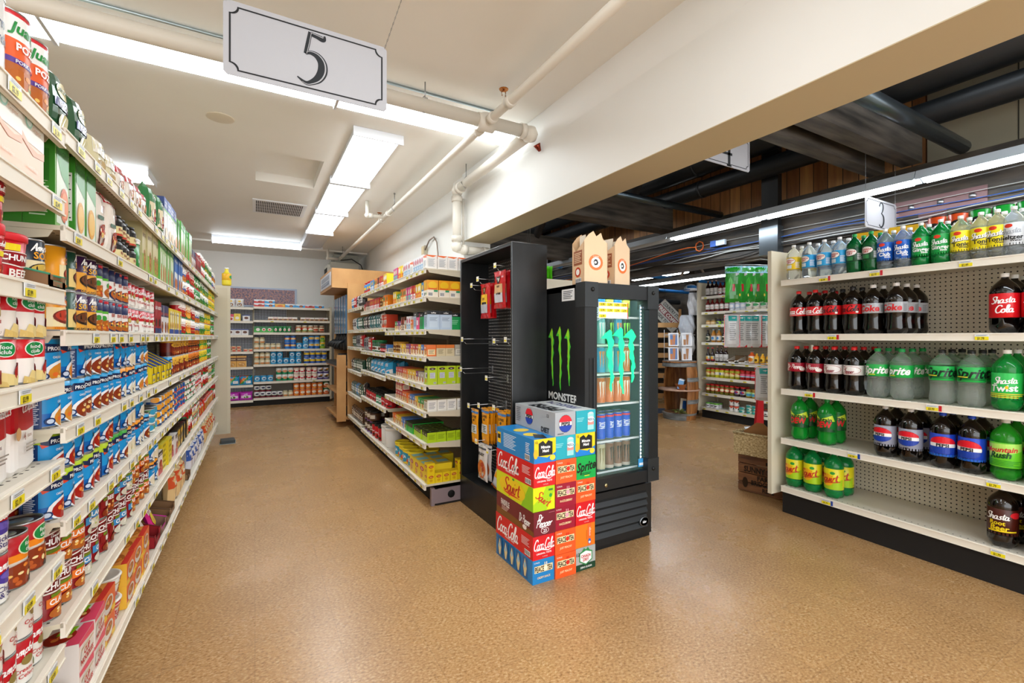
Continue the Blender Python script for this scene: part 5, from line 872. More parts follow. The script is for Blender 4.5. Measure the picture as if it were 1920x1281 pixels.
# ------------------------------------------------ shelving
CREAM = 'd8cfb8'; LIP = 'eee7d9'
_tag = []
for i, (s, c) in enumerate((('$1.79', 'f4e21e'), ('$2.49', 'f4e21e'), ('$3.99', 'f2e030'), ('$2.19', 'f4e21e'))):
    b = MB(); w = .052; b.box(-w/2, -.0008, -.014, w/2, .0008, .014, 'eef1f4', 'gloss'); b.art([('r', -.5, 0, .5, .62, c), T(s, -.06, .3, .42, '4a4410', b=.02, fit=.5), ('lines', -.4, .7, .4, .95, 2, '8f959c')], w, .028, lambda a, z, e: (a, -.0009-e, z-.014)); _tag.append(mesh_of(b, 'price_tag'))
for c in ('c8202c', '2347a0'):
    b = MB(); b.box(-.006, -.0012, -.015, .006, .0012, .015, c, 'gloss'); _tag.append(mesh_of(b, 'shelf_marker'))
class Gondola: pass
def gondola(label, ox, oy, rz, bays, decks, depth, H, peg='peg_cream', base_depth=None, kick=.1, tags=6, seed=1, up=None, cream=CREAM, lip=LIP, endn=None, tagp=.8, markers=0, step=0):
    """local x runs along the shelf front, front faces local -y"""
    g = Gondola(); g.t = t = empty('shelving_unit', label, 'shelving unit', (ox, oy, 0), rz); g.decks = decks; g.bays = bays; g.depth = depth
    g.M = Matrix.Translation((ox, oy, 0)) @ Matrix.Rotation(rz, 4, 'Z'); g.rz = rz
    rnd = random.Random(seed); s0, s1 = bays[0], bays[-1]
    b = MB(); b.box(s0, depth-.03, .05, s1, depth-.01, H); b.build('back_panel', t, peg)
    b = MB()
    for s in bays: b.box(s-.015, depth-.045, 0, s+.015, depth-.005, H, cream, 'paint')
    b.build('upright_posts', t)
    b = MB(); b.box(s0, .02+step, 0, s1, .04+step, kick, '191614', 'matte'); b.box(s0, .04+step, 0, s1, depth-.03, .02, '191614', 'matte'); b.build('kick_plate', t)
    for i in range(len(bays)-1):
        a, c = bays[i]+.003, bays[i+1]-.003
        for j, z in enumerate(decks[i]):
            last = j == len(decks[i])-1; y0 = 0
            m = MB(); m.box(a, y0, z-.012, c, depth-.04, z, cream, 'paint', top='dcd5c6'); m.box(a, y0-.004, z-.038, c, y0+.006, z+.003, lip, 'paint'); m.box(a, y0-.007, z-.038, c, y0-.003, z-.034, lip, 'paint'); m.box(a, y0-.007, z-.004, c, y0-.003, z, lip, 'paint')
            for k in range(int((c-a)/.03)):     # slots along the front and underside
                m.box(a+.015+k*.03, y0+.03, z-.0125, a+.021+k*.03, y0+.036, z+.0004, '3a342c', 'matte')
            if not last:
                for xx in (a+.004, c-.007): m.prism([(y0+.02, z-.012), (y0+.03, z-.03), (depth-.04, z-.085), (depth-.04, z-.012)], .003, cream, 'paint', 'X', xx)
            sh = m.build('shelf', t)
            n = int(rnd.uniform(.7, 1.1)*tags*(c-a)/1.2)
            for k in range(n):
                s = a+(c-a)*(k+.5+rnd.uniform(-.25, .25))/n
                if rnd.random() > tagp: continue
                q = bpy.data.objects.new('price_tag', _tag[rnd.randrange(4)]); C.objects.link(q); q.parent = sh; q.location = (s, y0-.008, z-.0185)
                if markers and rnd.random() < .6:
                    q = bpy.data.objects.new('shelf_marker', _tag[4 if j < 3 else 5]); C.objects.link(q); q.parent = sh; q.location = (s+.034, y0-.008, z-.0185)
    if endn:   # end panels (position, overhang, bottom, top)
        for s, oh, zb, zt in endn:
            m = MB(); m.box(s, -oh, zb, s+.028, depth, zt, cream, 'paint'); m.box(s-.004, -oh+.03, zb+.03, s+.0, depth-.03, zt-.03, 'd2c8b0', 'paint'); m.build('end_panel', t)
    return g
g_left = gondola('long cream shelving of canned soup down the left side', -.429, 0, PI/2-.006, [.35, 1.55, 2.76, 3.97, 5.18, 6.5],
    [[1.76, 1.59, 1.367, 1.146, .945, .71, .48, .24]]+[[1.775, 1.53, 1.265, 1.02, .785, .53, .225]]*4, .42, 1.95, peg='peg_cream', endn=[(6.5, .13, .08, 1.87)], seed=3, tags=9, step=.12)
g_mid = gondola('cream centre shelving of tea, coffee and baking goods', 1.122, 6.62, -PI/2-.01, [0, .95, 2.17, 3.40],
    [[1.62, 1.34, 1.12, .81, .50, .18], [1.756, 1.547, 1.34, 1.09, .86, .55, .161], [1.756, 1.547, 1.305, 1.106, .895, .696, .465, .161]], .68, 1.93, peg='peg_grey', kick=.12, seed=4, tags=10, tagp=.9, step=.06)
g_back = gondola('cream shelving of baby food across the far wall', -.45, 9.45, 0, [0, .425, 1.72], [[1.78, 1.535, 1.28, .985, .71, .385, .11], [1.80, 1.555, 1.33, 1.024, .748, .434, .139]], .42, 1.80, peg='peg_backlit', seed=5, tags=7, tagp=.2, endn=[(1.72, 0, .05, 1.83)], kick=.1)
g_soda = gondola('cream shelving of large soda bottles at the right', 3.27, 1.893, -PI/2-.037, [0, 1.31, 2.5], [[1.65, 1.267, .88, .53, .19]]*2, .47, 1.74, seed=6, tags=3, tagp=1, markers=1, endn=[(-.075, .035, .12, 1.87)], kick=.15)
g_pan = gondola('cream shelving of sauces and pickles beyond the barrel', 6.08, 4.757, -PI/2-.03, [0, 1.2, 2.4], [[1.876, 1.634, 1.438, 1.167, .866, .632, .383, .16]]*2, .4, 2.05, seed=7, tags=7, endn=[(-.06, .03, .1, 2.1)], kick=.12)
g_side = gondola('narrow shelving in the far right corner', 1.36, 9.35, -PI/2, [0, .9], [[1.33, .99, .72, .40, .14]], .4, 1.7, seed=8, tags=3)
# inner grey pegboard part of the far wall unit
b = MB(); b.box(.98, .385, .1, 1.70, .389, 1.78); b.build('pegboard_insert', g_back.t, 'peg_grey')
b = MB(); b.box(.45, .385, .1, .98, .389, .74); b.build('pegboard_insert', g_back.t, 'peg_grey')
# foot rail and end frame of the centre shelving
b = MB(); b.box(3.385, .05, .015, 3.401, .66, .12, '8f7f84', 'paint'); b.lathe([(.028, 0), (.028, .003), (0, .003)], '0c0c0c', 20, 'matte', T=Matrix.Translation((3.402, .2, .07)) @ Matrix.Rotation(PI/2, 4, 'Y')); b.box(3.37, .045, .0, 3.402, .07, .13, '8f7f84', 'paint'); b.build('base_end_frame', g_mid.t)
# ------------------------------------------------ stocking
ORD = ['nearest', 'second', 'third', 'fourth', 'fifth', 'sixth', 'seventh', 'eighth', 'ninth', 'tenth', 'eleventh', 'twelfth']
def nth(i):
    if i <= 12: return ['first', 'second', 'third', 'fourth', 'fifth', 'sixth', 'seventh', 'eighth', 'ninth', 'tenth', 'eleventh', 'twelfth'][i-1]
    return '%d%s' % (i, 'th' if 10 <= i % 100 <= 20 else {1: 'st', 2: 'nd', 3: 'rd'}.get(i % 10, 'th'))
USED = {}
def stock(g, deck, s_of, where, grp, seq, frm='from near end', start=0, end=99, inset=.018, jit=.12, count0=0, skew=0):
    """seq of (key, facings, stack, deep[, gap]) or ('@', s).  s_of maps distance to local x."""
    rnd = random.Random(len(where)+int(deck*100)); s = start; cnt = {}
    for it in seq:
        if it[0] == '@': s = max(s, it[1]) if it[1] > s else it[1]; continue
        key, nf, st, dp = it[:4]; gap = it[4] if len(it) > 4 else .004
        keys = key if isinstance(key, tuple) else (key,); p = P[keys[0]]
        for f in range(nf):
            p = P[keys[0]]
            if g is g_left:
                for bb in g.bays[1:-1]:
                    if s < bb+.008 < s+p.w+.012: s = bb+.010
            if s+p.w > end: break
            for q_ in set(keys): cnt[P[q_].desc] = cnt.get(P[q_].desc, 0)+1
            jj = rnd.uniform(-.004, .006); W0 = p.w
            for d in range(dp):
                p = P[keys[min(d, len(keys)-1)]]; c = cnt[p.desc]
                for k in range(st):
                    if k and k == st-1 and dp > 1 and d and rnd.random() < .3: continue
                    x = s_of(s+W0/2); y = inset+p.d/2+d*(p.d+.003)+jj
                    if y+p.d/2 > g.depth-.03: continue
                    w = g.M @ Vector((x, y, 0))
                    row = '' if st == 1 else ((' lower', ' upper')[k] if st == 2 else (' lowest', ' second-up', ' third-up', ' fourth-up', ' fifth-up')[k])
                    dep = '' if dp == 1 else (' front', ' behind', ' third-deep', ' fourth-deep', ' fifth-deep', ' sixth-deep', ' seventh-deep', ' eighth-deep', ' ninth-deep', ' tenth-deep')[d]
                    lb = '%s, %s %s,%s%s, %s' % (p.desc, nth(c), frm, row, dep, where)
                    lb = lb.replace(',,', ',').replace(' ,', ',')
                    rot = g.rz+(rnd.uniform(-1, 1)*jit*(3.6 if p.cat in ('can', 'jar', 'tin', 'tub') else (1.5 if p.cat == 'bottle' else .3)))+skew
                    place(p, w.x, w.y, deck+k*p.h+.0006, rot, lb, '%s on %s' % (p.desc, grp))
            s += W0+gap
I = lambda s: s
def L(j, seq, near=None, **k):
    w = ['top shelf, left run', 'second shelf, left run', 'third shelf, left run', 'fourth shelf, left run', 'fifth shelf, left run', 'sixth shelf, left run', 'bottom shelf, left run'][j]
    stock(g_left, g_left.decks[1][j], I, w, 'the '+w, seq, **k)
def LN(j, seq, **k):
    w = ['top shelf, near bay', 'second shelf, near bay', 'third shelf, near bay', 'fourth shelf, near bay', 'fifth shelf, near bay', 'sixth shelf, near bay', 'seventh shelf, near bay', 'bottom shelf, near bay'][j]
    stock(g_left, g_left.decks[0][j], I, w, 'the '+w, seq, end=1.555, **k)
# near bay
LN(0, [('chowder', 1, 1, 1), ('pozole', 2, 1, 2)], start=1.215, inset=.006)
LN(1, [('@', 1.0), ('peachbox', 4, 1, 1, .003)], start=1.06, inset=.012)
LN(2, [('sipjar', 1, 2, 1), ('@', 1.34), ('chtub', 1, 1, 1), ('@', 1.462), ('amdk', 1, 1, 2)], start=1.265, inset=.016)
LN(3, [('camp', 4, 2, 2), ('fclub', 3, 2, 2)], start=1.03, inset=.014)
LN(4, [('@', 1.06), ('pack4', 3, 1, 1, .012)], start=1.06, inset=.03)
LN(5, [('stars', 3, 2, 2), ('fcbig', 2, 1, 2)], start=1.14)
LN(6, [('camp', 2, 2, 2), ('celery', 3, 2, 2)], start=1.18)
LN(7, [('camp', 2, 2, 1), ('celery', 3, 1, 2)], start=1.18)
# the long run
L(0, [('greenbag', 2, 1, 1, .03), ('clearbag', 2, 1, 1), ('whbag', 4, 1, 1, .0), ('fusbag', 2, 1, 1, .0), ('brothbl', 4, 1, 2), ('imag', 2, 1, 2), ('brothgr', 6, 1, 2), ('navycart', 4, 1, 1), ('redcart', 4, 1, 1), ('tomato', 5, 2, 1), ('veg', 10, 2, 1), ('bluecan', 6, 2, 1), ('beans', 5, 1, 1), ('corn', 6, 1, 1)], start=1.56, end=6.45)
L(1, [('imag', 1, 1, 2), ('@', 1.72), ('imagy', 2, 1, 2), ('pouch', 2, 1, 1), ('bouil', 4, 2, 2), ('gcan', 1, 1, 1), ('brothtan', 4, 1, 2), ('brothgr', 6, 1, 2), ('brothblu', 4, 1, 2), ('bluecan', 3, 2, 1), ('tomato', 6, 2, 1), ('peas', 6, 2, 1), ('veg', 10, 2, 1), ('corn', 12, 2, 1)], start=1.57, end=6.45)
L(2, [('amor', 1, 2, 2), ('amgr', 1, 2, 2), ('ampu', 2, 2, 2), ('brothg', 2, 2, 1), ('broth', 3, 2, 1), ('camp', 7, 2, 1), ('redcart', 2, 1, 1), ('navycart', 3, 1, 1), ('yelcart', 6, 1, 1), ('tomato', 4, 2, 1), ('peach', 3, 2, 1), ('tomato', 4, 2, 1), ('bluecan', 4, 2, 1), ('veg', 6, 2, 1), ('corn', 8, 2, 1), ('peas', 6, 2, 1)], start=1.6, end=6.45)
L(3, [('progn', 2, 2, 1), ('prog', 6, 2, 1), ('progo', 3, 2, 1), ('progn', 3, 2, 1), ('ytray', 5, 1, 1, .01), ('prog', 1, 1, 1), ('chili', 9, 2, 1), ('beans', 9, 2, 1), ('corn', 8, 2, 1), ('peas', 5, 2, 1)], start=1.565, end=6.45)
L(4, [('progl', 7, 2, 2), ('progg', 2, 2, 2), ('progo', 4, 2, 2), ('prog', 1, 1, 1), ('tunag', 2, 3, 1), ('tuna', 6, 4, 1), ('tunay', 5, 4, 1), ('tunar', 6, 4, 1), ('camp', 6, 2, 1), ('tomato', 8, 2, 1), ('fclub', 6, 2, 1), ('peas', 6, 2, 1)], start=1.565, end=6.45)
L(5, [('choo', 3, 2, 2), ('chob', 2, 2, 2), ('chor', 2, 2, 2), ('chob', 3, 2, 1), ('choo', 4, 2, 1), ('progo', 2, 2, 1), ('pinkbox', 1, 1, 1), ('yelbox', 2, 5, 1), ('pinkbox', 2, 1, 1), ('noodbox', 6, 1, 1), ('tomato', 4, 2, 1), ('fclub', 7, 2, 1), ('ramr', 10, 1, 2, .002), ('tomato', 6, 2, 1), ('ramp', 6, 1, 2, .002)], start=1.565, end=6.45)
L(6, [('noodcup', 1, 1, 2, .012), ('noodbx', 2, 2, 2, .006), ('noodbo', 1, 2, 2, .006), ('noodcup', 1, 2, 2, .01), ('noodbo', 3, 2, 2, .006), ('rtray', 1, 1, 1), ('mtray', 1, 1, 1), ('ktray', 2, 1, 1), ('pasta', 3, 1, 1, .002), ('ktray', 1, 1, 1), ('pastab', 6, 1, 1, .002), ('pasta', 6, 1, 1, .002), ('whbag', 8, 1, 1, .002)], start=1.565, end=6.4, inset=.008)
place(P['stray'], -.505, 1.50, 1.368, PI/2, 'brown cardboard tray of dark soup cans, third shelf, near bay')
# packets lying in the trays on the bottom shelf
def packets(key, pts, where, z, grp):
    for i, (x, y, a) in enumerate(pts): place(P[key], x, y, z, 0, '%s, %s in the %s' % (P[key].desc, nth(i+1), where), grp, tilt=(-.35, 0, PI/2+a))
packets('pastag', [(-.47, 2.83, .1), (-.52, 2.86, -.2), (-.56, 2.83, .3)], 'dark red tray, bottom shelf', .245, 'green packets in the dark red tray')
packets('ramp', [(-.46, 2.99, .1), (-.51, 3.01, -.1), (-.56, 2.99, .2)], 'magenta edged tray, bottom shelf', .245, 'pink packets in the magenta tray')
# centre shelving
def MM(j, near, bay2, bay3, jb2=None, jb3=None):
    n = ['top', 'second', 'third', 'fourth', 'fifth', 'sixth', 'seventh', 'bottom']
    f = lambda s: 6.62-s
    if near: w = n[j]+' shelf, centre tea bay'; stock(g_mid, g_mid.decks[2][j], f, w, 'the '+w, near, start=3.235, end=4.44)
    if bay2: k = j if jb2 is None else jb2; w = n[k]+' shelf, centre coffee bay'; stock(g_mid, g_mid.decks[1][k], f, w, 'the '+w, bay2, start=4.46, end=5.66)
    if bay3: k = j if jb3 is None else jb3; w = n[k]+' shelf, centre far bay'; stock(g_mid, g_mid.decks[0][k], f, w, 'the '+w, bay3, start=5.69, end=6.6)
MM(0, [('tri', 1, 1, 8), ('whst', 5, 1, 1), ('tri', 1, 1, 1), ('whst', 4, 1, 1), ('puby', 3, 1, 1), ('pudp', 3, 1, 1)], [('puby', 3, 1, 1), ('candr', 3, 1, 1), ('cocoa', 2, 1, 1), ('pudo', 3, 1, 1), ('pubb', 3, 1, 1), ('shaker', 8, 1, 1)], [('cofd', 3, 1, 1), ('cofw', 2, 1, 1), ('cofr', 2, 1, 1), ('cofbl', 2, 1, 1)])
MM(1, [('orgt', 1, 1, 7), ('pubb', 1, 1, 1), ('puby', 3, 1, 1), ('candr', 2, 1, 1), ('pudp', 3, 1, 1), ('pudo', 3, 1, 1), ('teagr', 2, 1, 1), ('puby', 2, 1, 1)], [('pudo', 3, 1, 1), ('goldj', 2, 1, 1), ('candr', 5, 1, 1), ('candr', 3, 1, 1), ('cocoa', 5, 1, 1), ('tearb' if 'tearb' in P else 'tear', 2, 1, 1)], [('cofg', 3, 1, 1, .002), ('coft', 2, 1, 1), ('cofw', 3, 1, 1)])
MM(2, [(('kcup', 'kcup', 'kcupg', 'kcupg', 'kcupp'), 1, 1, 5), ('kcupg', 1, 1, 1), ('kcupp', 1, 1, 1), ('kcup', 1, 1, 1), ('teao', 1, 1, 1), ('whst', 2, 1, 1), ('teaw', 1, 1, 1), ('cocoa', 2, 1, 1), ('teap', 2, 1, 1), ('teagr', 1, 1, 1)], [('poptart', 3, 1, 1), ('cofw', 1, 1, 1), ('coft', 6, 1, 1, .002), ('cofd', 4, 1, 1, .002)], [('cofr', 2, 1, 1), ('cofs', 3, 1, 1), ('cofg', 3, 1, 1)])
MM(3, [(('teao', 'teab', 'teab', 'teaw', 'teaw'), 1, 1, 5), ('pubb' if 0 else 'teabl', 1, 1, 1), ('teay', 1, 1, 1), ('tear', 2, 1, 1), ('teao', 1, 1, 1), ('teap', 2, 1, 1), ('teay', 2, 1, 1), ('goldj', 3, 1, 1)], [('teabl', 1, 1, 1), ('nesred', 4, 1, 1), ('nestub', 4, 1, 1), ('cofr', 2, 1, 1), ('cofs', 3, 1, 1)], [('cofg', 7, 1, 1, .002), ('cofd', 2, 1, 1)])
MM(4, [('limebox', 1, 1, 8), ('teaw', 2, 1, 2), ('teap', 1, 1, 2), ('teay', 3, 1, 2), ('teao', 2, 1, 2), ('tear', 3, 1, 2)], [('filt', 5, 1, 2), ('cofg', 2, 1, 1)], [('cofg', 3, 1, 1), ('cofbl', 2, 1, 1), ('coft', 4, 1, 1, .002)])
MM(5, [('greybx', 1, 1, 7), ('teagr', 2, 1, 2), ('teay', 1, 1, 2), ('teabl', 2, 1, 2), ('teao', 3, 1, 2), ('tear', 3, 2, 1)], [('folg', 3, 1, 2), ('folgn', 2, 1, 2), ('folg', 5, 1, 2), ('cofd', 1, 1, 1)], [('cofb', 9, 1, 1, .002)])
MM(6, [('limesm', 1, 1, 8), ('limesm', 4, 1, 3), ('grnsm', 3, 1, 3), ('teabl', 2, 1, 2), ('teay', 2, 1, 2), ('teao', 2, 1, 2)], None, None)
MM(7, [('yelsm', 1, 2, 10), ('@', 3.31), ('yellg', 2, 1, 2), ('yellg', 1, 1, 3), ('sugtub', 3, 1, 2), ('@', 4.1), ('sugtub', 1, 1, 1)], [('whtub', 2, 1, 1), ('coftubr', 3, 1, 2), ('coftub', 4, 2, 2)], None, 6)
# far wall
def BK(j, lft, rgt):
    n = ['top', 'second', 'third', 'fourth', 'fifth', 'sixth', 'bottom'][j]
    stock(g_back, g_back.decks[0][j], I, n+' shelf, far wall left', 'the '+n+' shelf at the far wall, left', lft, frm='from left', start=.012, end=.42, jit=.05)
    stock(g_back, g_back.decks[1][j], I, n+' shelf, far wall', 'the '+n+' shelf at the far wall, right', rgt, frm='from left', start=.435, end=1.72, jit=.05)
BK(0, [('cookb', 2, 1, 1), ('biteo', 1, 2, 1, 0)], [('bite', 1, 2, 1), ('biteb', 1, 2, 1), ('biteo', 1, 1, 1), ('biteb', 2, 1, 1), ('bite', 1, 1, 1), ('biteb', 1, 1, 1)])
BK(1, [('oatb', 1, 1, 1), ('oaty', 1, 1, 1), ('@', .26), ('whb', 1, 1, 1)], [('@', .66), ('cupk', 2, 1, 2), ('@', 1.2), ('cupk', 2, 1, 2)])
BK(2, [('whb', 3, 1, 1)], [('grnpk', 1, 1, 1), ('grnp', 4, 1, 1), ('@', 1.12), ('sauce', 3, 1, 2), ('@', 1.42), ('saucet', 3, 1, 2)])
BK(3, [('babys', 3, 2, 1), ('@', .27), ('babys', 2, 1, 1)], [('babyj', 2, 2, 1), ('babyj', 3, 1, 1), ('@', .93), ('formo', 2, 2, 1), ('forml', 2, 1, 1), ('@', 1.24), ('forml', 1, 2, 1), ('formb', 2, 2, 1), ('formg', 2, 2, 1)])
BK(4, [('cracker', 2, 1, 2)], [('babyj', 3, 2, 1), ('forml', 2, 2, 1), ('forml', 1, 1, 1), ('forml', 2, 2, 1), ('@', 1.26), ('formy', 4, 2, 1)])
BK(5, [('rainb', 2, 1, 2, 0)], [('forml', 3, 1, 1), ('@', .79), ('formt', 3, 2, 1), ('formr', 2, 2, 1), ('@', 1.3), ('formr', 2, 2, 1), ('formp', 2, 2, 1)])
BK(6, [('pinkb', 2, 1, 2, 0)], [('milkw', 3, 2, 1), ('milkw', 2, 1, 1), ('babyj', 2, 1, 1), ('pump', 3, 2, 1), ('pump', 2, 2, 1), ('pumg', 2, 2, 1)])
# more of the baby snack packets heaped at the left
for i, (x, y, z) in enumerate(((-.4, 9.5, 1.945), (-.28, 9.52, 1.94))): pass
stock(g_side, 1.33, I, 'top shelf, corner unit', 'the corner unit', [('cofw', 5, 1, 1)], frm='from left', start=.1, end=.85)
stock(g_side, .99, I, 'second shelf, corner unit', 'the corner unit', [('whb', 5, 1, 1)], frm='from left', start=.1, end=.85)
stock(g_side, .72, I, 'third shelf, corner unit', 'the corner unit', [('whb', 5, 1, 1)], frm='from left', start=.1, end=.85)
stock(g_side, .14, I, 'bottom shelf, corner unit', 'the corner unit', [('tomato', 5, 2, 1)], frm='from left', start=.1, end=.85)
# soda wall: positions read along the shelf from its left end
def SO(j, items):
    n = ['top', 'second', 'third', 'fourth', 'bottom'][j]; z = g_soda.decks[0][j]; cnt = {}; rnd = random.Random(j)
    for key, s, dp in items:
        p = P[key]; cnt[key] = cnt.get(key, 0)+1
        for d in range(dp):
            if .025+(d+1)*(p.d+.004) > (.445 if j else .31): continue
            w = g_soda.M @ Vector((s+rnd.uniform(-.003, .003)+d*.004, .025+p.d/2+d*(p.d+.004), 0))
            lb = '%s, %s from left,%s %s soda shelf' % (p.desc, nth(cnt[key]), '' if dp == 1 else [' front,', ' second-deep,', ' third-deep,', ' hindmost,'][d], n)
            place(p, w.x, w.y, z+.0006, g_soda.rz+rnd.uniform(-.25, .25)+(.12 if s > .8 else 0), lb, '%s, %s soda shelf' % (p.desc, n))
SO(0, [('cdton', 0.048, 2), ('cdselt', 0.156, 2), ('cdselt', 0.254, 3), ('cdselt', 0.347, 3), ('cdging', 0.435, 3), ('cdging', 0.525, 3), ('sclub', 0.601, 3), ('sclub', 0.685, 3), ('sging', 0.773, 3), ('sging', 0.857, 3), ('ston', 0.943, 3), ('ston', 1.018, 3), ('ston', 1.081, 3), ('sselt', 1.141, 3), ('sselt', 1.235, 3)])
SO(1, [('coke', 0.081, 3), ('coke', 0.19, 3), ('cokez', 0.299, 3), ('cokez', 0.417, 3), ('dcoke', 0.533, 3), ('dcoke', 0.651, 4), ('scola', 1.102, 3), ('scola', 1.222, 3)])
SO(2, [('drp', 0.063, 3), ('drp', 0.19, 3), ('ddrp', 0.309, 3), ('ddrp', 0.426, 3), ('sprite', 0.555, 3), ('sprite', 0.677, 3), ('spritez', 0.857, 3), ('spritez', 0.981, 3), ('twist', 1.113, 2), ('twist', 1.235, 2)])
SO(3, [('dew', 0.088, 2), ('dew', 0.264, 2), ('dpepsi', 0.596, 2), ('dpepsi', 0.717, 2), ('pepsi', 0.862, 2), ('pepsi', 0.981, 2), ('rush', 1.109, 2), ('rush', 1.235, 2)])
SO(4, [('squirt', 0.052, 2), ('squirt', 0.176, 2), ('squirt', 0.306, 2), ('root', 1.098, 3), ('root', 1.23, 3)])
for i, (s, k) in enumerate(((.40, 'cnm'), (.585, 'cnm'), (.735, 'prino'), (.83, 'prino'), (.925, 'pring'), (1.02, 'pring'), (1.115, 'pring'), (1.21, 'pring'), (1.305, 'prinr'))):
    p = P[k]; w = g_soda.M @ Vector((s, .37, 0));     place(p, w.x, w.y, 1.7212, g_soda.rz+(.25 if k == 'cnm' else .3-.2*(i % 3)), '%s behind the sodas on the top shelf, %s from left' % (p.desc, nth(i+1)), 'snacks behind the top shelf sodas')
b = MB(); b.box(.02, .325, 1.651, 2.4, .435, 1.72, 'd2c8b0'); b.build('top_riser', g_soda.t)
# pantry beyond
def PA(j, seq, **k):
    n = ['top', 'second', 'third', 'fourth', 'fifth', 'sixth', 'seventh', 'bottom'][j]
    stock(g_pan, g_pan.decks[0][j], I, n+' shelf, pantry', 'the '+n+' pantry shelf', seq, frm='from left', start=.05, end=1.25, **k)
PA(0, [('winew', 3, 1, 1), ('ketch', 2, 1, 1, .012), ('redcap', 4, 1, 1, .012), ('orsc', 3, 1, 1)])
PA(1, [('ketch', 5, 1, 1, .014), ('milkj', 3, 1, 1), ('jugm', 6, 1, 1)])
PA(2, [('tanj', 2, 1, 1, .01), ('limej', 2, 1, 1, .012), ('bluej', 1, 2, 1, .02), ('bluej', 1, 1, 1), ('relish', 3, 1, 1), ('limej', 3, 1, 1)])
PA(3, [('dksc', 1, 1, 1, .03), ('amber', 2, 1, 1, .02), ('dksc', 1, 1, 1, .02), ('redcap' if 0 else 'dksc', 4, 1, 2, .014), ('yelm', 1, 1, 1, .02), ('purp', 2, 1, 1), ('amber', 2, 1, 1)])
PA(4, [('redcap', 2, 1, 1, .02), ('winew', 3, 1, 1, .004), ('wtray', 2, 1, 1), ('orsc', 1, 1, 1), ('yelm', 4, 1, 1, .02)])
PA(5, [('pickle', 2, 1, 2), ('picky', 2, 1, 2, .01), ('pickle', 3, 1, 2, .01), ('redj', 3, 1, 2)])
PA(6, [('olive', 6, 1, 2, .006), ('beet', 2, 1, 2, .01), ('relish', 2, 1, 2, .01), ('tealc', 2, 2, 1)])
PA(7, [('milkc', 3, 1, 2), ('@', .46), ('olivec', 2, 2, 1), ('tealc', 1, 2, 1, .03), ('tealc', 2, 3, 1), ('honey', 3, 1, 1)])
# ------------------------------------------------ drinks cooler
CX0, CX1, CY0, CY1 = 1.622, 2.172, 2.06, 2.66
t = empty('drinks_cooler', 'tall black glass-door drinks cooler with glowing green claw marks', 'cooler', (CX0, CY0, 0))
w, d = CX1-CX0, CY1-CY0; BK_ = '16181a'
b = MB(); b.box(0, .05, .10, .022, d, 1.555, BK_); b.box(w-.022, .05, .10, w, d, 1.555, BK_); b.box(0, .05, 1.52, w, d, 1.555, BK_); b.box(0, d-.02, .10, w, d, 1.555, BK_); b.box(0, .05, .36, w, d, .40, '3a3d40')
b.box(.022, .06, .40, .026, d-.02, 1.52, '56646a'); b.box(w-.026, .06, .40, w-.022, d-.02, 1.52, '56646a'); b.box(.03, d-.026, .4, w-.03, d-.02, 1.52, '3c4a4e')
b.build('cabinet', t)
g = MB(); g.box(.01, .0, .03, w-.01, .05, .34, BK_)
for k in range(5):
    z = .075+k*.045; g.prism([(-.004, z), (-.016, z+.006), (-.014, z+.012), (-.002, z+.032)], w-.09, '2b2e31', 'paint', 'X', .035)
    g.box(.035, -.0015, z+.03, w-.055, .001, z+.044, '08090a', 'matte')
g.box(.005, .02, .0, w-.005, d-.02, .03, '101113'); g.box(.0, .05, .03, w, d-.02, .1, BK_); o = g.build('vent_grille', t)
e = MB(); e.lathe([(.036, 0), (.036, .004), (.031, .005), (0, .005)], '8f9498', 24, 'metal', T=Matrix.Translation((w-.085, -.012, .115)) @ Matrix.Rotation(PI/2, 4, 'X') @ Matrix.Scale(.78, 4, (0, 1, 0)))
e.lathe([(.032, 0.0), (.0, .0)], '0e0f10', 24, 'matte', T=Matrix.Translation((w-.085, -.0176, .115)) @ Matrix.Rotation(PI/2, 4, 'X') @ Matrix.Scale(.76, 4, (0, 1, 0)))
e.art([T('idw', 0, .5, .5, 'e4e6e8', b=.04)], .05, .03, lambda a, z, q: (w-.085+a, -.0182-q, .1+z)); e.build('maker_badge', t)
dr = MB()
dr.box(-.012, -.035, .365, .075, .045, 1.56, BK_); dr.box(w-.065, -.035, .365, w+.012, .045, 1.56, BK_); dr.box(.075, -.035, 1.475, w-.065, .045, 1.56, BK_); dr.box(.075, -.035, .365, w-.065, .045, .435, BK_)
for x, z in ((-.014, 1.42), (w-.08, 1.42), (w-.08, .362)): dr.box(x, -.04, z, x+.094, .047, z+.142, '232628')
for x, z in ((.04, 1.52), (w-.035, 1.52), (w-.035, .44)): dr.lathe([(.012, 0), (.012, .004), (.008, .01), (0, .01)], '0b0c0d', 12, 'paint', T=Matrix.Translation((x, -.04, z)) @ Matrix.Rotation(PI/2, 4, 'X'))
dr.box(.018, -.037, .78, .048, -.034, 1.13, '0a0b0c'); dr.box(.045, -.043, .78, .052, -.034, 1.13, '2c2f32')
dr.lathe([(.011, 0), (.011, .006), (0, .006)], 'b8aa80', 14, 'metal', T=Matrix.Translation((.14, -.0355, .395)) @ Matrix.Rotation(PI/2, 4, 'X'))
do = dr.build('door_frame', t)
gl = MB(); gl.box(.075, .0, .435, w-.065, .006, 1.475, '9fe8d8', 'glass'); gl.build('door_glass', t)
b = MB()
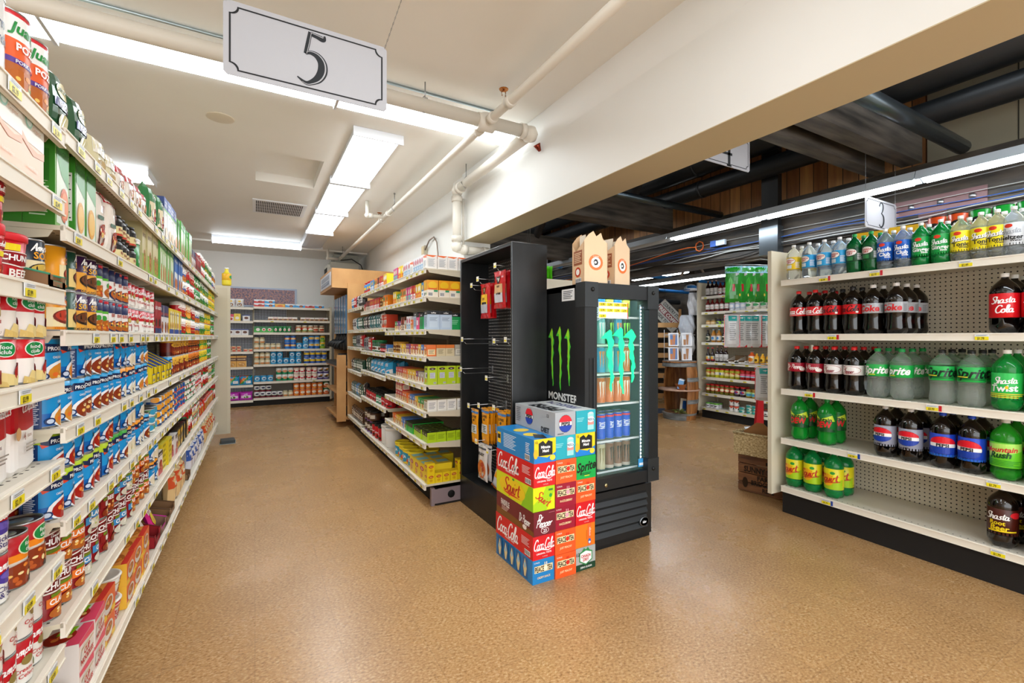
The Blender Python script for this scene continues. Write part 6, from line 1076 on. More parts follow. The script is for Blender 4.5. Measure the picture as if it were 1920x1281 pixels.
def cl(x, s=1, z=0, top=1.0):
    """one torn claw stroke"""
    rnd = random.Random(int(x*1000)); Lp, Rp = [], []; n = 16
    for i in range(n+1):
        u = i/n; zz = top-u*s; wob = .006*math.sin(u*9+x*40)+.004*math.sin(u*23+x*17); hw = (.019*(1-u)**.6+.004)*(1+.35*math.sin(u*31+x*50)); hw = max(hw, .0022)
        Lp.append((x+wob-hw*.8+u*.012, zz)); Rp.append((x+wob+hw+u*.012, zz-.004*(i % 2)))
    head = [(x-.064, top-.028), (x-.03, top+.003), (x+.002, top+.022), (x+.016, top+.01)]
    return head+Rp[1:]+list(reversed(Lp[2:]))+[(x-.024, top-.03)]
for x, s, tp in ((.19, .34, 1.27), (.275, .375, 1.285), (.36, .30, 1.275)): b.prism(cl(x, s, 0, tp), .004, '14e888', 'glow', 'Y', -.014)
b.build('claw_sign', t)
b = MB(); b.box(w-.092, .012, .45, w-.085, .02, 1.45, '9aa7b4', 'paint')
for k in range(46): b.box(w-.0915, .0095, .46+k*.0215, w-.0855, .012, .468+k*.0215, 'd8ecff', 'lamp')
b.box(.04, .06, 1.49, w-.04, .075, 1.51, 'e0f4ff', 'lamp'); b.build('led_strip', t)
b = MB(); b.box(.115, -.0008, 1.36, .345, .0, 1.455, 'f2efe6', 'gloss')
for r_ in range(3):
    for k in range(4 if r_ < 2 else 1): b.box(.12+k*.056, -.0012, 1.432-r_*.034, .172+k*.056, -.0008, 1.45-r_*.034, 'f4e21e', 'gloss'); b.art([T('2.79', 0, .5, .7, '3a3410', b=.02)], .05, .016, lambda a, z, q, r_=r_, k=k: (.146+k*.056+a, -.0013-q, 1.433-r_*.034+z))
b.box(.34, -.001, 1.36, .346, -.0003, 1.455, 'c8202c', 'gloss'); b.build('price_sheet', t)
b = MB(); b.box(w-.12, -.0006, .45, w-.072, 0, .5, '3f9ad8', 'gloss'); b.box(w-.112, -.001, .458, w-.08, -.0006, .474, 'e8f2fa', 'gloss'); b.build('energy_sticker', t)
b = MB()
for r_ in (.045, .036, .027, .018, .009):
    n = 26
    for i in range(n):
        a, q = 2*PI*i/n, 2*PI*(i+1)/n; b.face([((r_)*math.cos(a)+.105, -.0004, (r_)*math.sin(a)*1.2+1.40) for r_ in (r_,)]+[((r_)*math.cos(q)+.105, -.0004, (r_)*math.sin(q)*1.2+1.40)]+[((r_-.004)*math.cos(q)+.105, -.0004, (r_-.004)*math.sin(q)*1.2+1.40), ((r_-.004)*math.cos(a)+.105, -.0004, (r_-.004)*math.sin(a)*1.2+1.40)], 'b9d4e4', 'gloss')
b.build('ring_sticker', t)
# side panel artwork: painted claws and lettering
for y, s, tp in ((.305, .33, 1.275), (.22, .36, 1.285), (.135, .31, 1.27)):
    b = MB(); pts = [(y+(q-y)*.62, z) for q, z in cl(y, s, 0, tp)]
    b.prism([(2*y-q, z) for q, z in pts], .001, '4fd03a', 'gloss', 'X', -.0022)
    b.prism([(2*y-(y+(q-y)*.55), tp+.01+(z-tp)*.9) for q, z in pts], .001, '9fe02c', 'gloss', 'X', -.0028)
    b.build('claw_decal', t)
b = MB(); b.art([T('MONSTER', 0, .5, 1, 'e4e6e4', b=.03, fit=.95, stretch=1)], .32, .045, lambda a, z, q: (-.001-q, .19-a, .865+z)); b.build('name_decal', t)
b = MB(); b.box(-.0012, .075, 1.465, -.0002, .20, 1.535, 'eceef0', 'gloss'); b.art([('lines', -.4, .1, .4, .9, 5, '55585c')], .12, .065, lambda a, z, q: (-.0014-q, .137-a, 1.468+z)); b.build('paper_label', t)
cdk = [('mteal', 'mblue', 'mgrn', 'watb'), ]
SHZ = [.442, .625, .845, 1.03, 1.205, 1.375]
for i, z in enumerate(SHZ):
    b = MB()
    for k in range(14): b.box(.03, .06+k*.034, z-.008, w-.03, .064+k*.034, z-.004, 'c9ced2', 'metal')
    b.box(.03, .055, z-.012, w-.03, .062, z, 'dfe4e6', 'paint'); b.box(.03, .5, z-.012, w-.03, .508, z, 'c8cdd0', 'paint'); b.build('wire_shelf', t)
rows = [('lowest', ['gold', 'gold', 'gold', 'coff', 'coff', 'coff'], .165, 'gold'), ('second', ['myel', 'nos', 'nos', 'nos', 'nos', 'nos'], .165, 0), ('third', ['mwhite', 'mwhite', 'mornge', 'mornge', 'mornge', 'mornge'], .165, 0), ('fourth', ['mteal', 'mblue', 'mblue', 'mteal', 'mblue', 'mornge'], .165, 0), ('fifth', ['mgrn', 'mgrn', 'mteal', 'mgrn', 'mblue', 'mgrn'], .165, 0), ('top', ['watb', 'greeb', 'watb', 'greeb', 'watb', 'greeb'], .165, 0)]
for (nm, ks, h_, _), z in zip(rows, SHZ):
    cnt = {}
    for i, k in enumerate(ks):
        cnt[k] = cnt.get(k, 0)+1
        for dd in range(2):
            p = P[k]; place(p, CX0+.085+i*.068, CY0+.11+dd*.085, z+.001, .15*((i*3) % 5-2), '%s, %s from left,%s %s cooler shelf' % (p.desc, nth(cnt[k]), (' front,', ' behind,')[dd], nm), '%s on the %s cooler shelf' % (p.desc, nm))
# paper pack carriers on the cooler
def carrier(label, x, y, z, rz, h, seed):
    t = empty('paper_carrier', label, 'paper carrier', (x, y, z), rz, 'paper carriers on the cooler'); rnd = random.Random(seed); w_, d_ = .16, .13; K = 'e6c8a4'
    b = MB()
    f = [(-w_/2, 0), (w_/2, 0), (w_/2, h*.78), (w_*.30, h*.86), (w_*.22, h*.98), (w_*.02, h*.9), (-w_*.1, h), (-w_*.3, h*.93), (-w_/2, h*.8)]
    b.prism(f, .003, K, 'matte', 'Y', -d_/2); b.prism([(a*.98, c*(.86 if a > 0 else 1.02)) for a, c in f], .003, 'd8b48c', 'matte', 'Y', d_/2)
    s = [(-d_/2, 0), (d_/2, 0), (d_/2, h*.8), (d_*.2, h*.62), (-d_*.1, h*.7), (-d_/2, h*.79)]
    b.prism(s, .003, 'dcb890', 'matte', 'X', -w_/2); b.prism(s, .003, 'd8b48c', 'matte', 'X', w_/2-.003); b.box(-w_/2, -d_/2, 0, w_/2, d_/2, .003, 'd8b48c', 'matte')
    b.build('carton_body', t)
    a_ = MB(); a_.art([('e', 0, .5, .3, .19, 'e8742c'), ('e', 0, .5, .2, .127, 'f4f0ea'), ('p', [(-.1, .52), (-.04, .58), (.05, .57), (.1, .5), (.06, .44), (-.06, .43)], '1a1a1c'), ('e', -.02, .5, .05, .03, 'f4f0ea'), T('COFFEE', 0, .64, .035, 'f4e0c8', fit=.4)], w_, h*.8, lambda q, z_, e: (q, -d_/2-e, z_)); a_.build('front_print', t)
    a_ = MB(); a_.art([('r', -.36, .45, .36, .8, '9a5a3c'), ('lines', -.3, .5, .3, .76, 6, 'e4c8a4'), ('e', 0, .28, .24, .12, 'c8401e'), ('e', 0, .28, .15, .075, 'f4f0ea'), ('bar', -.2, .03, .3, .13)], d_, h*.8, lambda q, z_, e: (-w_/2-e, -q, z_)); a_.build('side_print', t)
    for k in range(4):
        r_ = MB(); a = rnd.uniform(-.3, .3); r_.box(-.05+k*.03, -.03+.02*(k % 2), .004, -.045+k*.03, .03+.015*(k % 2), h*(.86+.1*rnd.random()), ('e4d8c4', '5a3020')[k % 2], 'matte'); r_.build('carton_flap', t)
carrier('torn kraft drink carrier with orange cow emblem, left on cooler', CX0+.10, CY0+.06, 1.5605, -.12, .30, 1)
carrier('tall kraft drink carrier with orange emblem, right on cooler', CX0+.31, CY0+.09, 1.5605, .22, .30, 2)
# candy shelf behind the cooler
t = empty('candy_shelf', 'beige shelf end with candy packs behind the cooler', 'shelf', (1.95, 3.30, 0))
b = MB(); b.box(0, 0, 0, .7, .4, 1.62, 'd8cfb8'); b.box(-.03, -.04, 1.62, .72, .42, 1.75, 'e0d5bd'); b.box(-.02, -.02, 1.5, .7, .0, 1.54, '6a4024', 'matte'); b.build('shelf_case', t)
for i in range(7): place(P['pastag'] if 0 else P['gumg'] if 'gumg' in P else P['pastag'], 2.02+i*.035, 3.32, 1.7515, PI/2+.1, 'bright green candy pack standing behind the cooler top, %s from left' % nth(i+1), 'green candy packs behind the cooler')
# ------------------------------------------------ black display rack
RX0, RX1, RY0, RY1 = 1.36, 1.612, 2.41, 3.205
t = empty('display_rack', 'open black pegboard display rack with wire hooks', 'display rack', (RX0, RY0, 0))
w, L_, H = RX1-RX0, RY1-RY0, 1.83
b = MB(); b.box(0, 0, 0, w, .02, H); b.build('side_panel', t, 'blackboard'); b = MB(); b.box(0, L_-.02, 0, w, L_, H); b.build('side_panel', t, 'blackboard')
b = MB(); b.box(0, .02, H-.02, w, L_-.02, H); b.build('top_panel', t, 'blackboard')
b = MB(); b.box(-.0, .0205, .0, w-.001, L_-.0205, .21); b.build('base_plinth', t, 'blackboard')
M['peg_black2'] = pegboard('black_pegboard_side', '1b1c1e', 'c4c4c2', .024, .0042, 'YZ')
b = MB(); b.box(w-.03, .02, .21, w-.02, L_-.02, H-.02); b.build('peg_panel', t, 'peg_black2')
b = MB()
for y in (0, L_): b.tube([(0, y, .0), (0, y, H)], .0022, '6c7074', 'metal', 5)
b.tube([(0, 0, H), (0, L_, H)], .0022, '9a9c9e', 'metal', 5); b.tube([(0, 0, H), (w, 0, H)], .002, '7a7c7e', 'metal', 5); b.build('edge_trim', t)
def hook(y, z, ln=.2, lab='f2efe6'):
    h = MB(); x = w-.03
    h.tube([(x, y, z), (x-ln, y, z), (x-ln-.012, y, z+.012)], .0022, 'c8cacc', 'metal', 6); h.tube([(x, y, z+.035), (x-ln-.03, y, z+.035)], .0018, 'c8cacc', 'metal', 6)
    h.box(x-.002, y-.01, z-.01, x, y+.01, z+.05, 'c8cacc', 'metal'); o = h.build('peg_hook', t)
    q = MB(); q.box(x-ln-.032, y-.018, z+.015, x-ln-.030, y+.018, z+.05, lab, 'gloss'); q.box(x-ln-.0325, y-.014, z+.02, x-ln-.032, y+.014, z+.032, 'f0e03a', 'gloss'); q.build('price_card', o)
HK = [(.69, 1.60, .15), (.54, 1.63, .17), (.27, 1.69, .17), (.70, 1.20, .22), (.38, 1.19, .12), (.18, 1.20, .14), (.70, .98, .23), (.46, .93, .14), (.63, .72, .20), (.48, .74, .19), (.25, .755, .19), (.50, .485, .2), (.30, .46, .21)]
for y, z, ln in HK: hook(y, z, ln)
def hung(key, y, z, ln, n, lbl, grp, scale=1, tiltx=0):
    p = P[key]
    for i in range(n):
        x = RX0+(RX1-RX0)-.03-ln+.012+i*.024; o = place(p, x, RY0+y, z-p.h*scale+.004, 0, '%s, %s on its peg hook' % (lbl, nth(i+1)), grp, tilt=(tiltx, 0, -PI/2+.12*(i % 2)))
        o.scale = (scale,)*3
bag('jerk', 'red jerky bag', .165, .25, .022, 'c8161f', [('r', -.42, .86, .42, .97, 'e0303a'), ('p', [(-.2, .84), (.2, .84), (.06, .66), (-.06, .66)], '2a1a1a'), ('p', [(-.12, .8), (.12, .8), (0, .7)], 'f4efe8'), ('r', -.36, .4, .36, .64, 'd9b083'), T('BEEF', 0, .58, .05, '3a1a14', b=.02), ('r', -.36, .15, .36, .4, 'c9c9d0'), ('r', -.2, .36, .2, .41, '16181c')], kind='jerky_bag')
bag('jerky', 'red and yellow jerky bag', .155, .25, .022, 'c8161f', [('p', [(-.2, .88), (.2, .88), (.06, .7), (-.06, .7)], '4a1a14'), ('p', [(-.1, .85), (.1, .85), (0, .74)], 'e8c8a8'), ('r', -.34, .4, .34, .68, 'f2c01c'), T('JERKY', 0, .56, .06, '7a1a14', b=.02), ('r', -.34, .15, .34, .4, 'b9b9c2'), ('r', -.24, .4, .24, .46, '1c1c24')], kind='jerky_bag')
bag('klon', 'orange treat bag', .115, .25, .02, 'f0a21c', [T('KLONDIKE', 0, .78, .07, '3a3420', b=.02, fit=.7), ('e', 0, .68, .1, .04, '5a4a1c'), ('r', -.4, .3, .4, .55, 'dfe2e6'), ('lines', -.34, .33, .34, .52, 4, '33363c'), ('r', -.5, .88, .5, .94, '3f7fc0')], kind='treat_bag')
bag('read', 'white and salmon snack bag', .15, .25, .025, 'e8e6e6', [T('READY', 0, .74, .09, '2a2a30', b=.03, fit=.7), ('f', 0, .32, .4, .26, ['d8703c', 'c8402c', 'e8a870', 'a83a2c'], 12, 3), ('r', -.5, .88, .5, .93, '5a5c66')], kind='snack_bag')
bag('tilted', 'silver and blue snack bag', .14, .27, .02, 'c9ced8', [('r', -.34, .42, .34, .68, '1c50b0'), ('e', 0, .76, .16, .08, 'c8303a'), T('CRISPS', 0, .56, .07, 'ffffff', b=.02, fit=.55), ('r', -.3, .26, .3, .4, 'f0a02c'), ('r', -.5, 0, .5, .06, 'b5642c')], kind='snack_bag')
hung('jerky', .54, 1.63, .15, 3, 'red and yellow jerky bag', 'jerky bags on the upper left hooks')
hung('jerk', .30, 1.69, .16, 4, 'red and tan jerky bag', 'jerky bags on the upper right hooks')
hung('klon', .63, .72, .19, 1, 'orange treat bag at the far left', 'orange treat bags')
hung('klon', .50, .74, .17, 4, 'orange treat bag in the middle row', 'orange treat bags')
hung('klon', .25, .755, .17, 4, 'orange treat bag nearest the soda boxes', 'orange treat bags')
hung('read', .50, .485, .19, 2, 'white snack bag with salmon picture', 'white snack bags')
for i in range(2): place(P['tilted'], RX0+.06+i*.05, RY0+.34-i*.05, .222, 0, 'silver blue snack bag leaning in the rack, %s' % ('front one' if i == 0 else 'back one'), 'leaning snack bags', tilt=(-.25, .1, -PI/2-.1))
# ------------------------------------------------ stack of soda boxes
def flip(a):
    o = []
    for c in a:
        c = list(c)
        if c[0] in ('r', 'lines', 'bar'): c[1], c[3] = -c[3], -c[1]
        elif c[0] == 'p': c[1] = [(-x, y) for x, y in reversed(c[1])]
        elif c[0] == 't': c[2] = -c[2]
        else: c[1] = -c[1]
        o.append(tuple(c))
    return o
def twelve(key, desc, c, front, side, top=None, tart=None, L_=.4, capc=None):
    side = flip(side)
    carton(key, desc, .131, L_, .1215, c, front, side=c, top=top or c, sart=side, tart=tart, kind='soda_box', cat='box')
coc = [T('Coca-Cola', .02, .62, .42, 'ffffff', s=.3, f=1, b=.008, fit=.96), ('p', [(-.4, .36), (-.1, .44), (.2, .34), (.45, .4), (.2, .3), (-.1, .38)], 'ffffff'), T('ORIGINAL TASTE', 0, .24, .07, 'ffffff', fit=.75), T('12 PACK', .05, .1, .05, 'f0b8b8', fit=.3)]
cos = [T('Coca-Cola', .16, .56, .66, 'ffffff', s=.3, f=1, b=.008, fit=.6), T('ORIGINAL TASTE', .1, .16, .08, 'ffffff', fit=.4), ('lines', -.42, .45, -.22, .8, 6, 'f0c8c8'), ('bar', -.44, .08, -.3, .3)]

twelve('bcoke', 'red cola twelve-pack', 'd41821', coc, cos)
def peace(k, nm, c, w1, w2, body):
    twelve(k, nm, c, [T('12 PACK', -.3, .88, .06, 'f6ece0', fit=.25), ('r', -.42, .46, .42, .74, 'f2dfae'), T('PEACE', -.19, .6, .22, '2a1c14', b=.03, fit=.42), T('TEA', .28, .6, .22, '2a1c14', b=.03, fit=.24), ('e', .09, .6, .085, .1, w1), ('e', .05, .8, .02, .07, w1), ('e', .13, .8, .02, .07, w1), T(w2, 0, .26, .09, 'f6d9a8', b=.02, fit=.6, s=.1)], body)
pb = [('lines', -.45, .1, -.2, .9, 10, 'e8c8a8')]
peace('bpo', 'orange tea twelve-pack', 'ea5a24', 'd8281e', 'JUST PEACHY', pb); peace('bpr', 'dark red tea twelve-pack', '9c1230', 'e8a0b0', 'RAZZLEBERRY', pb)
peace('bpb', 'blue tea twelve-pack', '1c7fc0', 'f2e8d0', 'CADDY SHACK', [x for k in range(5) for x in (('r', -.38+.17*k, .08, -.25+.17*k, .92, '155f9a'), ('p', [(-.36+.17*k, .5), (-.315+.17*k, .9), (-.27+.17*k, .5), (-.3+.17*k, .14), (-.33+.17*k, .14)], 'e8d49a'), ('e', -.315+.17*k, .6, .022, .12, '9acbe4'))])
twelve('bdrp', 'maroon cola twelve-pack', '6e1826', [T('Dr', -.18, .76, .24, 'ffffff', s=.2, f=1, b=.01), T('Pepper', -.02, .52, .32, 'ffffff', s=.2, f=1, b=.01, fit=.75), ('e', 0, .2, .18, .13, 'f0e4e0'), ('e', 0, .2, .16, .11, '6e1826'), T('23', 0, .2, .13, 'ffffff', fit=.15), ('r', .18, .9, .46, .92, 'b86a78')],
    [('p', [(-.5, 0), (-.5, .2), (.0, .3), (.5, .34), (.5, 0)], '7a4a1c'), T('Dr Pepper', -.28, .5, .34, 'ffffff', s=.2, f=1, b=.01, fit=.28), ('e', -.28, .18, .05, .1, 'f0e4e0'), T('FANSVILLE', .24, .66, .26, 'efe8e0', b=.03, fit=.24), ('lines', .14, .3, .34, .5, 3, 'd8b8a8')])
twelve('bsq', 'yellow citrus soda twelve-pack', 'd9e01c', [('p', [(-.5, 0), (-.5, .3), (-.1, .6), (.1, 1), (.5, 1), (.5, .8), (.1, 0)], 'a8d01c'), T('Squirt', -.02, .5, .34, 'c8281e', s=.2, f=1, b=.01, fit=.75, rot=-38), ('e', .3, .6, .07, .08, '2f9a3a'), ('r', .2, .8, .4, .88, '2f7a3a')],
    [('p', [(-.5, 0), (-.2, 0), (-.4, 1), (-.5, 1)], '8fc81c'), ('e', .05, .5, .36, .44, 'f2d01c'), T('Squirt', .05, .58, .62, 'c8281e', s=.2, f=1, b=.012, fit=.5), ('p', [(-.2, .2), (.1, .26), (.3, .2), (.1, .14)], 'd8341e'), ('e', .0, .92, .03, .05, '2f9a3a')], top='e4e43a')
mmf = [('p', [(-.5, 0), (-.5, .34), (.1, .2), (.5, .4), (.5, 0)], '1c7fd0'), ('p', [(-.3, .3), (-.3, .82), (-.1, .92), (.02, .78), (.14, .92), (.34, .84), (.34, .3)], '16181a'), T('Minute', .02, .66, .12, 'ffffff', b=.03, fit=.5), T('Maid', .02, .5, .12, 'ffffff', b=.03, fit=.4), ('e', .34, .18, .13, .12, 'f2d43a'), ('e', -.44, .4, .1, .2, 'f2b82c'), T('12', -.4, .88, .1, '16181a')]
twelve('bmm', 'blue and yellow lemonade twelve-pack', 'f2d21c', mmf, [('r', -.5, 0, .5, 1, '1c86cc'), ('lines', -.05, .2, .3, .85, 9, 'd8ecf8'), ('r', .38, .3, .48, .8, 'f2c81c'), ('r', .39, .5, .47, .7, '16181a'), ('bar', -.4, .06, -.28, .3), ('lines', -.4, .35, -.3, .8, 6, 'e8f2f8')], top='1c86cc', tart=[('e', -.1, .3, .3, .1, 'f2d43a'), ('e', .0, .6, .34, .1, 'f2d43a'), ('p', [(-.3, .1), (.1, .0), (.3, .2), (.0, .3)], '16181a')])
twelve('bfr', 'teal grapefruit soda twelve-pack', '22a8b8', [('lines', -.46, .5, -.1, .7, 3, '8fd8dc'), ('r', .08, .12, .4, .86, '9fdcdc'), ('e', .24, .86, .13, .05, 'cfd8da'), ('r', .08, .34, .4, .48, 'e8948a'), ('e', .24, .58, .18, .13, 'f2f4f2'), T('FRESCA', .24, .58, .1, '1c6a8a', b=.03, fit=.34)], [('lines', -.4, .1, .4, .9, 9, '8fd8dc')], top='e8eef0', tart=[T('FRESCA', 0, .55, .16, '2a3a8a', b=.03, fit=2.2, rot=90)])
twelve('bpep', 'silver cola twelve-pack with round logo', 'a9adb2', [('e', 0, .5, .33, .38, '14161a'), ('e', 0, .5, .315, .36, 'f4f4f4'), ('p', ellipse(0, .58, .3, .28, 16, 0, PI), 'e01a2c'), ('p', ellipse(0, .42, .3, .28, 16, PI, 2*PI), '1a3fa8'), T('PEPSI', 0, .5, .15, '0a0a0c', b=.045, fit=.66), ('lines', -.4, .05, -.1, .12, 1, '33363a')],
    [('e', .12, .55, .1, .4, '14161a'), ('e', .12, .55, .096, .385, 'f4f4f4'), ('p', ellipse(.12, .62, .092, .3, 14, 0, PI), 'e01a2c'), ('p', ellipse(.12, .48, .092, .3, 14, PI, 2*PI), '1a3fa8'), T('PEPSI', .12, .55, .16, '0a0a0c', b=.045, fit=.2), T('DIET', -.28, .16, .22, '1a1c20', b=.04, fit=.2), T('12', -.34, .8, .14, '1a1c20'), ('lines', .34, .2, .46, .9, 8, '6c7076')], top='b9bcc0', tart=[T('PEPSI', 0, .45, .2, '1c1e22', b=.05, fit=2.5, rot=90)], L_=.41)
twelve('bspr', 'green lemon-lime twelve-pack', '10a84a', [T('Sprite', 0, .56, .4, '0e1c14', s=.35, b=.03, fit=1.0, rot=6), ('lines', -.25, .16, .25, .28, 2, '0e3a20'), ('r', -.1, .12, .16, .15, 'f2e03a')], [], top='14b452')
twelve('bcd', 'silver and green ginger ale twelve-pack', 'a9acaa', [('r', -.5, 0, .5, .28, '16402c'), ('p', [(-.34, .78), (-.34, .4), (0, .2), (.34, .4), (.34, .78), (0, .9)], '2f8a4a'), ('p', [(-.29, .74), (-.29, .43), (0, .26), (.29, .43), (.29, .74), (0, .84)], 'f2f2ee'), ('p', [(-.2, .84), (-.1, .98), (0, .88), (.1, .98), (.2, .84)], '2f8a4a'), T('CANADA', 0, .62, .13, 'c8202c', b=.03, fit=.5), T('DRY', 0, .46, .13, 'c8202c', b=.03, fit=.3), T('12', -.4, .74, .15, '1c1e20'), T('ZERO SUGAR', 0, .14, .08, 'e8ece8', fit=.6)], [], top='b4b7b4')
twelve('bor', 'plain orange soda twelve-pack', 'f07a1c', [('lines', .05, .0, .09, 1, 1, 'd8641c'), ('r', .12, .02, .3, .98, 'e8682c'), T('orange', .21, .62, .1, 'f8e0d0', rot=90, fit=.5), ('e', .21, .2, .07, .12, '2a66b8'), ('e', .21, .16, .05, .05, 'f2f2f2')], [], top='f0821e')
SX, SY = 1.215, 1.93
cols3 = [(SX, ['bpb', 'bcoke', 'bdrp', 'bsq', 'bcoke', 'bmm']), (SX+.1335, ['bpo', 'bpo', 'bpr', 'bpr', 'bpo', 'bfr', 'bpep']), (SX+.267, ['bcd', 'bor', 'bcoke', 'bpo', 'bspr', 'bmm', 'bfr'])]
lev = ['bottom', 'second', 'third', 'fourth', 'fifth', 'sixth', 'topmost']
rnd = random.Random(2)
for ci, (x, ks) in enumerate(cols3):
    for i, k in enumerate(ks):
        p = P[k]; place(p, x+p.w/2+rnd.uniform(-.0008, .0008), SY+p.d/2+rnd.uniform(0, .014)-(.012 if k == 'bmm' and ci == 0 else 0), .0005+i*.1225, rnd.uniform(-.008, .008), '%s, %s level, %s column of floor stack' % (p.desc, lev[i], ('left', 'middle', 'right')[ci]), 'soda boxes stacked on the floor')
# ------------------------------------------------ oak coffee counter unit at the end of the centre shelving
t = empty('coffee_dispenser_cabinet', 'oak coffee bean cabinet with overhanging header', 'cabinet', (1.1, 6.64, 0))
b = MB(); b.box(.02, .0, .1, .74, .03, 2.0); b.box(.02, 1.2, .1, .74, 1.23, 2.0); b.box(.68, .03, .1, .72, 1.2, 2.0); b.box(-.12, .0, .08, .0, .03, 1.0); b.build('cabinet_sides', t, 'oak')
b = MB(); b.box(-.18, .02, 1.93, .74, 1.3, 2.2); b.build('cabinet_header', t, 'oak')
b = MB(); b.box(-.187, .12, 1.97, -.181, 1.2, 2.16, 'd8dbe4', 'gloss'); b.art([('r', -.42, .1, .42, .42, '6a7a9a'), ('r', -.42, .52, .42, .9, '9aa2b4'), ('lines', -.36, .2, .36, .36, 3, 'e4e8f0')], 1.0, .17, lambda a, z, e: (-.188-e, .66-a, 1.98+z)); b.build('header_card', t)
b = MB()
for z in (.1, .45, .82): b.box(-.1, .03, z, .68, 1.2, z+.03)
b.build('cabinet_shelves', t, 'oak')
for k in range(5):
    b = MB(); y = .16+k*.23; b.box(.02, y, 1.3, .14, y+.16, 1.85, '5f86a8', 'film'); b.lathe([(.07, 0), (.07, .1), (.03, .2), (.03, .26)], '17191b', 14, 'paint', cx=.07, cy=y+.08, cz=1.06); b.tube([(.02, y+.08, 1.2), (-.06, y+.08, 1.16), (-.08, y+.08, 1.1)], .02, '202326', 'paint', 8); b.build('bean_dispenser', t)
b = MB(); b.box(-.12, .03, .85, .3, 1.2, .89, '1c1a1a'); b.box(.0, .3, .9, .25, .7, 1.0, '2a2c30'); b.build('drip_tray', t)
for k, z in ((0, .14), (1, .49)):
    b = MB(); b.lathe([(.08, 0), (.09, .05), (.06, .12), (0, .13)], '1d1d20', 14, 'paint'); tag(b.build('coffee_pot', loc=(1.1, 6.85, z)), 'dark rounded pot on the %s oak cabinet shelf' % ('lower' if k == 0 else 'middle'), 'pot')
# framed mirror picture behind the far shelving and the bottle on the left shelving's end
t = empty('wall_panel', 'speckled brown framed panel behind the far shelves', 'wall panel', (.12, 9.915, 1.82))
b = MB(); b.box(-.62, 0, .0, .6, .012, .37, 'b9c6dc', 'paint'); b.build('panel_frame', t); b = MB(); b.box(-.58, -.004, .03, .56, .0, .34, 'ffffff'); M['speck'] = noisy('speckled_panel', '4a3a4c', 'c07a5a', 40, .3, c3='8a6a7a'); b.build('panel_face', t, 'speck')
bottle('lemon', 'yellow lemonade bottle', .05, .22, 'f2dc3a', 'gloss', (.3, .66), 'f0b82c', [('e', 0, .5, .3, .3, '3a9a4a')], 'ececec', kind='juice_bottle', waist=1, neck=.4, shoulder=.6, lobes=False)
place(P['lemon'], -.30, 6.53, 1.871, PI/2, 'yellow lemonade bottle on the end panel of the left shelving')
b = MB(); b.box(-.08, -.1, 0, .08, .1, .006, '8f9a9c', 'paint'); b.box(-.07, -.09, .006, .07, .09, .04, '3a4246', 'paint', T=Matrix.Rotation(.1, 4, 'Z')); tag(b.build('floor_trap', loc=(-.28, 6.35, .0)), 'small dark glue trap tray on the floor by the shelving end', 'tray')
# ------------------------------------------------ crate, basket and hanging crisps at the end of the soda shelving
t = empty('wooden_crate', 'old brown slatted crate with black stencilled lettering', 'crate', (3.45, 2.345, 0), -1.40)
w_, d_, h_ = .355, .3, .3
b = MB()
for k in range(4): z = .005+k*.075; b.box(0, 0, z, w_, .014, z+.068); b.box(0, d_-.014, z, w_, d_, z+.068)
for x in (0, w_-.02): b.box(x, .014, 0, x+.02, d_-.014, h_)
b.box(.02, .014, .004, w_-.02, d_-.014, .016); b.build('crate_slats', t, 'crate')
b = MB(); b.art([T('SUNNY SLOPE', .06, .62, .15, '17110d', b=.04, fit=.86), T('FARMS', .12, .42, .12, '17110d', b=.04, fit=.4), T('BRIDGETON', .1, .28, .12, '17110d', b=.04, fit=.62), T('RD 2', .15, .13, .1, '17110d', b=.03), ('r', .1, .8, .45, .88, '17110d'), ('e', -.34, .25, .06, .14, '2a1c12')], w_, h_, lambda a, z, e: (w_/2+a, -e, z)); b.build('stencil_lettering', t)
t = empty('woven_basket', 'square seagrass basket standing on the crate', 'basket', (3.42, 2.365, .3005), -1.40)
b = MB(); w_, d_, h_ = .385, .32, .17
for x0, y0, x1, y1 in ((0, 0, w_, .014), (0, d_-.014, w_, d_), (0, .014, .014, d_-.014), (w_-.014, .014, w_, d_-.014)): b.box(x0, y0, 0, x1, y1, h_)
b.box(.014, .014, 0, w_-.014, d_-.014, .01); b.tube([(0, 0, h_), (w_, 0, h_), (w_, d_, h_), (0, d_, h_), (0, 0, h_)], .011, 'ffffff', 'paint', 8); b.build('basket_body', t, 'wicker')
b = MB(); b.prism([(0, 0), (.26, 0), (.26, .16), (.2, .2), (.15, .24), (.1, .24), (.05, .2), (0, .16)], .004, '9a6a3c', 'matte', 'Y', 0); tag(b.build('cardboard_flap', loc=(3.50, 2.33, .32), rot=-1.4), 'brown cardboard sheet standing in the woven basket', 'cardboard')
bag('cellb', 'crinkled clear bag', .18, .16, .12, 'd6d8de', [('lines', -.3, .2, .3, .8, 3, 'f4f4f8')]); bag('vegb', 'green and white bag', .16, .15, .1, 'dfe6de', [('p', [(-.4, .2), (.1, .9), (.3, .8), (-.1, .1)], '3f8a3a')])
place(P['cellb'], 3.60, 2.26, .36, 0, 'crinkled clear bag heaped in the woven basket', tilt=(-.4, 0, -.3)); place(P['vegb'], 3.62, 2.11, .36, 0, 'green and white bag in the woven basket', tilt=(-.4, .2, -.4))
bag('crispg', 'green crisp bag', .13, .30, .04, '1f9a2a', [('r', -.5, .8, .5, 1, '9ad4e8'), ('r', .1, .0, .3, .8, 'c9cdd0'), ('p', [(-.5, .1), (0, .5), (-.2, .7), (-.5, .5)], '3fc03a'), ('r', -.1, .3, .06, .5, 'c8202c'), ('e', .36, .2, .05, .04, 'f2d83a')], seal='dfe8ee', kind='crisp_bag')
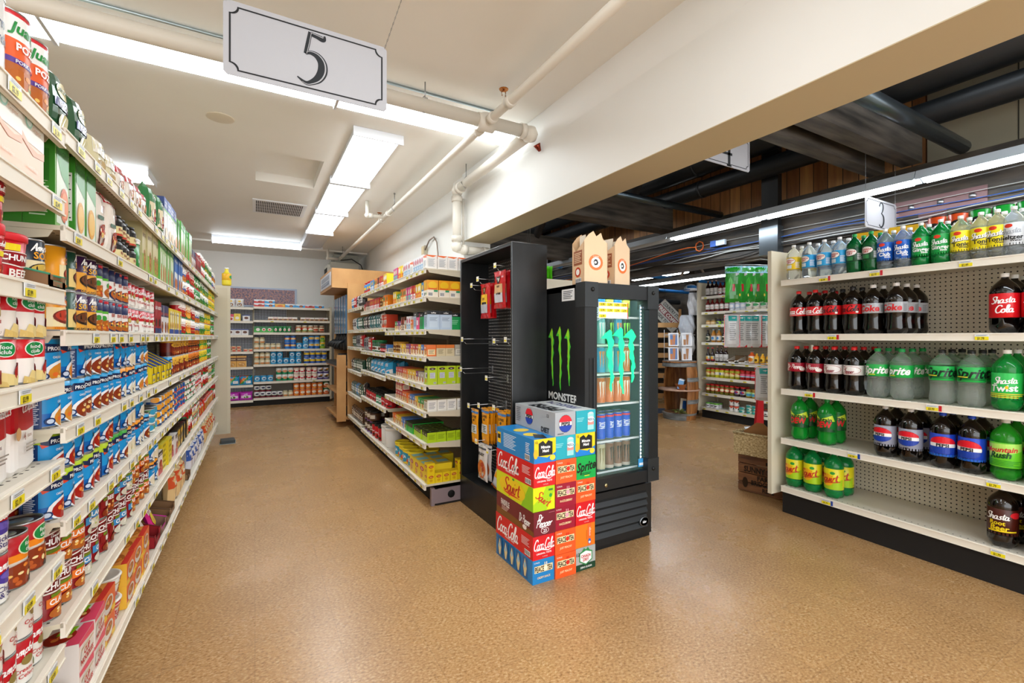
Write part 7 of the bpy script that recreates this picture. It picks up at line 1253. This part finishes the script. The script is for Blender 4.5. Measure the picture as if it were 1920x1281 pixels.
bag('crispr', 'red and white crisp bag', .12, .27, .04, 'd8dade', [('r', -.5, 0, -.24, 1, 'd8202c'), ('r', .3, 0, .5, 1, 'd8202c'), ('r', -.24, .8, .3, .98, '1fa8a8'), ('lines', -.18, .2, .24, .75, 9, '8f9296'), ('r', -.5, .96, .5, 1, 'e8d8d8')], seal='d8202c', kind='crisp_bag')
bag('mop', 'blue shaggy packet', .14, .24, .06, '2f6fb0', [('lines', -.45, .05, .4, .95, 10, '6fb0e0')], kind='sponge_packet')
t = empty('wire_display', 'chrome wire strips holding crisp bags behind the end panel', 'wire rack', (3.62, 2.10, 0))
b = MB()
for z in (1.845, 1.445, 1.03): b.tube([(-.26, .0, z), (.36, .0, z)], .004, 'b9bbbd', 'metal', 6); b.tube([(-.26, .3, z), (.36, .02, z)], .003, 'b9bbbd', 'metal', 6); b.tube([(-.26, 0, z), (-.26, .3, z)], .003, 'b9bbbd', 'metal', 6)
for x in (.30, .36): b.tube([(x, -.02, 0), (x, -.02, 1.86)], .006, 'b9bbbd', 'metal', 8)
b.build('wire_frame', t)
for i in range(6): place(P['crispg'], 3.44+i*.06, 2.38-i*.032, 1.535, 0, 'green crisp bag hanging behind the soda end panel, %s from left' % nth(i+1), 'green crisp bags on the wire strip', tilt=(0, 0, -.6+.22*(i % 3-1)))
for i in range(7): place(P['crispr'], 3.42+i*.055, 2.38-i*.028, 1.165, 0, 'red striped crisp bag hanging behind end panel, %s from left' % nth(i+1), 'red striped crisp bags on the middle wire', tilt=(0, 0, -.6+.22*(i % 3-1)))
for i in range(2): place(P['crispr'], 3.54+i*.12, 2.19, .74, 0, '%s red and silver crisp bag on the lower wire' % ('left' if i == 0 else 'right'), 'crisp bags on the lower wire', tilt=(0, 0, -.9))
place(P['mop'], 3.70, 2.17, .48, 0, 'blue shaggy sponge packet hanging behind the soda end panel', tilt=(0, .1, .4))
b = MB(); b.prism([(0, 0), (.12, 0), (.12, .42), (.06, .42)], .02, 'b8141f', 'gloss', 'Y', 0); tag(b.build('red_pennant', loc=(3.80, 2.42, .42)), 'tall red slanted packet beside the soda end panel', 'packet')
# ------------------------------------------------ barrel stand with postcards
t = empty('barrel_stand', 'cut-open oak barrel turned into a shelf stand', 'barrel', (5.70, 4.86, 0), -.5)
R = lambda z: .235+.045*math.sin(PI*min(1, max(0, z/.88)))
b = MB(); n = 20
def arc(z, a0, a1, rr): return [(rr*math.cos(a0+(a1-a0)*i/n), rr*math.sin(a0+(a1-a0)*i/n), z) for i in range(n+1)]
def wallseg(b, z0, z1, a0, a1, th, mat, col='ffffff', m=6):
    for k in range(m):
        za, zb = z0+(z1-z0)*k/m, z0+(z1-z0)*(k+1)/m
        for s, off in ((1, 0), (-1, -th)):
            A, B = arc(za, a0, a1, R(za)+off), arc(zb, a0, a1, R(zb)+off)
            for i in range(n): q = [A[i], A[i+1], B[i+1], B[i]]; b.face(q if s > 0 else q[::-1], col, mat, True)
        for e in (0, n):
            A, A2, B, B2 = arc(za, a0, a1, R(za))[e], arc(za, a0, a1, R(za)-th)[e], arc(zb, a0, a1, R(zb))[e], arc(zb, a0, a1, R(zb)-th)[e]; b.face([A, A2, B2, B], col, mat)
    for z in (z0, z1): A, B = arc(z, a0, a1, R(z)), arc(z, a0, a1, R(z)-th); [b.face([A[i], A[i+1], B[i+1], B[i]], col, mat) for i in range(n)]
wallseg(b, .0, .86, -1.5, 2.2, .03, 'paint'); b.build('barrel_staves', t, 'stave')
b = MB(); wallseg(b, .0, .10, 2.2, 2*PI-1.5, .03, 'paint', m=2); b.build('barrel_rim', t, 'greywood')
for z0, z1, a0, a1 in ((.80, .89, -1.52, 2*PI-1.52), (.58, .64, -1.52, 2.22), (.25, .31, -1.52, 2.22), (.07, .1, -1.52, 2*PI-1.52)):
    b = MB(); Rb = R; R = lambda z, Rb=Rb: Rb(z)+.006; wallseg(b, z0, z1, a0, a1, .006, 'paint', m=2); b.build('barrel_hoop', t, 'greywood'); R = Rb
b = MB(); b.lathe([(0, 0), (.25, 0), (.25, .02), (0, .02)], 'ffffff', 28, cz=.86); b.build('barrel_top', t, 'stave')
b = MB(); b.lathe([(0, 0), (.31, 0), (.31, .02), (0, .02)], 'c09a84', 28, 'paint', cz=.44); b.lathe([(0, 0), (.22, 0), (.22, .015), (0, .015)], '7a5234', 24, 'paint', cz=.09); b.build('barrel_shelf', t)
bx, by = 5.70, 4.86
t = empty('postcard_rack', 'white wire rack of postcards standing on the barrel', 'postcard rack', (bx-.02, by-.02, .882), -.55)
b = MB()
for z in (.0, .2, .4): 
    for x in (-.2, .2): b.tube([(x, -.1, z), (x, .1, z)], .004, 'dfe0e2', 'paint', 6)
    b.tube([(-.2, -.1, z), (.2, -.1, z)], .004, 'dfe0e2', 'paint', 6); b.tube([(-.2, .1, z), (.2, .1, z)], .004, 'dfe0e2', 'paint', 6)
for x in (-.2, 0, .2): b.tube([(x, .1, 0), (x, .1, .48)], .004, 'dfe0e2', 'paint', 6)
b.build('rack_wires', t)
pal = [('5a7ab0', 'c87a3c'), ('b9c2d8', '4a3a3c'), ('d8dce6', 'a8703c'), ('3f68b0', 'c8a07a')]; k = 0
for r_ in range(2):
    for c_ in range(2):
        for q in range(2):
            m = MB(); m.box(-.075, 0, 0, .075, .003, .2, 'f0f0f2', 'gloss'); a, c = pal[k % 4]; m.art([('r', -.36, .08, .36, .92, a), ('r', -.36, .08, -.1+.1*q, .5, c), ('p', [(-.1, .9), (.2, .9), (.1, .1), (-.05, .1)], 'e8ebf2' if q else c)], .15, .2, planar(0)); k += 1
            x, y, z = -.1+.2*c_, -.05+q*.09, .01+.22*r_; wv = Matrix.Translation((bx-.02, by-.02, .882)) @ Matrix.Rotation(-.55, 4, 'Z') @ Vector((x+.02*q, y, z))
            o = m.build('postcard', loc=wv, rot=-.55); o.rotation_euler = (-.06, 0, -.55); tag(o, 'postcard in the wire rack, %s row, %s side, %s' % (('lower', 'upper')[r_], ('left', 'right')[c_], ('front', 'behind')[q]), 'postcard', 'postcards in the wire rack')
b = MB(); b.lathe([(.05, 0), (.085, .08), (.09, .085), (.08, .08), (.045, .01), (0, .01)], 'a5612f', 18, 'matte'); tag(b.build('round_basket', loc=(bx-.15, by-.16, .461)), 'small round wicker basket of leaflets on the barrel shelf', 'basket')
for i in range(6): m = MB(); m.box(-.04, 0, 0, .04, .002, .15, '3a3e46' if i else '5a9ad0', 'gloss'); m.box(-.038, -.001, .13, .038, 0, .148, 'd8dade', 'gloss'); o = m.build('leaflet', loc=(bx-.20+i*.018, by-.18+.01*i, .475)); o.rotation_euler = (-.1, .25, -.5); tag(o, 'leaflet standing in the round basket, %s from left' % nth(i+1), 'leaflet', 'leaflets in the round basket')
for nm, lb, x, y, z, rx, w_, h_, c1, c2, ry in (('card_folder', 'white and teal folder leaning on the barrel shelf', bx-.0, by-.17, .461, -.1, .1, .22, 'e2e6ea', '2f9ac0', .35), ('picture_frame', 'beige framed blue picture at the barrel foot', bx-.06, by-.16, .107, -.12, .17, .21, 'cdbfa8', '1c4a8a', .15)):
    m = MB(); m.box(-w_/2, 0, 0, w_/2, .012, h_, c1, 'gloss'); m.art([('r', -.3, .15 if 'pic' in nm else 0, .3, .85 if 'pic' in nm else .25, c2)], w_, h_, planar(0)); o = m.build(nm, loc=(x, y, z)); o.rotation_euler = (rx, ry, -.5); tag(o, lb, 'folder' if 'card' in nm else 'picture')
m = MB(); rnd = random.Random(5)
for i in range(16): a = rnd.uniform(0, 6.28); L2 = rnd.uniform(.08, .16); z = .002+.003*i; c_, s_ = math.cos(a), math.sin(a); m.face([(0, 0, z), (L2*.5*c_-.02*s_, L2*.5*s_+.02*c_, z+.02), (L2*c_, L2*s_, z+.008), (L2*.5*c_+.02*s_, L2*.5*s_-.02*c_, z+.02)], ('6f7a3a', '8a8f4a', '4a5a2a')[i % 3], 'matte')
tag(m.build('dried_leaves', loc=(bx-.2, by-.17, .108)), 'bundle of dry green leaves at the barrel foot', 'leaves')
# ------------------------------------------------ shop corner beyond the barrel
M['brown'] = noisy('brown_wall', '33241a', '3f2e22', 2, .8)
o = slab('trim_8', 6.9, 7.2, 0, 7.6, 7.3, 2.6, 'brown')
t = empty('coffee_sign', 'diamond hung white sign reading FREE COFFEE', 'sign', (6.35, 5.65, 1.62), 0)
t.rotation_euler = (0, math.radians(48), -.83)
b = MB(); b.box(-.26, 0, -.16, .26, .01, .16, 'd4d2cc', 'paint'); b.build('sign_board', t)
b = MB(); b.tube([(-.26, .005, .16), (-1.72, .005, 1.46)], .003, '6a6c6e', 'metal', 5); b.build('sign_cord', t)
b = MB(); b.art([('r', -.49, .36, .49, .66, '8e1a1c'), T('COUNTRY STORE', 0, .82, .18, '2a2a2a', b=.03, fit=.85), T('FREE COFFEE', 0, .51, .2, 'f4efe8', b=.035, fit=.9), T('INSIDE TODAY', 0, .2, .16, '2a2a2a', b=.03, fit=.8)], .52, .32, lambda a, z, e: (a, -e, z-.16)); b.build('sign_lettering', t)
b = MB()
for k in range(9): b.box(0, 0, .05+k*.17, .55, .018, .13+k*.17, 'd99a4e', 'paint')
for x in (0, .51): b.box(x, .018, 0, x+.04, .04, 1.72, 'c98a42', 'paint')
o = b.build('slat_rack', loc=(5.78, 5.55, .0), rot=-.5); o.data.materials[0] = M['oak']; tag(o, 'light wooden slatted rack behind the barrel', 'rack')
t = empty('timber_post', 'brown post with diagonal brackets above the pantry shelves', 'post', (6.2, 4.98, 0)); b = MB(); b.box(0, 0, 0, .1, .1, 2.6); b.box(-.14, .0, 2.0, -.01, .06, 2.25); b.build('post_shaft', t, 'darkwood'); b = MB(); b.tube([(-.28, .05, 2.2), (-.05, .05, 2.5)], .025, '8a7a6a', 'matte', 4); b.tube([(.1, .05, 2.5), (.3, .05, 2.3)], .025, '8a7a6a', 'matte', 4); b.build('bracket_arm', t)
def bundle(label, x, y, z, w_, h_, d_, col, seed):
    rnd = random.Random(seed); b = MB(); nx, nz = 10, 12; V = {}
    for s in (-1, 1):
        for i in range(nx+1):
            for j in range(nz+1):
                u, v = i/nx*2-1, j/nz; e = max(0, (1-abs(u)**3)*math.sin(PI*min(1, v*.9+.05)))**.7
                V[s, i, j] = (u*w_/2*(.7+.3*math.sin(PI*v)+.06*math.sin(v*14+seed)), s*d_/2*e*(1+.3*math.sin(u*7+v*9+seed)), v*h_)
        for i in range(nx):
            for j in range(nz): q = [V[s, i, j], V[s, i+1, j], V[s, i+1, j+1], V[s, i, j+1]]; b.face(q if s < 0 else q[::-1], col, 'film', True)
    o = b.build('hanging_bundle', loc=(x, y, z), rot=-.6); tag(o, label, 'bundle', 'clear wrapped bundles on the slatted rack')
bundle('clear wrapped white bundle, topmost beside the pantry shelves', 6.12, 4.93, 1.60, .2, .36, .12, 'dfe2e8', 1); bundle('dark tied clear bundle, middle beside the pantry shelves', 6.02, 4.98, 1.26, .26, .34, .14, 'c2c6ce', 2); bundle('large pale wrapped bundle, lowest beside the pantry shelves', 6.02, 4.98, .96, .26, .34, .14, 'd8dade', 3)
t = empty('peaked_hat', 'blue and white cap hung from the post', 'cap', (5.98, 4.88, 1.98)); b = MB(); b.lathe([(.1, 0), (.095, .05), (.06, .09), (0, .1)], 'dfe6ee', 16, 'matte'); b.build('hat_crown', t); b = MB(); b.box(-.17, -.06, 0, -.08, .06, .01, '2f5a9a', 'matte'); b.box(-.1, -.02, .03, .02, -.1, .07, '2f6fb0', 'matte'); b.build('hat_brim', t)
b = MB(); b.box(0, 0, 0, .85, .5, .92, 'ffffff'); o = b.build('service_counter', loc=(5.55, 6.2, 0), mat='oak'); tag(o, 'light oak service counter far behind the cooler', 'counter')
b = MB(); b.box(0, 0, 0, .95, .56, .04, 'b8a890', 'paint'); tag(b.build('counter_top', loc=(5.5, 6.17, .9205)), 'pale top slab of the far oak counter', 'counter top')
t = empty('coffee_stand', 'dark metal stand with shelves at the far counter', 'stand', (4.72, 5.1, 0), -.5)
b = MB()
for x in (0, .42):
    for y in (0, .3): b.box(x, y, 0, x+.02, y+.02, 1.5, '1c2c34', 'paint')
b.build('stand_frame', t); b = MB()
for z in (.35, .7, 1.1, 1.45): b.box(-.02, -.02, z, .46, .34, z+.025, '8a8078' if z > 1.4 else '2a2c30', 'paint')
b.build('stand_shelves', t)
for i, (dx, z, c, lb) in enumerate(((.1, 1.476, 'd8dde2', 'white cup stack on the dark metal stand'), (.25, 1.126, '2a2e3a', 'black and red box on the dark metal stand'), (.1, 1.126, 'c83a3a', 'red tin on the dark metal stand'), (.2, .726, '2f8fd0', 'blue tub on the dark metal stand'), (.3, .376, '3aa0d8', 'light blue tub low on the dark metal stand'))):
    q = Matrix.Translation((4.72, 5.1, 0)) @ Matrix.Rotation(-.5, 4, 'Z') @ Vector((dx, .15, z)); b = MB(); b.lathe([(.05, 0), (.055, .1), (.05, .15), (.03, .16), (0, .16)], c, 16, 'paint'); tag(b.build('container', loc=q), lb, 'container')
b = MB(); b.box(0, 0, 0, 1.3, .8, .008, '4a5a74', 'matte'); tag(b.build('floor_mat', loc=(4.9, 5.5, .0005), rot=-.2), 'blue grey floor mat in front of the far counter', 'mat')
for i, (y, z, r, lb) in enumerate(((5.9, 2.28, .03, 'upper far hall pipe with blue light in its colour'), (6.3, 2.12, .028, 'lower far hall pipe with blue light in its colour'), (6.9, 2.0, .045, 'lagged grey pipe low in the far hall'))):
    b = MB(); b.tube([(2.2, y, z+.1), (7.5, y-.5, z-.05)], r, ('2f7fc8', '2a78c0', '2a2f36')[i], 'paint', 12); tag(b.build('blue_lit_pipe' if i < 2 else 'grey_pipe'), lb, 'pipe')  # blue light on the first two pipes is painted into their colour
